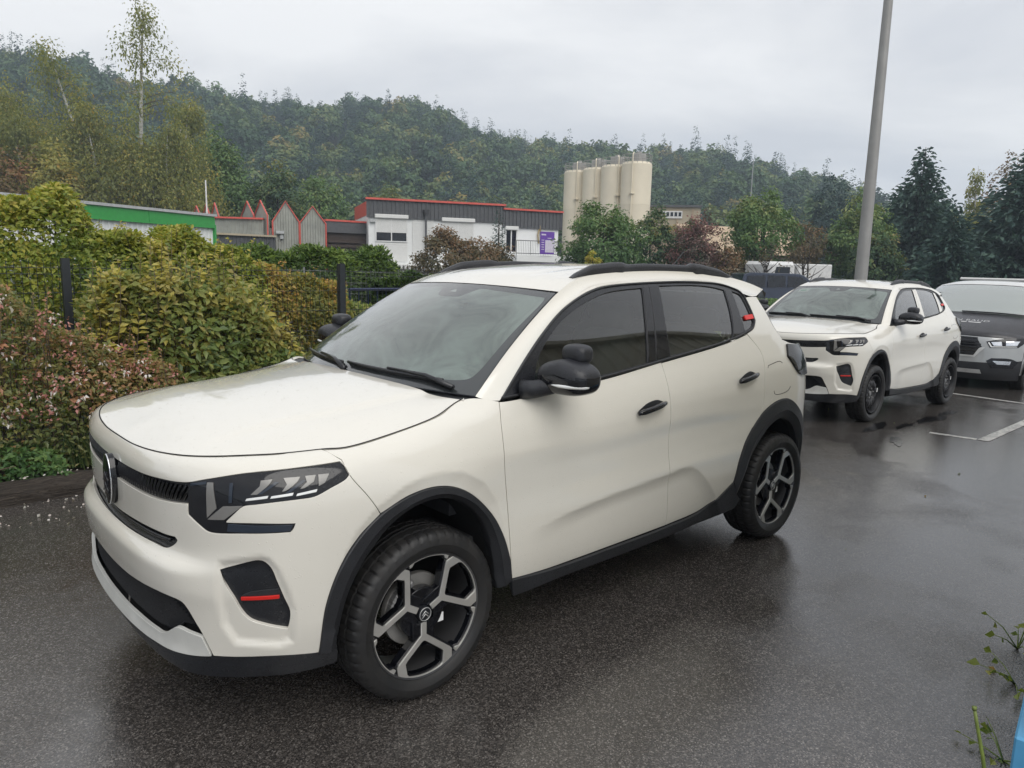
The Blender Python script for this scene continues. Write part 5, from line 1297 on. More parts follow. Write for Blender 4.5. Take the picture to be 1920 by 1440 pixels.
round_tree('broadleaf_tree', 26.7, 68.4, 0, 12.9, 3.9, 'rounded green tree with a rusty top beside the white flagpole', 'leaf_green', .08, 110, 42, .34, .42, 8)
round_tree('broadleaf_tree', 31.5, 66, 0, 11.2, 2.9, 'dark green tree behind the gabled wooden facade', 'leaf_forest', .05, 80, 36, .34, .45, 9)
round_tree('broadleaf_tree', 36.2, 67, 0, 10.6, 3.1, 'pale green tree behind the white building', 'leaf_green', .05, 80, 36, .34, .55, 10)
round_tree('broadleaf_tree', 44.0, 66, 0, 9.4, 3.4, 'yellow green tree above the right end of the white building', 'leaf_forest', .05, 80, 36, .34, .7, 11)
def spire(name, x, y, z, H, Rx, label, seed, mat='leaf_conifer', levels=34, per=11, size=.42, cat='tree', power=.8, ragged=.25, droop=.12, dens=1.2, tint=.4, h0=.02):
    rng = np.random.default_rng(seed); o = plant(name, x, y, z, label, cat)
    foliage_obj('crown', [conifer_parts(rng, H, Rx, levels, per, size, h0, dens, tint, droop, power, ragged)], mat, o)
    m = MB(); m.tube([(0, 0, 0), (0, 0, H * .5), (0, 0, H * 1.0)], [H * .02, H * .012, .015], 7); m.build('trunk', MATS['bark'], o, True); return o
spire('cypress_tree', 29.3, 31.2, 0, 4.95, .62, 'narrow dark cypress against the white building', 12, 'leaf_conifer', 26, 16, .20, power=.35, ragged=.12, droop=-.3)
spire('conifer_tree', 58.0, 17.5, -.3, 10.9, 4.6, 'tall pointed blue green conifer right of the lighting mast', 13, per=17, levels=50, size=.80, dens=3.2, tint=.62, droop=.05, power=.95)
spire('conifer_tree', 52.9, 9.3, -.3, 9.9, 5.0, 'wide dark conifer at the right edge of the photo', 14, per=18, levels=48, size=.80, dens=3.2, tint=.58, droop=.05)
spire('conifer_tree', 48.5, 12.2, -.3, 6.0, 2.6, 'low dark conifer between the two tall conifers', 15, per=14, levels=36, size=.66, dens=3.0, tint=.58, droop=.05)
round_tree('broadleaf_tree', 91.6, 38.9, 0, 13.6, 3.0, 'dark blue green tree standing alone above the hillside wood', 'leaf_conifer', .1, 60, 34, .42, .3, 18)
MAPLE = [(24.0, 29.6, 3.55, 1.7, 'rust brown bush in front of the white building'), (25.6, 28.2, 3.1, 1.7, 'lower rust and green bush beside the cypress')]
for k, (x, y, H, r, l) in enumerate(MAPLE): round_tree('maple_bush', x, y, -.1, H, r, l, 'leaf_maple', .08, 70, 44, .16, .5, 30 + k, cat='bush', limbs=8)
round_tree('round_bush', 31.8, 25.1, -.2, 5.5, 2.25, 'big rounded green bush below the silos', 'leaf_green', .02, 110, 46, .20, .38, 33, cat='bush', shell=.6)
round_tree('broadleaf_tree', 37.1, 25.7, -.2, 5.9, 1.5, 'dark upright tree between the round bush and the red tree', 'leaf_forest', .05, 60, 40, .2, .4, 34)
round_tree('broadleaf_tree', 39.5, 24.6, -.2, 5.2, 1.2, 'slim dark green tree behind the reddish tree', 'leaf_forest', .05, 50, 36, .2, .35, 44)
round_tree('broadleaf_tree', 37.6, 22.5, -.2, 5.0, 1.75, 'reddish leaved tree left of the pale house', 'leaf_red', .10, 70, 30, .17, .5, 35, tspread=.3)
round_tree('broadleaf_tree', 38.6, 21.0, -.2, 3.4, 1.2, 'small purple tinged bush under the reddish tree', 'leaf_maple', .05, 50, 30, .15, .6, 45, cat='bush')
round_tree('oak_tree', 42.1, 21.1, -.2, 6.5, 2.1, 'oak with several bare lower stems in front of the pale house', 'leaf_green', .30, 90, 46, .2, .5, 36, trunks=4, shell=.6)
round_tree('broadleaf_tree', 50.4, 21.8, -.2, 5.4, 1.7, 'brownish thin tree left of the lighting mast', 'leaf_maple', .12, 60, 26, .2, .45, 37)
round_tree('broadleaf_tree', 52.9, 19.4, -.3, 7.4, 2.3, 'yellow green tree behind the lighting mast', 'leaf_green', .04, 100, 42, .24, .58, 38)
round_tree('broadleaf_tree', 50.5, 17.2, -.3, 4.6, 1.7, 'dark green tree low behind the lighting mast', 'leaf_forest', .04, 70, 40, .22, .45, 46)
round_tree('broadleaf_tree', 62.7, 15.9, -.3, 6.5, 2.4, 'olive birch like tree between the tall conifers', 'leaf_birch', .05, 80, 40, .24, .3, 39)
round_tree('broadleaf_tree', 69.7, 15.0, -.3, 11.8, 1.9, 'thin brown topped tree behind the right conifer', 'leaf_autumn', .2, 60, 16, .26, .5, 40)
birch(74.8, 18.6, -.3, 11.4, 1.6, (.2, .2), 'almost bare pale tree between the two tall conifers', 41, .28, 1, h0=.4)
round_tree('sapling', 22.3, 17.4, -.15, 2.55, .42, 'small fresh yellow green sapling above the car roof', 'leaf_hedge', .25, 16, 30, .13, .7, 42, cat='sapling', limbs=3)
for k, (x, y, H, l) in enumerate(((33.6, 15.9, 3.6, 'leafless twiggy tree left of the white truck'), (36.6, 15.4, 3.9, 'leafless twiggy tree right of the white truck'))):
    rng = np.random.default_rng(50 + k); o = plant('bare_tree', x, y, -.25, l, 'tree'); m = MB()
    for q in range(3): trunk_mb(rng, H * (.75 + .25 * rng.random()), .05, 12, .42, .12, .2, mb=m)
    m.build('trunk', MATS['bark'], o, True)
    C = unit(rng.standard_normal((26, 3))) * [1.1, 1.1, 1.2] * rng.random((26, 1)) + [0, 0, H * .7]; foliage_obj('crown', [clumps(rng, C, .3, 5, .12, None, .5, .25)], 'leaf_maple', o)
# --- hedges and shrubs near the car
def hedge(name, label, x0, x1, y0, y1, top, mat, n, size, tint, seed, cat='hedge', shoots=0, z0=.1, aspect=.5, upr=.5, core=True, sl=.36, loose=False, wob=.18, droop=.15):
    """dense bank of leaves with an uneven top and side, over dark inner twigs"""
    rng = np.random.default_rng(seed); o = plant(name, (x0 + x1) / 2, (y0 + y1) / 2, 0, label, cat); ox, oy = (x0 + x1) / 2, (y0 + y1) / 2
    tp = (lambda x: np.interp(x, [p[0] for p in top], [p[1] for p in top])) if isinstance(top, list) else (lambda x: np.full(np.shape(x), float(top)))
    ph = rng.random(8) * 6.28
    def lump(x, z): return np.sin(x * 3.1 + ph[0]) * .5 + np.sin(x * 6.7 + z * 4 + ph[1]) * .3 + np.sin(z * 5 + ph[2] + x * 2) * .3
    x = x0 + (x1 - x0) * rng.random(n); H = tp(x) * (1 + .05 * np.sin(x * 5 + ph[3]) + .04 * np.sin(x * 13 + ph[4])); w = y1 - y0
    kind = rng.random(n); f = rng.random(n)
    z = np.where(kind < .62, z0 + (H - z0) * f, H - .12 * rng.random(n) ** 2 * H); dep = rng.random(n) ** 2 * .35
    y = np.where(kind < .62, y0 + w * dep + wob * lump(x, z) * .5 + .18 * np.clip((z - H * .75) / (H * .25 + 1e-6), 0, 1) * w, y0 + w * (.15 + .8 * rng.random(n)) + 0 * z)
    x = np.clip(x, x0, x1); e = np.minimum(x - x0, x1 - x); 
    P = np.stack([x - ox, y - oy, z], 1); D = rng.standard_normal((n, 3)) * .7 + np.where((kind < .62)[:, None], [0, -.9, .35], [0, -.1, 1.0]) + [0, 0, upr * .4]
    fc = np.where((kind < .62)[:, None], [0, -.75, .75], [0, -.15, 1.0]) + rng.standard_normal((n, 3)) * .5
    L = size * (.65 + .7 * rng.random(n)); V, F = leaves(P, D, L, L * aspect, rng, droop, .12, fc)
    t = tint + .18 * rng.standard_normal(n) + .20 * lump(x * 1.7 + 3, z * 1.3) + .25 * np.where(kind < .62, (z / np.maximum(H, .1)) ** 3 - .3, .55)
    parts = [(V, F, np.repeat(np.clip(t, 0, 1), 2))]; tw = MB(); ns = 0
    for k in range(shoots):
        xx = x0 + (x1 - x0) * rng.random(); hh = float(tp(xx)); L0 = .06 + sl * rng.random(); yy = y0 + w * (.1 + .5 * rng.random()); q = np.array([xx - ox, yy - oy, hh * (.93 if not loose else .30 + .66 * rng.random())]); tip = q + [rng.standard_normal() * .06, rng.standard_normal() * .06, L0]
        tw.tube([q - [0, 0, .22], q, tip], [.0035, .003, .0015], 4); ns += 1
        m_ = int(8 + L0 * 34); s = rng.random(m_); Pp = q + (tip - q) * s[:, None]; a = rng.random(m_) * 6.28; Dd = np.stack([np.cos(a), np.sin(a), .5 + .8 * s], 1); Ls = size * 1.1 * (1.1 - .5 * s) * (.7 + .75 * rng.random() if loose else 1)
        V, F = leaves(Pp, Dd, Ls, Ls * aspect, rng, droop, .12, np.stack([.5 * np.cos(a), .5 * np.sin(a) - .3, .9 + 0 * a], 1) + rng.standard_normal((m_, 3)) * .3); parts.append((V, F, np.repeat(np.clip(tint + .18 + (.32 * rng.standard_normal() if loose else .07) + .2 * s + .08 * rng.standard_normal(m_), 0, 1), 2)))
    foliage_obj('foliage', parts, mat, o)
    for k in range(int((x1 - x0) * 7)):
        xx = x0 + (x1 - x0) * rng.random(); hh = float(tp(xx)) * (.6 + .3 * rng.random()); b = np.array([xx - ox, y0 + w * (.2 + .6 * rng.random()) - oy, 0])
        tw.tube([b, b + [.08 * rng.standard_normal(), .08 * rng.standard_normal(), hh * .5], b + [.2 * rng.standard_normal(), .15 * rng.standard_normal() - .05, hh]], [.010, .007, .003], 4)
    tw.build('stem', MATS['twig'], o, True)
    return o
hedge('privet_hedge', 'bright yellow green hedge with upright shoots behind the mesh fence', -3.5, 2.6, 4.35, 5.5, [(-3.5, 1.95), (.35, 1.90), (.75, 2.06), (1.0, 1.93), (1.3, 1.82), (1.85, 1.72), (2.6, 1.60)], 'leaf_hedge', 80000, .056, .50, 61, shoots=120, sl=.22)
hedge('copper_shrub', 'orange tipped shrub behind the mesh fence', 2.5, 3.6, 4.5, 5.4, [(2.5, 1.40), (3.0, 1.48), (3.6, 1.25)], 'leaf_copper', 16000, .05, .5, 62, 'shrub', 14, sl=.15)
hedge('leafy_shrub', 'dull green shrub at the foot of the copper one, behind the fence', 3.3, 4.6, 4.6, 5.5, [(3.3, 1.0), (3.8, 1.05), (4.6, .8)], 'leaf_shrub', 11000, .07, .3, 72, 'shrub', 4)
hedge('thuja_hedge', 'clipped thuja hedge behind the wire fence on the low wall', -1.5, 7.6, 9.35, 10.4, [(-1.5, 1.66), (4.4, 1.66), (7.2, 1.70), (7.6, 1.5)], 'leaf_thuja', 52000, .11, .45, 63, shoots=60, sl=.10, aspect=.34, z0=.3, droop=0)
hedge('laurel_hedge', 'dark green low hedge behind the fence at the car roof', 6.6, 10.5, 8.75, 9.0, [(6.6, 1.25), (10.5, 1.30)], 'leaf_thuja', 26000, .10, .18, 64, shoots=0, z0=.1)
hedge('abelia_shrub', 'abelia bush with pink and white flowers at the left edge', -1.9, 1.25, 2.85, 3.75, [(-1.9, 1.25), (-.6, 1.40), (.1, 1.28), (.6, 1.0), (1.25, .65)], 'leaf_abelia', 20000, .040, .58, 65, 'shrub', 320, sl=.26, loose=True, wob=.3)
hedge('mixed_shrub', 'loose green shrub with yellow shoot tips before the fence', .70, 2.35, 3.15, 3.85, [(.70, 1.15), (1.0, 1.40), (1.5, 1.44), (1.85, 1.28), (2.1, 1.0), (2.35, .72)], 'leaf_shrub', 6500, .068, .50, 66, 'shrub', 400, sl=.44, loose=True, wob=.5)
hedge('ground_cover', 'low dark green plant behind the timber sleeper', -1.4, .35, 2.72, 3.1, [(-1.4, .30), (-.2, .36), (.35, .22)], 'leaf_green', 3500, .045, .35, 67, 'plant', 0, z0=.05)
hedge('leafy_shrub', 'dark green undergrowth hidden behind the nose of the white car', 1.0, 3.3, 3.0, 3.7, [(1.0, .55), (2.2, .75), (3.3, .55)], 'leaf_shrub', 8000, .055, .28, 68, 'shrub', 6)
hedge('leafy_shrub', 'shrubs along the fence beyond the white car roof', 4.6, 9.5, 3.2, 4.0, [(4.6, .5), (7, .7), (9.5, .6)], 'leaf_shrub', 7000, .07, .35, 69, 'shrub', 6)
hedge('box_hedge', 'low clipped green hedge beside the dark blue car', 12.0, 24.0, 9.3, 10.4, .55, 'leaf_green', 9000, .10, .4, 70, 'hedge', 0)
def abelia_flowers():
    rng = np.random.default_rng(81); par = [o for o in COL.objects if o.name == 'abelia_shrub'][0]
    n = 230; x = -1.9 + 3.1 * rng.random(n); H = np.interp(x, [-1.9, -.6, .1, .6, 1.25], [1.25, 1.42, 1.30, 1.05, .70]); z = H * (1 - .62 * rng.random(n) ** 1.3); y = 2.80 + .16 * rng.random(n) + .25 * np.clip(z / H - .6, 0, 1)
    C = np.stack([x, y, z], 1) - np.array(par.location)
    V, F, T = clumps(rng, C, .05, 8, .028, None, .45, .3, .6, .9, .1, .2); foliage_obj('flower_cluster', [(V, F, T)], 'flower_pink', par)
    k = rng.choice(n, 160); V, F, T = clumps(rng, C[k] + rng.standard_normal((160, 3)) * .03, .035, 4, .024, None, .6, .3, .7, .9, .4, -.2); foliage_obj('blossom', [(V, F, T)], 'flower_white', par)
abelia_flowers()
def yellow_sprays():
    rng = np.random.default_rng(83)
    for (x, y, z, mt, nm, lab) in ((1.62, 3.22, 1.08, 'leaf_hedge', 'variegated_sprig', 'bright yellow leaf sprig in the loose green shrub'),):
        pass
yellow_sprays()
def hydrangea():
    rng = np.random.default_rng(84); o = plant('hydrangea', 3.05, 3.45, .05, 'leafy plant with large pale leaves beside the far door mirror', 'plant'); m = MB(); C = [];D = []
    for k in range(15):
        a = rng.random() * 6.28; r = .30 * rng.random() ** .5; h = .55 + .42 * rng.random(); b = np.array([.5 * r * math.cos(a), .3 * r * math.sin(a), 0]); t = np.array([1.3 * r * math.cos(a), r * math.sin(a), h]); m.tube([b, (b + t) / 2 + [0, 0, .05], t], [.007, .005, .003], 5)
        for j in range(9):
            f = .35 + .65 * j / 8; p = b + (t - b) * f; aa = rng.random() * 6.28; C.append(p); D.append((math.cos(aa), math.sin(aa), .45 - .2 * (1 - f)))
    C = np.array(C); L = .10 * (.7 + .6 * rng.random(len(C))); V, F = leaves(C, np.array(D), L, L * .62, rng, .3, .1)
    foliage_obj('leaf', [(V, F, np.repeat(np.clip(.55 + .25 * rng.standard_normal(len(C)), 0, 1), 2))], 'leaf_shrub', o); m.build('stem', MATS['twig'], o, True)
hydrangea()
def tuft(x, y, n, L, label, seed, name='grass_tuft'):
    rng = np.random.default_rng(seed); o = plant(name, x, y, .08, label, 'grass'); Vs = [];Fs = [];Ts = [];b = 0
    for k in range(n):
        a = rng.random() * 6.28; l = L * (.5 + .6 * rng.random()); sp = .25 + .75 * rng.random(); s = np.linspace(0, 1, 6); base = np.array([.09 * rng.standard_normal(), .07 * rng.standard_normal(), 0])
        c = base + np.stack([np.cos(a) * l * sp * .6 * s ** 1.6, np.sin(a) * l * sp * .6 * s ** 1.6, l * (s - .35 * sp * s ** 2.2)], 1); w = .005 * (1 - s) ** .6 + .0005; sd = np.array([-math.sin(a), math.cos(a), 0])
        V = np.concatenate([c + sd * w[:, None], c - sd * w[:, None]]); Fq = [(i, i + 1, 7 + i) for i in range(5)] + [(i, 7 + i, 6 + i) for i in range(5)]
        Vs.append(V); Fs.append(np.array(Fq) + b); Ts.append(np.full(10, np.clip(.45 + .25 * rng.standard_normal(), 0, 1))); b += 12
    foliage_obj('blade', [(np.vstack(Vs), np.vstack(Fs), np.concatenate(Ts))], 'grass_blade', o)
tuft(.86, 2.95, 170, .62, 'upright grass tuft behind the nose of the white car', 91)
tuft(.58, 2.98, 110, .42, 'smaller arching grass tuft left of the upright one', 92)
tuft(.30, 3.02, 70, .35, 'thin grass tuft behind the timber sleeper', 93)
# weeds by the blue plinth
def weed(x, y, n, label, seed, hh=.16, size=.06):
    rng = np.random.default_rng(seed); o = plant('weed', x, y, 0, label, 'weed'); m = MB(); C = [];D = []
    for k in range(n):
        a = rng.random() * 6.28; r = .12 * rng.random() + .03; h = hh * (.3 + .8 * rng.random()); t = np.array([r * math.cos(a), r * math.sin(a), h]); m.tube([(0, 0, 0), t * [.5, .5, .7], t], [.003, .0025, .0015], 4); C.append(t); D.append((math.cos(a), math.sin(a), .2))
        C.append(t * .7); D.append((math.cos(a + 1.5), math.sin(a + 1.5), .3))
    C = np.array(C); L = size * (.6 + .7 * rng.random(len(C))); V, F = leaves(C, np.array(D), L, L * .8, rng, .3, .1); foliage_obj('leaf', [(V, F, np.repeat(np.clip(.5 + .2 * rng.standard_normal(len(C)), 0, 1), 2))], 'leaf_hedge', o); m.build('stem', MATS['stalk_green'], o, True)
weed(2.93, -2.185, 6, 'green weed on the asphalt at the right edge of the photo', 94, .12, .042)
weed(2.60, -2.255, 5, 'smaller weed by the right edge, nearer than the other', 95, .07, .04)
weed(2.03, -2.355, 6, 'small weed at the foot of the blue plinth', 96, .05, .035)
o = plant('plant_stalk', 1.83, -2.36, 0, 'single upright green stalk before the blue plinth', 'weed'); m = MB(); m.tube([(0, 0, 0), (-.004, .02, .10), (-.010, .045, .20), (-.0125, .057, .25)], [.007, .006, .0055, .005], 8); m.tube([(-.0125, .057, .247), (-.013, .0585, .2585)], [.0065, .0075], 8); m.build('stem', MATS['stalk_green'], o, True)
# fallen petals and leaves
def litter():
    rng = np.random.default_rng(97); n = 95; C = np.stack([-.6 + 1.25 * rng.random(n), 2.52 - .55 * rng.random(n) ** 1.6, np.full(n, .003)], 1)
    k = 34; C2 = np.stack([-.9 + 1.5 * rng.random(k), 2.60 + .06 * rng.random(k), np.full(k, .150)], 1); C = np.vstack([C, C2]); D = np.stack([rng.standard_normal(len(C)), rng.standard_normal(len(C)), .15 * rng.random(len(C))], 1)
    L = .018 * (.7 + .7 * rng.random(len(C))); V, F = leaves(C, D, L, L * .8, rng, 0, .25); tag(foliage_obj('fallen_petals', [(V, F, np.repeat(rng.random(len(C)), 2))], 'flower_white'), 'white fallen petals scattered along the timber sleeper', 'petals', kind='stuff')
    n = 40; C = np.stack([-2 + 12 * rng.random(n), 2.4 - 4.4 * rng.random(n), np.full(n, .004)], 1); C = C[~((C[:, 0] > -.2) & (C[:, 0] < 4.2) & (np.abs(C[:, 1]) < .95))]; C[:, 2] += gz(C[:, 0]); D = np.stack([rng.standard_normal(len(C)), rng.standard_normal(len(C)), .05 + 0 * C[:, 0]], 1); L = .012 + .014 * rng.random(len(C))
    V, F = leaves(C, D, L, L * .6, rng, 0, .2); tag(foliage_obj('fallen_leaves', [(V, F, np.repeat(rng.random(len(C)), 2))], 'leaf_copper'), 'tiny fallen leaves scattered on the wet asphalt', 'leaves', kind='stuff')
litter()
o = obj('fallen_leaf', *leaves(np.array([[2.64, -2.18, .006]]), np.array([[.3, 1, .05]]), .035, .022, np.random.default_rng(3), 0, .2), MATS['leaf_copper'], smooth=False); at_ = o.data.attributes.new('tint', 'FLOAT', 'FACE'); at_.data.foreach_set('value', [.9, .9]); tag(o, 'single orange fallen leaf beside the weeds at the right edge', 'leaf')
# ---------------------------------------------------------------- fences and buildings
simple('anthracite', (.016, .020, .025), .5); simple('galv', (.30, .31, .31), .5, .6); simple('concrete', (.26, .25, .235), .85, var=.25, scale=1.5, bump=.4, bscale=30)
simple('white_clad', (.74, .75, .74), .5, var=.05, scale=.7); simple('green_fascia', (.035, .30, .06), .4, var=.1); simple('grey_cap', (.42, .43, .43), .5)
simple('ribbed_grey', (.30, .305, .27), .6, var=.2, scale=1.2); simple('red_trim', (.58, .10, .075), .5); simple('timber_clad', (.36, .28, .15), .75, var=.25, scale=3); simple('dark_slat', (.05, .035, .028), .8)
simple('dark_fascia', (.085, .087, .092), .5); simple('render_white', (.74, .75, .74), .7, var=.06, scale=.6); simple('shutter', (.68, .68, .66), .5, var=.03); simple('window_dark', (.012, .014, .018), .08); simple('white_frame', (.7, .7, .69), .4)
simple('purple_sign', (.14, .055, .36), .45); simple('sign_white', (.62, .58, .68), .5); simple('silo_cream', (.70, .63, .49), .55, var=.05, scale=.5); simple('silo_steel', (.34, .33, .31), .5, .4); simple('beige_wall', (.42, .36, .26), .8, var=.12, scale=.5)
simple('pale_tile', (.42, .32, .22), .85, var=.25, scale=4); simple('mast_grey', (.30, .295, .285), .55, .3, var=.1, scale=3); simple('dirty_concrete', (.17, .16, .145), .9, var=.4, scale=3)
def fence(name, label, P0, P1, posts, h, mat, pitch, wires, zb=.05, r=.0027, pr=.03, post_h=None, grp=None, fold=True):
    P0, P1 = np.array(P0, float), np.array(P1, float); L = np.linalg.norm(P1 - P0); o = empty(name, (*P0, 0), math.atan2(*(P1 - P0)[::-1])); tag(o, label, 'fence', grp)
    zz = lambda x: float(gz(P0[0] + (P1 - P0)[0] * x / L))
    for a, b in zip(posts, posts[1:]):
        m = MB(); n = int((b - a) / pitch)
        for k in range(1, n):
            x = a + (b - a) * k / n; pts = [(x, 0, zz(x) + zb)]
            if fold:
                for zf in [w for w in wires if w in FOLDS]: pts += [(x, 0, zz(x) + zf - .05), (x, -.03, zz(x) + zf - .025), (x, 0, zz(x) + zf)]
            pts.append((x, 0, zz(x) + h)); m.tube(pts, r, 4, False)
        for w in wires: m.tube([(a, -.004, zz(a) + w), (b, -.004, zz(b) + w)], r * 1.2, 4, False)
        m.build('mesh_panel', MATS[mat], o)
    for x in posts:
        m = MB(); hh = post_h or h + .03; m.box((x, 0, zz(x) + hh / 2), (pr * 2, pr * 2, hh)) if pr > .02 else m.tube([(x, 0, zz(x)), (x, 0, zz(x) + hh)], pr, 8); m.build('post', MATS[mat], o)
    return o
FOLDS = {.22, .82, 1.42}
fence('mesh_fence', 'dark grey welded mesh fence with square posts behind the shrubs', (-4.3, 4.02), (10.7, 4.02), [0, 2.5, 5.0, 7.5, 10, 12.5, 15], 1.52, 'anthracite', .05, [.07, .22, .27, .47, .67, .82, .87, 1.07, 1.27, 1.42, 1.47], r=.0022)
fence('wire_fence', 'thin galvanised wire fence on the low concrete wall before the thuja hedge', (-3, 9.02), (9.2, 9.02), [0, 2.03, 4.06, 6.1, 8.3, 10.35, 12.2], 1.42, 'galv', .10, [.62, .80, 1.0, 1.2, 1.40], zb=.5, r=.002, pr=.018, fold=False)
for k in range(6):
    x0 = -3 + k * 2.05; m = MB(); m.box((x0 + 1.02, 9.15, .24), (2.03, .16, .48), bev=.012); m.box((x0 + 1.02, 9.15, .505), (2.04, .20, .05), bev=.008)
    tag(m.build('concrete_wall', MATS['dirty_concrete']), 'stained low concrete wall panel under the galvanised wire fence', 'wall', 'concrete panels of the low wall')
m = MB(); m.tube([(6.0, 8.7, .3), (6.0, 8.7, 1.08), (8.3, 8.7, 1.08), (8.3, 8.7, .3)], .03, 6); m.tube([(6.0, 8.7, .7), (8.3, 8.7, .7)], .018, 5)
for k in range(1, 12): m.tube([(6.0 + .19 * k, 8.7, .3), (6.0 + .19 * k, 8.7, 1.08)], .009, 4)
simple('navy_paint', (.012, .02, .06), .4); tag(m.build('metal_gate', MATS['navy_paint']), 'dark blue tubular gate low behind the mesh fence', 'gate')
def frame(name, p0, p1, label, cat='building'):
    """an Empty at p0 whose local x runs towards p1, local y away from the viewer"""
    d = np.array(p1) - np.array(p0); o = empty(name, (*p0, -.05), math.atan2(d[1], d[0])); tag(o, label, cat); return o, float(np.linalg.norm(d))
def ribs(w, z0, z1, pitch, depth=.04, y=0, x0=0, top=None):
    """profiled sheet: trapezoid ribs, facing -y"""
    m = MB(); pr = []; x = x0
    while x < x0 + w - .001:
        e = min(x + pitch, x0 + w); p = e - x; pr += [(x, y), (x + p * .55, y), (x + p * .65, y - depth), (x + p * .9, y - depth)]; x = e
    pr.append((x0 + w, y)); tz = (lambda x: z1) if top is None else top
    m.add([(x, yy, z0) for x, yy in pr] + [(x, yy, tz(x)) for x, yy in pr], [(i, i + 1, len(pr) + i + 1, len(pr) + i) for i in range(len(pr) - 1)]); return m
# prefab hall with the green fascia
b, L = frame('prefab_hall', (-9.5, 25.0), (14.85, 38.7), 'long white ribbed prefab hall with a bright green fascia')
ribs(L, 0, 3.25, .33, .05).build('wall', MATS['white_clad'], b)
n = 6
for k in range(n):
    m = MB(); m.box((L * (k + .5) / n, -.12, 3.52), (L / n - .02, .16, .62)); m.build('fascia_panel', MATS['green_fascia'], b)
m = MB(); m.box((L / 2, -.02, 3.90), (L + .1, .55, .13)); m.build('roof_edge', MATS['grey_cap'], b)
m = MB(); m.box((L / 2, 4, 1.9), (L, 7.8, 3.7)); m.build('hall_body', MATS['white_clad'], b)
m = MB(); m.box((L + .02, -.1, 1.7), (.12, .2, 3.4)); m.build('corner_post', MATS['green_fascia'], b)
# folded wooden facade with red trimmed gables
def gable(o, x0, x1, ze, zp, y=0, wood=True):
    c = (x0 + x1) / 2; top = lambda x: ze + (zp - ze) * (1 - abs(x - c) / ((x1 - x0) / 2)); w = (x1 - x0) / 10; g = None
    for k in range(10):
        a = x0 + k * w; m = MB(); m.add([(a + .006, y, 0), (a + w - .02, y, 0), (a + w - .02, y, top(a + w - .02)), (a + .006, y, top(a + .006))], [(0, 1, 2, 3)]); m.add([(a + w - .02, y, 0), (a + w, y + .04, 0), (a + w, y + .04, top(a + w)), (a + w - .02, y, top(a + w - .02))], [(0, 1, 2, 3)]); m.build('cladding_board', MATS['ribbed_grey'], o)
    if wood:
        for k in range(10):
            a = x0 + k * w; tz = lambda x: 1.15 + 1.15 * (1 - abs(x - c) / ((x1 - x0) / 2)); m = MB(); m.prism([(a + .01, 0), (a + w - .01, 0), (a + w - .01, tz(a + w)), (a + .01, tz(a))], y - .03, y - .005, 1) if False else m.add([(a + .01, y - .03, 0), (a + w - .015, y - .03, 0), (a + w - .015, y - .03, tz(a + w)), (a + .01, y - .03, tz(a))], [(0, 1, 2, 3)]); m.build('timber_board', MATS['timber_clad'], o)
    m = MB(); m.tube([(x0, y - .06, 0), (x0, y - .06, ze), (c, y - .06, zp), (x1, y - .06, ze), (x1, y - .06, 0)], .05, 4); m.build('red_trim', MATS['red_trim'], o)
b, L = frame('gabled_facade', (20.62, 43.68), (23.67, 42.24), 'grey boarded facade with two red edged gables and timber feet')
gable(b, 0, L / 2 - .02, 4.05, 5.35); gable(b, L / 2 + .02, L, 4.0, 5.1, .05)
m = MB(); m.box((.45, -.18, 3.35), (.5, .25, .18)); m.box((.55, -.1, 3.1), (.2, .15, .35)); m.build('wall_lamp', MATS['grey_cap'], b)
m = MB(); m.box((L / 2, 3.1, 2.0), (L - .1, 6, 4.0)); m.build('house_body', MATS['ribbed_grey'], b)
for p0, p1, zp, lab in (((20.41, 48.0), (20.4, 45.94), 5.45, 'left one of the pair of red edged grey gables seen at an angle'), ((20.39, 45.81), (20.44, 43.9), 5.4, 'right one of the pair of red edged grey gables seen at an angle'), ((19.35, 54.49), (19.5, 52.96), 5.35, 'farthest small red edged grey gable by the flagpole'), ((19.46, 52.73), (19.62, 51.49), 5.4, 'middle small red edged grey gable by the flagpole'), ((19.57, 51.25), (19.65, 50.07), 5.45, 'nearest small red edged grey gable right of the flagpole')):
    b, L = frame('gabled_facade', p0, p1, lab); gable(b, 0, L, zp - .95, zp, 0, False); m = MB(); m.box((L / 2, 1.2, 1.8), (L, 2.2, 3.6)); m.build('house_body', MATS['ribbed_grey'], b)
b, L = frame('boundary_wall', (17.0, 46.6), (20.3, 44.3), 'grey ribbed wall with a red coping linking the grey gables', 'wall'); ribs(L, 0, 4.15, .25, .04).build('wall', MATS['ribbed_grey'], b); m = MB(); m.box((L / 2, 0, 4.2), (L, .4, .11)); m.build('coping', MATS['red_trim'], b)
b, L = frame('boundary_wall', (16.4, 42.6), (20.4, 42.9), 'low dark ribbed wall with a pale flat coping in front of the grey gables', 'wall'); ribs(L, 0, 3.0, .25, .04).build('wall', MATS['dark_fascia'], b); m = MB(); m.box((L / 2, .3, 3.06), (L, 1.0, .12)); m.build('coping', MATS['beige_wall'], b)
b, L = frame('screen_wall', (23.72, 42.5), (27.0, 42.2), 'brown slatted screen wall with a red coping right of the gables', 'wall'); m = MB(); m.box((L / 2, .2, 2.1), (L, .2, 4.2)); m.build('wall', MATS['dark_slat'], b)
for k in range(9): m = MB(); m.box((L / 2 - .3, 0, .5 + k * .3), (L - .9, .08, .17)); m.build('slat', MATS['dark_slat'], b)
m = MB(); m.box((L / 2, 0, 3.85), (L, .22, .75)); m.build('fascia_panel', MATS['dark_fascia'], b); m = MB(); m.box((L / 2, -.02, 4.27), (L, .3, .12)); m.build('coping', MATS['red_trim'], b)
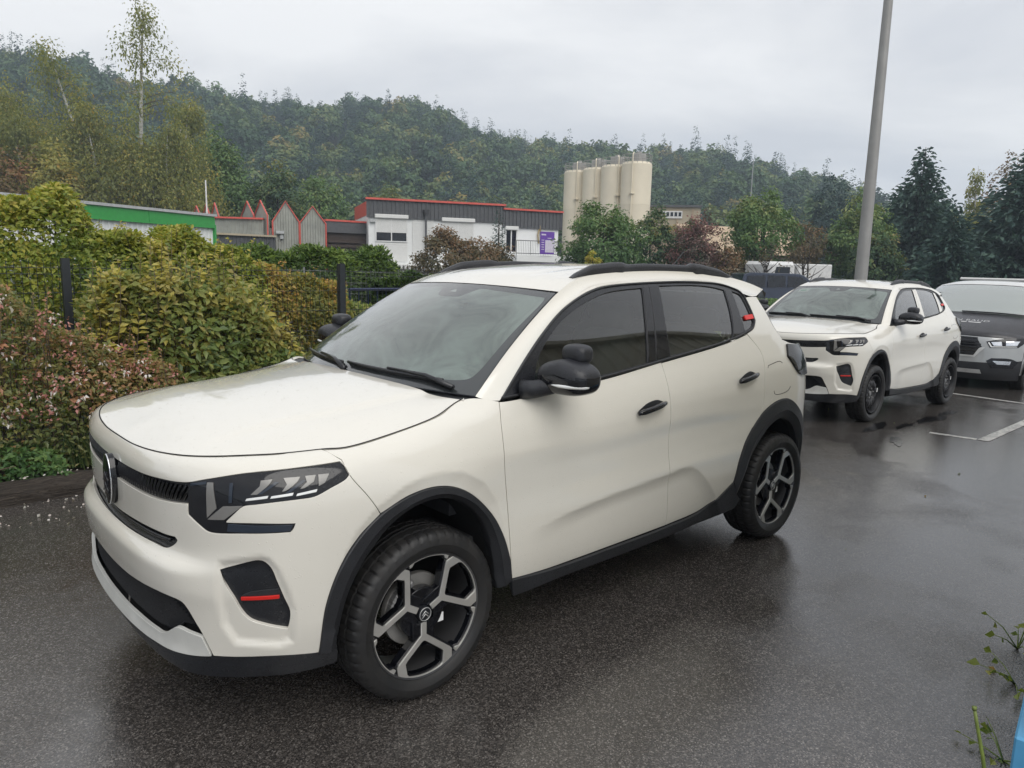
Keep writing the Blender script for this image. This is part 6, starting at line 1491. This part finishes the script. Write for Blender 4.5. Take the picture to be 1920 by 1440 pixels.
# white office building
b, L = frame('office_building', (26.3, 41.2), (35.0, 37.35), 'white office block with a dark ribbed parapet and red coping')
m = MB(); m.box((L / 2, 4, 2.3), (L, 8, 4.9)); m.build('wall', MATS['render_white'], b)
ribs(L + .3, 4.55, 5.75, .30, .06, -.12, -.15).build('parapet', MATS['dark_fascia'], b); m = MB(); m.box((L / 2, -.12, 5.80), (L + .4, .34, .13)); m.box((L / 2, 4, 5.2), (L, 8, 1.0)); m.build('coping', MATS['red_trim'], b)
def window(o, x, w, z0, z1, shut, pane=True):
    f = MB(); t = .07
    for bx in ((x, z0, w, t), (x, z1, w, t)): f.box((bx[0], -.05, bx[1]), (bx[2], .1, bx[3]))
    for sx in (-1, 0, 1): f.box((x + sx * (w - t) / 2, -.05, (z0 + z1) / 2), (t, .1, z1 - z0 - t))
    fr = f.build('window', MATS['white_frame'], o); m = MB(); m.box((x, -.01, (z0 + z1) / 2), (w - t, .02, z1 - z0)); m.build('pane', MATS['window_dark'], fr)
    m = MB(); m.box((x, -.13, z1 + .12), (w + .1, .26, .26), bev=.03); m.build('shutter_box', MATS['shutter'], fr)
    if shut:
        m = MB(); k = 0; z = z1
        while z > z1 - shut: m.box((x, -.07, z - .04), (w - .1, .03, .074)); z -= .08
        m.build('roller_shutter', MATS['shutter'], fr)
    return fr
window(b, 1.55, 2.2, 3.0, 4.55, .95); window(b, 6.25, 2.3, 2.9, 4.5, 1.25)
m = MB()
for k in range(9): m.box((1.55, -.03, 1.72 + k * .14), (2.2, .05, .13))
m.build('lower_panel', MATS['shutter'], b); m = MB()
for k in range(22): m.box((3.75, -.03, 1.25 + k * .155), (1.5, .05, .145))
m.build('lower_panel', MATS['shutter'], b)
m = MB(); m.tube([(3.9, -.3, 2.5), (3.9, -.3, 4.9)], .07, 8); m.tube([(3.9, -.3, 4.85), (3.9, -.3, 5.2)], [.10, .24], 10); m.build('vent_pipe', MATS['dark_fascia'], b)
m = MB(); m.box((.25, -.1, 4.35), (.35, .2, .2)); m.build('alarm_box', MATS['grey_cap'], b)
m = MB(); m.box((L / 2, -.5, 1.42), (L, .9, .06)); 
for k in range(30): m.box((.4 + k * .28, -.96, 1.28), (.14, .02, .26))
m.build('canopy', MATS['shutter'], b)
b2, L2 = frame('office_wing', (35.05, 37.3), (39.45, 36.0), 'white side wing of the office block with a terrace railing'); 
m = MB(); m.box((L2 / 2, 3.5, 2.3), (L2, 7, 4.8)); m.build('wall', MATS['render_white'], b2)
ribs(L2 + .3, 4.25, 5.5, .30, .06, -.12, -.05).build('parapet', MATS['dark_fascia'], b2); m = MB(); m.box((L2 / 2 + .1, -.12, 5.55), (L2 + .3, .34, .12)); m.build('coping', MATS['red_trim'], b2)
w_ = window(b2, .65, .95, 2.5, 4.1, 0); m = MB(); m.box((L2 / 2, -1.2, 1.15), (L2, 2.4, 2.3)); m.build('terrace', MATS['render_white'], b2)
rl = MB(); 
for z in (2.42, 3.3): rl.tube([(0, -2.3, z), (L2 - .1, -2.3, z)], .03, 6)
for k in range(34): rl.tube([(k * (L2 - .1) / 33, -2.3, 2.3), (k * (L2 - .1) / 33, -2.3, 3.3)], .022 if k % 8 == 0 else .010, 4)
rl.build('railing', MATS['dark_fascia'], b2)
m = MB(); m.tube([(2.9, -.1, 3.2), (2.8, -.12, 3.8), (2.95, -.1, 4.4)], .05, 6); m.tube([(3.05, -.1, 3.2), (3.05, -.12, 3.8), (2.95, -.1, 4.5)], .05, 6); m.build('pipe', MATS['timber_clad'], b2)
sg = empty('sign_board', (36.55, 34.25, 2.38), math.atan2(-1.3, 4.4)); tag(sg, 'purple sign board with a white panel on the terrace railing', 'sign')
m = MB(); m.box((0, 0, .75), (1.12, .05, 1.55)); m.build('board', MATS['purple_sign'], sg); m = MB(); m.box((.18, -.03, .52), (.70, .015, .85)); m.build('panel', MATS['sign_white'], sg)
m = MB()
for k in range(5): m.box((-.36, -.03, .3 + k * .16), (.22, .012, .05))
m.box((-.30, -.03, 1.32), (.36, .012, .10)); m.box((.16, -.03, 1.08), (.3, .012, .05))
m.build('text_line', MATS['sign_white'], sg)
for k in range(3): m = MB(); m.box((41.0 + k * .9, 33.2 - k * .4, 1.05), (.55, .5, 2.3 - .2 * k), bev=.05); tag(m.build('concrete_pier', MATS['dirty_concrete']), ('tallest stained concrete pier right of the office wing', 'middle stained concrete pier right of the office wing', 'shortest stained concrete pier beside the round bush')[k], 'pier')
# silos
def silo(x, y, r, h, label, ladder):
    o = empty('silo', (x, y, -.1)); tag(o, label, 'silo', 'cream silos beyond the office block'); V, F = lathe([(r, 0), (r, h * .33), (r * 1.006, h * .331), (r, h * .335), (r, h * .66), (r * 1.006, h * .661), (r, h * .665), (r, h), (r * .9, h + .25), (0, h + .45)], 40, 'z'); auto(obj('tank', V, F, MATS['silo_cream'], o), 30)
    m = MB(); nb = 18
    for zz in (.55, 1.05): m.tube([(r * .97 * math.cos(t), r * .97 * math.sin(t), h + zz) for t in np.linspace(0, 6.283, 25)], .035, 4, False)
    for k in range(nb): t = 6.283 * k / nb; m.tube([(r * .97 * math.cos(t), r * .97 * math.sin(t), h), (r * .97 * math.cos(t), r * .97 * math.sin(t), h + 1.07)], .03, 4)
    m.build('guard_rail', MATS['silo_steel'], o)
    m = MB(); m.box((.2, -.1, h + .75), (1.3, 1.2, 1.0), bev=.1); m.tube([(.2, -.1, h + .4), (.2, -.1, h + 1.5)], .3, 10); m.build('filter_unit', MATS['silo_steel'], o)
    m = MB(); a = R(-128 + ladder); c, s = math.cos(a) * (r + .15), math.sin(a) * (r + .15); m.tube([(c, s, 1), (c, s, h + 1.0), (c * .8, s * .8, h + 1.2)], .07, 6)
    for zz in (.25, .5, .75): m.box((c, s, h * zz), (.55, .4, .12))
    m.build('fill_pipe', MATS['silo_cream'], o); return o
for (x, y, r, h, l, a) in ((68.3, 60.9, 1.68, 13.0, 'leftmost cream silo with a railed top', -12), (68.4, 57.9, 1.68, 13.1, 'second cream silo from the left', -14), (68.4, 55.0, 1.68, 13.2, 'third cream silo from the left', 0), (68.5, 51.9, 1.75, 13.3, 'rightmost and widest cream silo with a dark pipe', -28)): silo(x, y, r, h, l, a)
b, L = frame('factory_building', (74.5, 58.0), (80.0, 50.6), 'beige factory wall right behind the cream silos'); m = MB(); m.box((L / 2, 5, 4.6), (L, 10, 9.3)); m.build('wall', MATS['beige_wall'], b)
m = MB(); m.box((L / 2, -.1, 9.35), (L + .3, .4, .25)); m.build('roof_edge', MATS['dark_fascia'], b); m = MB(); m.box((L * .62, -.1, 8.3), (2.6, .1, .9)); m.build('window', MATS['white_frame'], b)
for k in range(5): m = MB(); m.box((L * .62 - 1 + k * .5, -.17, 8.35), (.34, .03, .5)); m.build('pane', MATS['window_dark'], b)
for k in range(5): m = MB(); m.box((L * (.1 + .2 * k), -.06, 4.5), (.18, .12, 9)); m.build('pilaster', MATS['pale_tile'], b)
b, L = frame('pale_house', (50.5, 30.2), (62.5, 27.2), 'pale beige house with a light tiled roof behind the oak'); m = MB(); m.box((L / 2, 3.6, 1.4), (L, 7, 3.1)); m.build('wall', MATS['beige_wall'], b)
m = MB(); m.prism([(-.4, 2.9), (3.6, 5.3), (7.6, 2.9)], -.3, L + .3, 0); m.build('roof', MATS['pale_tile'], b)
for k in range(4): m = MB(); m.box((1.6 + k * 3, -.02, 1.5), (1.1, .06, 1.2)); m.build('window', MATS['window_dark'], b)
# masts
m = MB(); m.tube([(17.5, 46.6, 0), (17.5, 46.6, 6.5)], [.06, .045], 8); tag(m.build('flagpole', MATS['white_frame']), 'bare white flagpole left of the grey gables', 'pole')
m = MB(); m.tube([(100.4, 55.6, 0), (100.4, 55.6, 17.5)], [.16, .07], 6); tag(m.build('antenna_mast', MATS['galv']), 'thin pale antenna mast before the wooded hill', 'mast')
o = empty('lighting_mast', (14.86, 3.51, float(gz(14.9)))); tag(o, 'tall grey tapering lighting mast rising out of the photo', 'mast'); V, F = lathe([(.145, 0), (.14, .5), (.125, 1.6), (.07, 9.0), (.055, 12)], 28, 'z'); auto(obj('column', V, F, MATS['mast_grey'], o), 40); m = MB(); m.box((0, 0, .02), (.42, .42, .04)); m.build('base_plate', MATS['galv'], o); m = MB(); m.box((-.5, 0, 12), (1.0, .3, .12), bev=.04); m.build('lamp_head', MATS['mast_grey'], o)
# ---------------------------------------------------------------- vehicles
car = empty('parked_car', (0, 0, 0)); build_suv(car)
tag(car, 'cream white small SUV nearest the camera, with black and silver alloy wheels', 'car', 'white small SUVs parked in a row')
car2 = empty('parked_car', (6.80, 1.111, -.018)); car2.rotation_euler = (0, R(2.0), R(.45)); build_suv(car2, alloy=False, pillars='white', badge=False)
tag(car2, 'cream white small SUV with plain black steel wheels, parked behind the nearest one', 'car', 'white small SUVs parked in a row')
simple('sticker_white', (.62, .68, .62), .6); simple('sticker_green', (.10, .42, .20), .6)
gl = [c for c in car2.children if c.name.startswith('windscreen')][0]
for pts, mt, of in (([(-.545, .55), (-.39, .55), (-.39, .645), (-.545, .645)], 'sticker_white', -.003), ([(-.52, .575), (-.44, .575), (-.44, .60), (-.52, .60)], 'sticker_green', -.001)):
    V, F, N = patch([(-x, y) for x, y in pts] if False else pts, [], wsm, wsn, h=.05, gap=0, off=of, flange=.001, sharp=10); obj('paper_sticker', V * [1, 1, 1], F, MATS[mt], gl, N=N)
# van with a dark wrapped bonnet
simple('van_silver', (.36, .37, .37), .35, .35, var=.04, coat=1.0); simple('van_white', (.60, .60, .58), .35, var=.04, coat=1.0); mat_wetblack('wrap_black', (.020, .020, .024), .30, .4); simple('letter_white', (.72, .72, .72), .5)
mat_glass('van_screen', (.6, .7, .68), film=.35, boost=3.0)
def build_van(root):
    SIL, WH = MATS['van_silver'], MATS['van_white']
    PR = [(.06, .24), (.0, .34), (-.02, .50), (-.01, .66), (.0, .80), (.03, .95), (.08, 1.04), (.18, 1.10), (.42, 1.205), (.70, 1.29), (.86, 1.335), (1.25, 1.60), (1.66, 1.85), (1.90, 1.93), (2.3, 1.965), (4.9, 1.97)]
    prof = smooth_line(PR, .03, False, 80); Lp = np.concatenate([[0], np.cumsum(np.linalg.norm(np.diff(prof, axis=0), axis=1))])
    def srf(x, t):
        x = np.asarray(x, float); t = np.asarray(t, float); px = np.interp(t, Lp, prof[:, 0]); pz = np.interp(t, Lp, prof[:, 1]); u = x
        hw = np.interp(pz, [.24, .5, 1.0, 1.34, 1.9, 2.0], [.93, .97, .985, .95, .80, .78]); a = np.clip(np.abs(u) / .99, 0, 1)
        bx = np.interp(pz, [.24, .6, 1.0, 1.34, 1.9], [.42, .38, .42, .30, .12]); dz = np.interp(pz, [.9, 1.1, 1.34, 1.7, 1.95], [0, .10, .05, .02, .07])
        return np.stack([px + bx * a ** 4 + .06 * a ** 2, u * hw / .99, pz - dz * a ** 3], -1)
    nf0 = num_n(srf, .01); nf = lambda x, t: -nf0(x, t) if float(nf0(np.array([0.]), np.array([.6]))[0][0]) > 0 else nf0(x, t)
    tz = lambda z: float(np.interp(z, prof[:60, 1], Lp[:60])) if z < 1.3 else float(Lp[np.argmin(np.abs(prof[:, 1] - z))])
    def P(name, pts, mat, off=0, par=root, h=.06, **kw):
        q = [(x, tz(z)) for x, z in pts]; V, F, N = patch(q, [], srf, nf, off=off, h=h, **kw)
        if np.sum(N[:, 0]) > 0 and False: pass
        if float(nf0(np.array([0.]), np.array([.6]))[0][0]) > 0: F = [tuple(f)[::-1] for f in F]
        return obj(name, V, F, mat, par, N=N)
    W = .99
    P('bumper_lower', [(-W, .25), (W, .25), (W, .60), (.80, .56), (-.80, .56), (-W, .60)], MATS['cladding'], gap=.002)
    P('bumper_upper', [(-W, .60), (-.80, .56), (.80, .56), (W, .60), (W, .98), (-W, .98)], SIL, gap=.002)
    P('bonnet', [(-W, .985), (W, .985), (W, 1.30), (.6, 1.335), (-.6, 1.335), (-W, 1.30)], MATS['wrap_black'], gap=.003)
    P('windscreen', [(-.95, 1.36), (.95, 1.36), (.97, 1.86), (-.97, 1.86)], MATS['van_screen'], .002, gap=.002, flange=.002)
    P('screen_backing', [(-.97, 1.33), (.97, 1.33), (.98, 1.88), (-.98, 1.88)], MATS['interior_grey'], -.06, flange=0, gap=0)
    P('roof', [(-W, 1.875), (W, 1.875), (W, 1.968), (-W, 1.968)], WH, gap=0)
    for sg in (1, -1):
        P('windscreen_pillar', [(sg * .95, 1.35), (sg * W, 1.32), (sg * W, 1.87), (sg * .97, 1.86)], SIL, .001, gap=0)
        hl = P('headlight', [(sg * .54, .90), (sg * .60, .80), (sg * .92, .82), (sg * .985, .93), (sg * .97, 1.035), (sg * .78, .985)], MATS['gloss_black'], .006, gap=0)
        P('reflector', [(sg * .60, .895), (sg * .64, .84), (sg * .74, .84), (sg * .72, .91)], MATS['chrome'], .010, hl, gap=0, flange=.003); P('reflector', [(sg * .77, .92), (sg * .78, .845), (sg * .90, .855), (sg * .92, .94)], MATS['chrome'], .010, hl, gap=0, flange=.003)
        P('light_bar', [(sg * .56, .885), (sg * .61, .81), (sg * .90, .83), (sg * .90, .84), (sg * .62, .825), (sg * .58, .89)], MATS['lamp_white'], .012, hl, gap=0, flange=.002)
        fp = P('fog_surround', [(sg * .58, .58), (sg * .66, .47), (sg * .90, .47), (sg * .95, .58), (sg * .86, .63), (sg * .64, .63)], MATS['gloss_black'], .008, gap=0); P('fog_light', [(sg * .66, .585), (sg * .72, .53), (sg * .86, .53), (sg * .87, .59)], MATS['chrome'], .014, fp, gap=0, flange=.003)
    g = P('grille', [(-.50, .80), (-.42, .66), (.42, .66), (.50, .80), (.40, .965), (-.40, .965)], MATS['gloss_black'], .004, gap=0)
    for k in range(6):
        z = .69 + .05 * k; w = .42 + (.06 if .74 < z < .86 else 0); P('grille_slat', [(-w, z), (w, z), (w, z + .018), (-w, z + .018)], MATS['satin_black'], .016, g, gap=0, flange=.012)
    P('grille_frame', [(-.42, .63), (.42, .63), (.54, .80), (.47, .80), (.40, .655), (-.40, .655), (-.47, .80), (-.54, .80)], MATS['silver_trim'], .010, gap=0)
    P('skid_plate', [(-.55, .36), (.55, .36), (.52, .425), (-.52, .425)], MATS['silver_trim'], .014, gap=0)
    m = MB(); x_ = np.linspace(-.80, .10, 10); pw = srf(x_, np.full(10, tz(1.36))) + nf(x_, np.full(10, tz(1.36))) * .02; m.tube(pw, .012, 5); m.build('wiper', MATS['satin_black'], root)
    # lettering on the bonnet
    cu = bpy.data.curves.new('lettering', 'FONT'); cu.body = 'ON BAUD'; cu.size = .135; cu.extrude = 0; cu.align_x = 'LEFT'; cu.space_character = 1.12; tmp = bpy.data.objects.new('lettering', cu); COL.objects.link(tmp)
    bpy.context.view_layer.update(); me = bpy.data.meshes.new_from_object(tmp.evaluated_get(bpy.context.evaluated_depsgraph_get())); bpy.data.objects.remove(tmp, do_unlink=True)
    vv = np.array([v.co[:] for v in me.vertices]); w = vv[:, 0].max(); X = -.44 + (w - vv[:, 0]) * .60 / w; T = tz(1.215) + vv[:, 1] * .95
    p = srf(X, T) + nf(X, T) * .004; ff = [list(f.vertices) for f in me.polygons]; obj('bonnet_lettering', p, ff + [f[::-1] for f in ff], MATS['letter_white'], root, smooth=False); bpy.data.meshes.remove(me)
    m = MB()
    for (a, b) in ((-.34, -.16), (-.13, -.05), (-.02, .10)):
        x_ = np.array([a, b, b, a]); t_ = tz(1.205) - np.array([.03, .03, .005, .005]); q = srf(x_, t_) + nf(x_, t_) * .004; m.quad(*q); m.quad(*q[::-1])
    m.build('bonnet_small_text', MATS['letter_white'], root)
    # flanks: from the front edge back
    for sg in (1, -1):
        t = np.linspace(0, Lp[-1], 90); e = srf(np.full(90, sg * W), t); rows = [e]
        low = [(.55, .30), (1.0, .30), (5.0, .30)]
        m = MB(); zs = [.35, .6, .9, 1.0, 1.3, 1.6, 1.9]; hw = np.interp(zs, [.24, .5, 1.0, 1.34, 1.9, 2.0], [.93, .97, .985, .95, .80, .78]); xf = [np.interp(z, e[:70, 2], e[:70, 0]) if z < 1.3 else float(e[np.argmin(np.abs(e[:, 2] - z)), 0]) for z in zs]
        G = np.array([[(xf[i] + .01 + (5.0 - xf[i]) * f, sg * hw[i], zs[i]) for i in range(7)] for f in (0, .02, .1, .25, .45, .7, 1)]).reshape(-1, 3); F = grid_faces(7, 7); F = [f[::-1] for f in F] if sg < 0 else F
        auto(obj('body_side', G, F, SIL, root), 40)
        m = MB(); gg = [(1.15, 1.36), (1.62, 1.72), (2.5, 1.74), (2.5, 1.34)]; m.add([(x, sg * (np.interp(z, zs, hw) + .004), z) for x, z in gg], [(0, 1, 2, 3) if sg < 0 else (3, 2, 1, 0)]); m.build('side_window', MATS['gloss_black'], root)
        a_ = np.linspace(math.pi, 0, 24); m = MB(); V = []
        for r_, y_ in ((.44, .985), (.40, 1.0), (.36, .99), (.36, .6)): V += [(1.0 + r_ * math.cos(t_), sg * y_, .345 + r_ * math.sin(t_)) for t_ in a_]
        F = [(k * 24 + i, k * 24 + i + 1, (k + 1) * 24 + i + 1, (k + 1) * 24 + i) for k in range(3) for i in range(23)]; m.add(V, F if sg > 0 else [f[::-1] for f in F]); m.build('arch_cladding', MATS['cladding'], root, True)
        m = MB(); v, f = superell((1.25, sg * 1.10, 1.30), (.07, .10, .16), 3, 16, 12); m.add(v, f); m.tube([(1.2, sg * .93, 1.22), (1.24, sg * 1.05, 1.24)], .04, 8); m.build('mirror_housing', MATS['satin_black'], root, True)
        for x in (1.0, 3.93):
            wh = empty('wheel', (x, sg * .86, .34), parent=root)
            if sg > 0: wh.rotation_euler = (0, 0, math.pi)
            wh.scale = (1.07, 1.07, 1.07); build_tyre(wh); build_alloy(wh)
    m = MB(); m.box((2.6, 0, .42), (4.6, 1.3, .3)); m.build('underbody', MATS['liner'], root); m = MB(); m.box((3.2, 0, 1.1), (3.4, 1.5, 1.2)); m.build('load_area', MATS['interior_dark'], root)
    m = MB(); m.box((3.7, .15, 1.99), (2.2, 1.1, .06), bev=.02); m.build('roof_pod', WH, root)
van = empty('parked_van', (12.62, 1.12, -.30)); van.rotation_euler = (0, R(1.5), 0); van.scale = (1, 1, .945); build_van(van)
tag(van, 'silver and white van with a black lettered bonnet, behind the white cars', 'van')
# dark blue people carrier and white lorry, far behind
simple('navy_car', (.012, .020, .045), .22, .3, coat=1.0); simple('lorry_white', (.62, .62, .61), .4)
def slab_vehicle(root, side, half, mat, glass, name):
    m = MB(); n = len(side); V = [];
    for y, k in ((-half, .93), (-half * .96, 1), (half * .96, 1), (half, .93)):
        c = np.array(side).mean(0); V += [(c[0] + (x - c[0]) * (1 if abs(y) < half else .985), y * (1 - .16 * max(0, (z - 1.0)) / .9), z if abs(y) < half else c[1] + (z - c[1]) * .97) for x, z in side]
    F = [tuple(range(n))[::-1], tuple(range(3 * n, 4 * n))] + [(r_ * n + k, r_ * n + (k + 1) % n, (r_ + 1) * n + (k + 1) % n, (r_ + 1) * n + k) for r_ in range(3) for k in range(n)]
    m.add(V, F); b = auto(m.build('body', MATS[mat], root), 35)
    for poly in glass:
        for sg in (-1, 1):
            q = [(x, sg * (half * (1 - .16 * max(0, z - 1.0) / .9) + .006), z) for x, z in poly]; m = MB(); m.add(q, [tuple(range(len(q)))[::sg]]); m.build(name, MATS['window_dark'], root)
def small_wheel(root, x, y, r, sg):
    w = empty('wheel', (x, y, r), parent=root); m = MB(); v, f = lathe([(r * .6, -.10), (r * .97, -.10), (r, -.06), (r, .06), (r * .97, .10), (r * .6, .10)], 24); m.add(v, [q[::-1] for q in f]); m.build('tyre', MATS['tyre'], w, True); m = MB(); v, f = lathe([(0, -.085), (r * .55, -.09), (r * .62, -.10), (r * .62, .10), (r * .5, .09), (0, .08)], 20); m.add(v, [q[::-1] for q in f]); m.build('rim', MATS['silver_trim'], w, True)
bv = empty('dark_car', (30.3, 15.6, -.30), R(-38)); side = [(-.02, .35), (-.05, .75), (.1, .98), (1.0, 1.12), (1.75, 1.68), (2.0, 1.76), (4.3, 1.78), (4.6, 1.70), (4.75, 1.1), (4.75, .4), (4.4, .3), (.3, .3)]
side = [(4.75 - x, z) for x, z in side][::-1]
slab_vehicle(bv, side, .90, 'navy_car', [[(.25, 1.10), (.30, 1.62), (1.15, 1.66), (1.15, 1.12)], [(1.25, 1.12), (1.25, 1.66), (2.1, 1.66), (2.1, 1.14)], [(2.2, 1.14), (2.2, 1.66), (2.85, 1.62), (3.5, 1.16)]], 'side_window')
for x in (.95, 3.85):
    for sg in (-1, 1): small_wheel(bv, x, sg * .80, .33, sg)
tag(bv, 'dark blue people carrier parked far behind, left of the second white car', 'car')
lo = empty('white_lorry', (38.6, 19.2, -.30), R(-20)); m = MB(); m.box((1.0, 0, 1.35), (2.0, 2.2, 2.1), bev=.18); m.build('cab', MATS['lorry_white'], lo); m = MB(); m.box((3.4, 0, 1.45), (2.6, 2.2, 1.7), bev=.05); m.build('load_box', MATS['lorry_white'], lo)
for sg in (-1, 1):
    m = MB(); m.add([(.3, sg * 1.11, 1.45), (1.5, sg * 1.11, 1.45), (1.5, sg * 1.11, 2.1), (.5, sg * 1.11, 2.1)], [(0, 1, 2, 3)[::sg]]); m.build('side_window', MATS['window_dark'], lo)
    for x in (1.0, 4.0): small_wheel(lo, x, sg * .95, .45, sg)
m = MB(); m.box((2.4, 0, .6), (4.6, 1.6, .2)); m.build('chassis', MATS['liner'], lo); tag(lo, 'white lorry far behind the dark blue people carrier', 'lorry')
# ---------------------------------------------------------------- damp air
def build_haze():
    me_ = MB(); me_.box((0, 0, 46), (1520, 1520, 96)); hz = me_.build('haze', None)
    mt = bpy.data.materials.new('haze_air'); mt.use_nodes = True; nt = mt.node_tree; nt.nodes.clear(); o = nt.nodes.new('ShaderNodeOutputMaterial'); v = nt.nodes.new('ShaderNodeVolumePrincipled')
    v.inputs['Density'].default_value = .00085; v.inputs['Color'].default_value = (.74, .85, 1.0, 1); v.inputs['Anisotropy'].default_value = .2
    nt.links.new(v.outputs[0], o.inputs['Volume']); hz.data.materials.append(mt); tag(hz, kind='stuff')
build_haze()
for o in bpy.data.objects:
    if o.parent and o.name.split('.')[0] in ('crown', 'foliage', 'leaf', 'stem', 'branch', 'blade', 'blossom', 'flower_cluster', 'mesh_panel', 'guard_rail', 'railing', 'roller_shutter', 'lower_panel', 'text_line', 'canopy', 'filter_unit', 'bonnet_small_text'):
        o['kind'] = 'stuff'
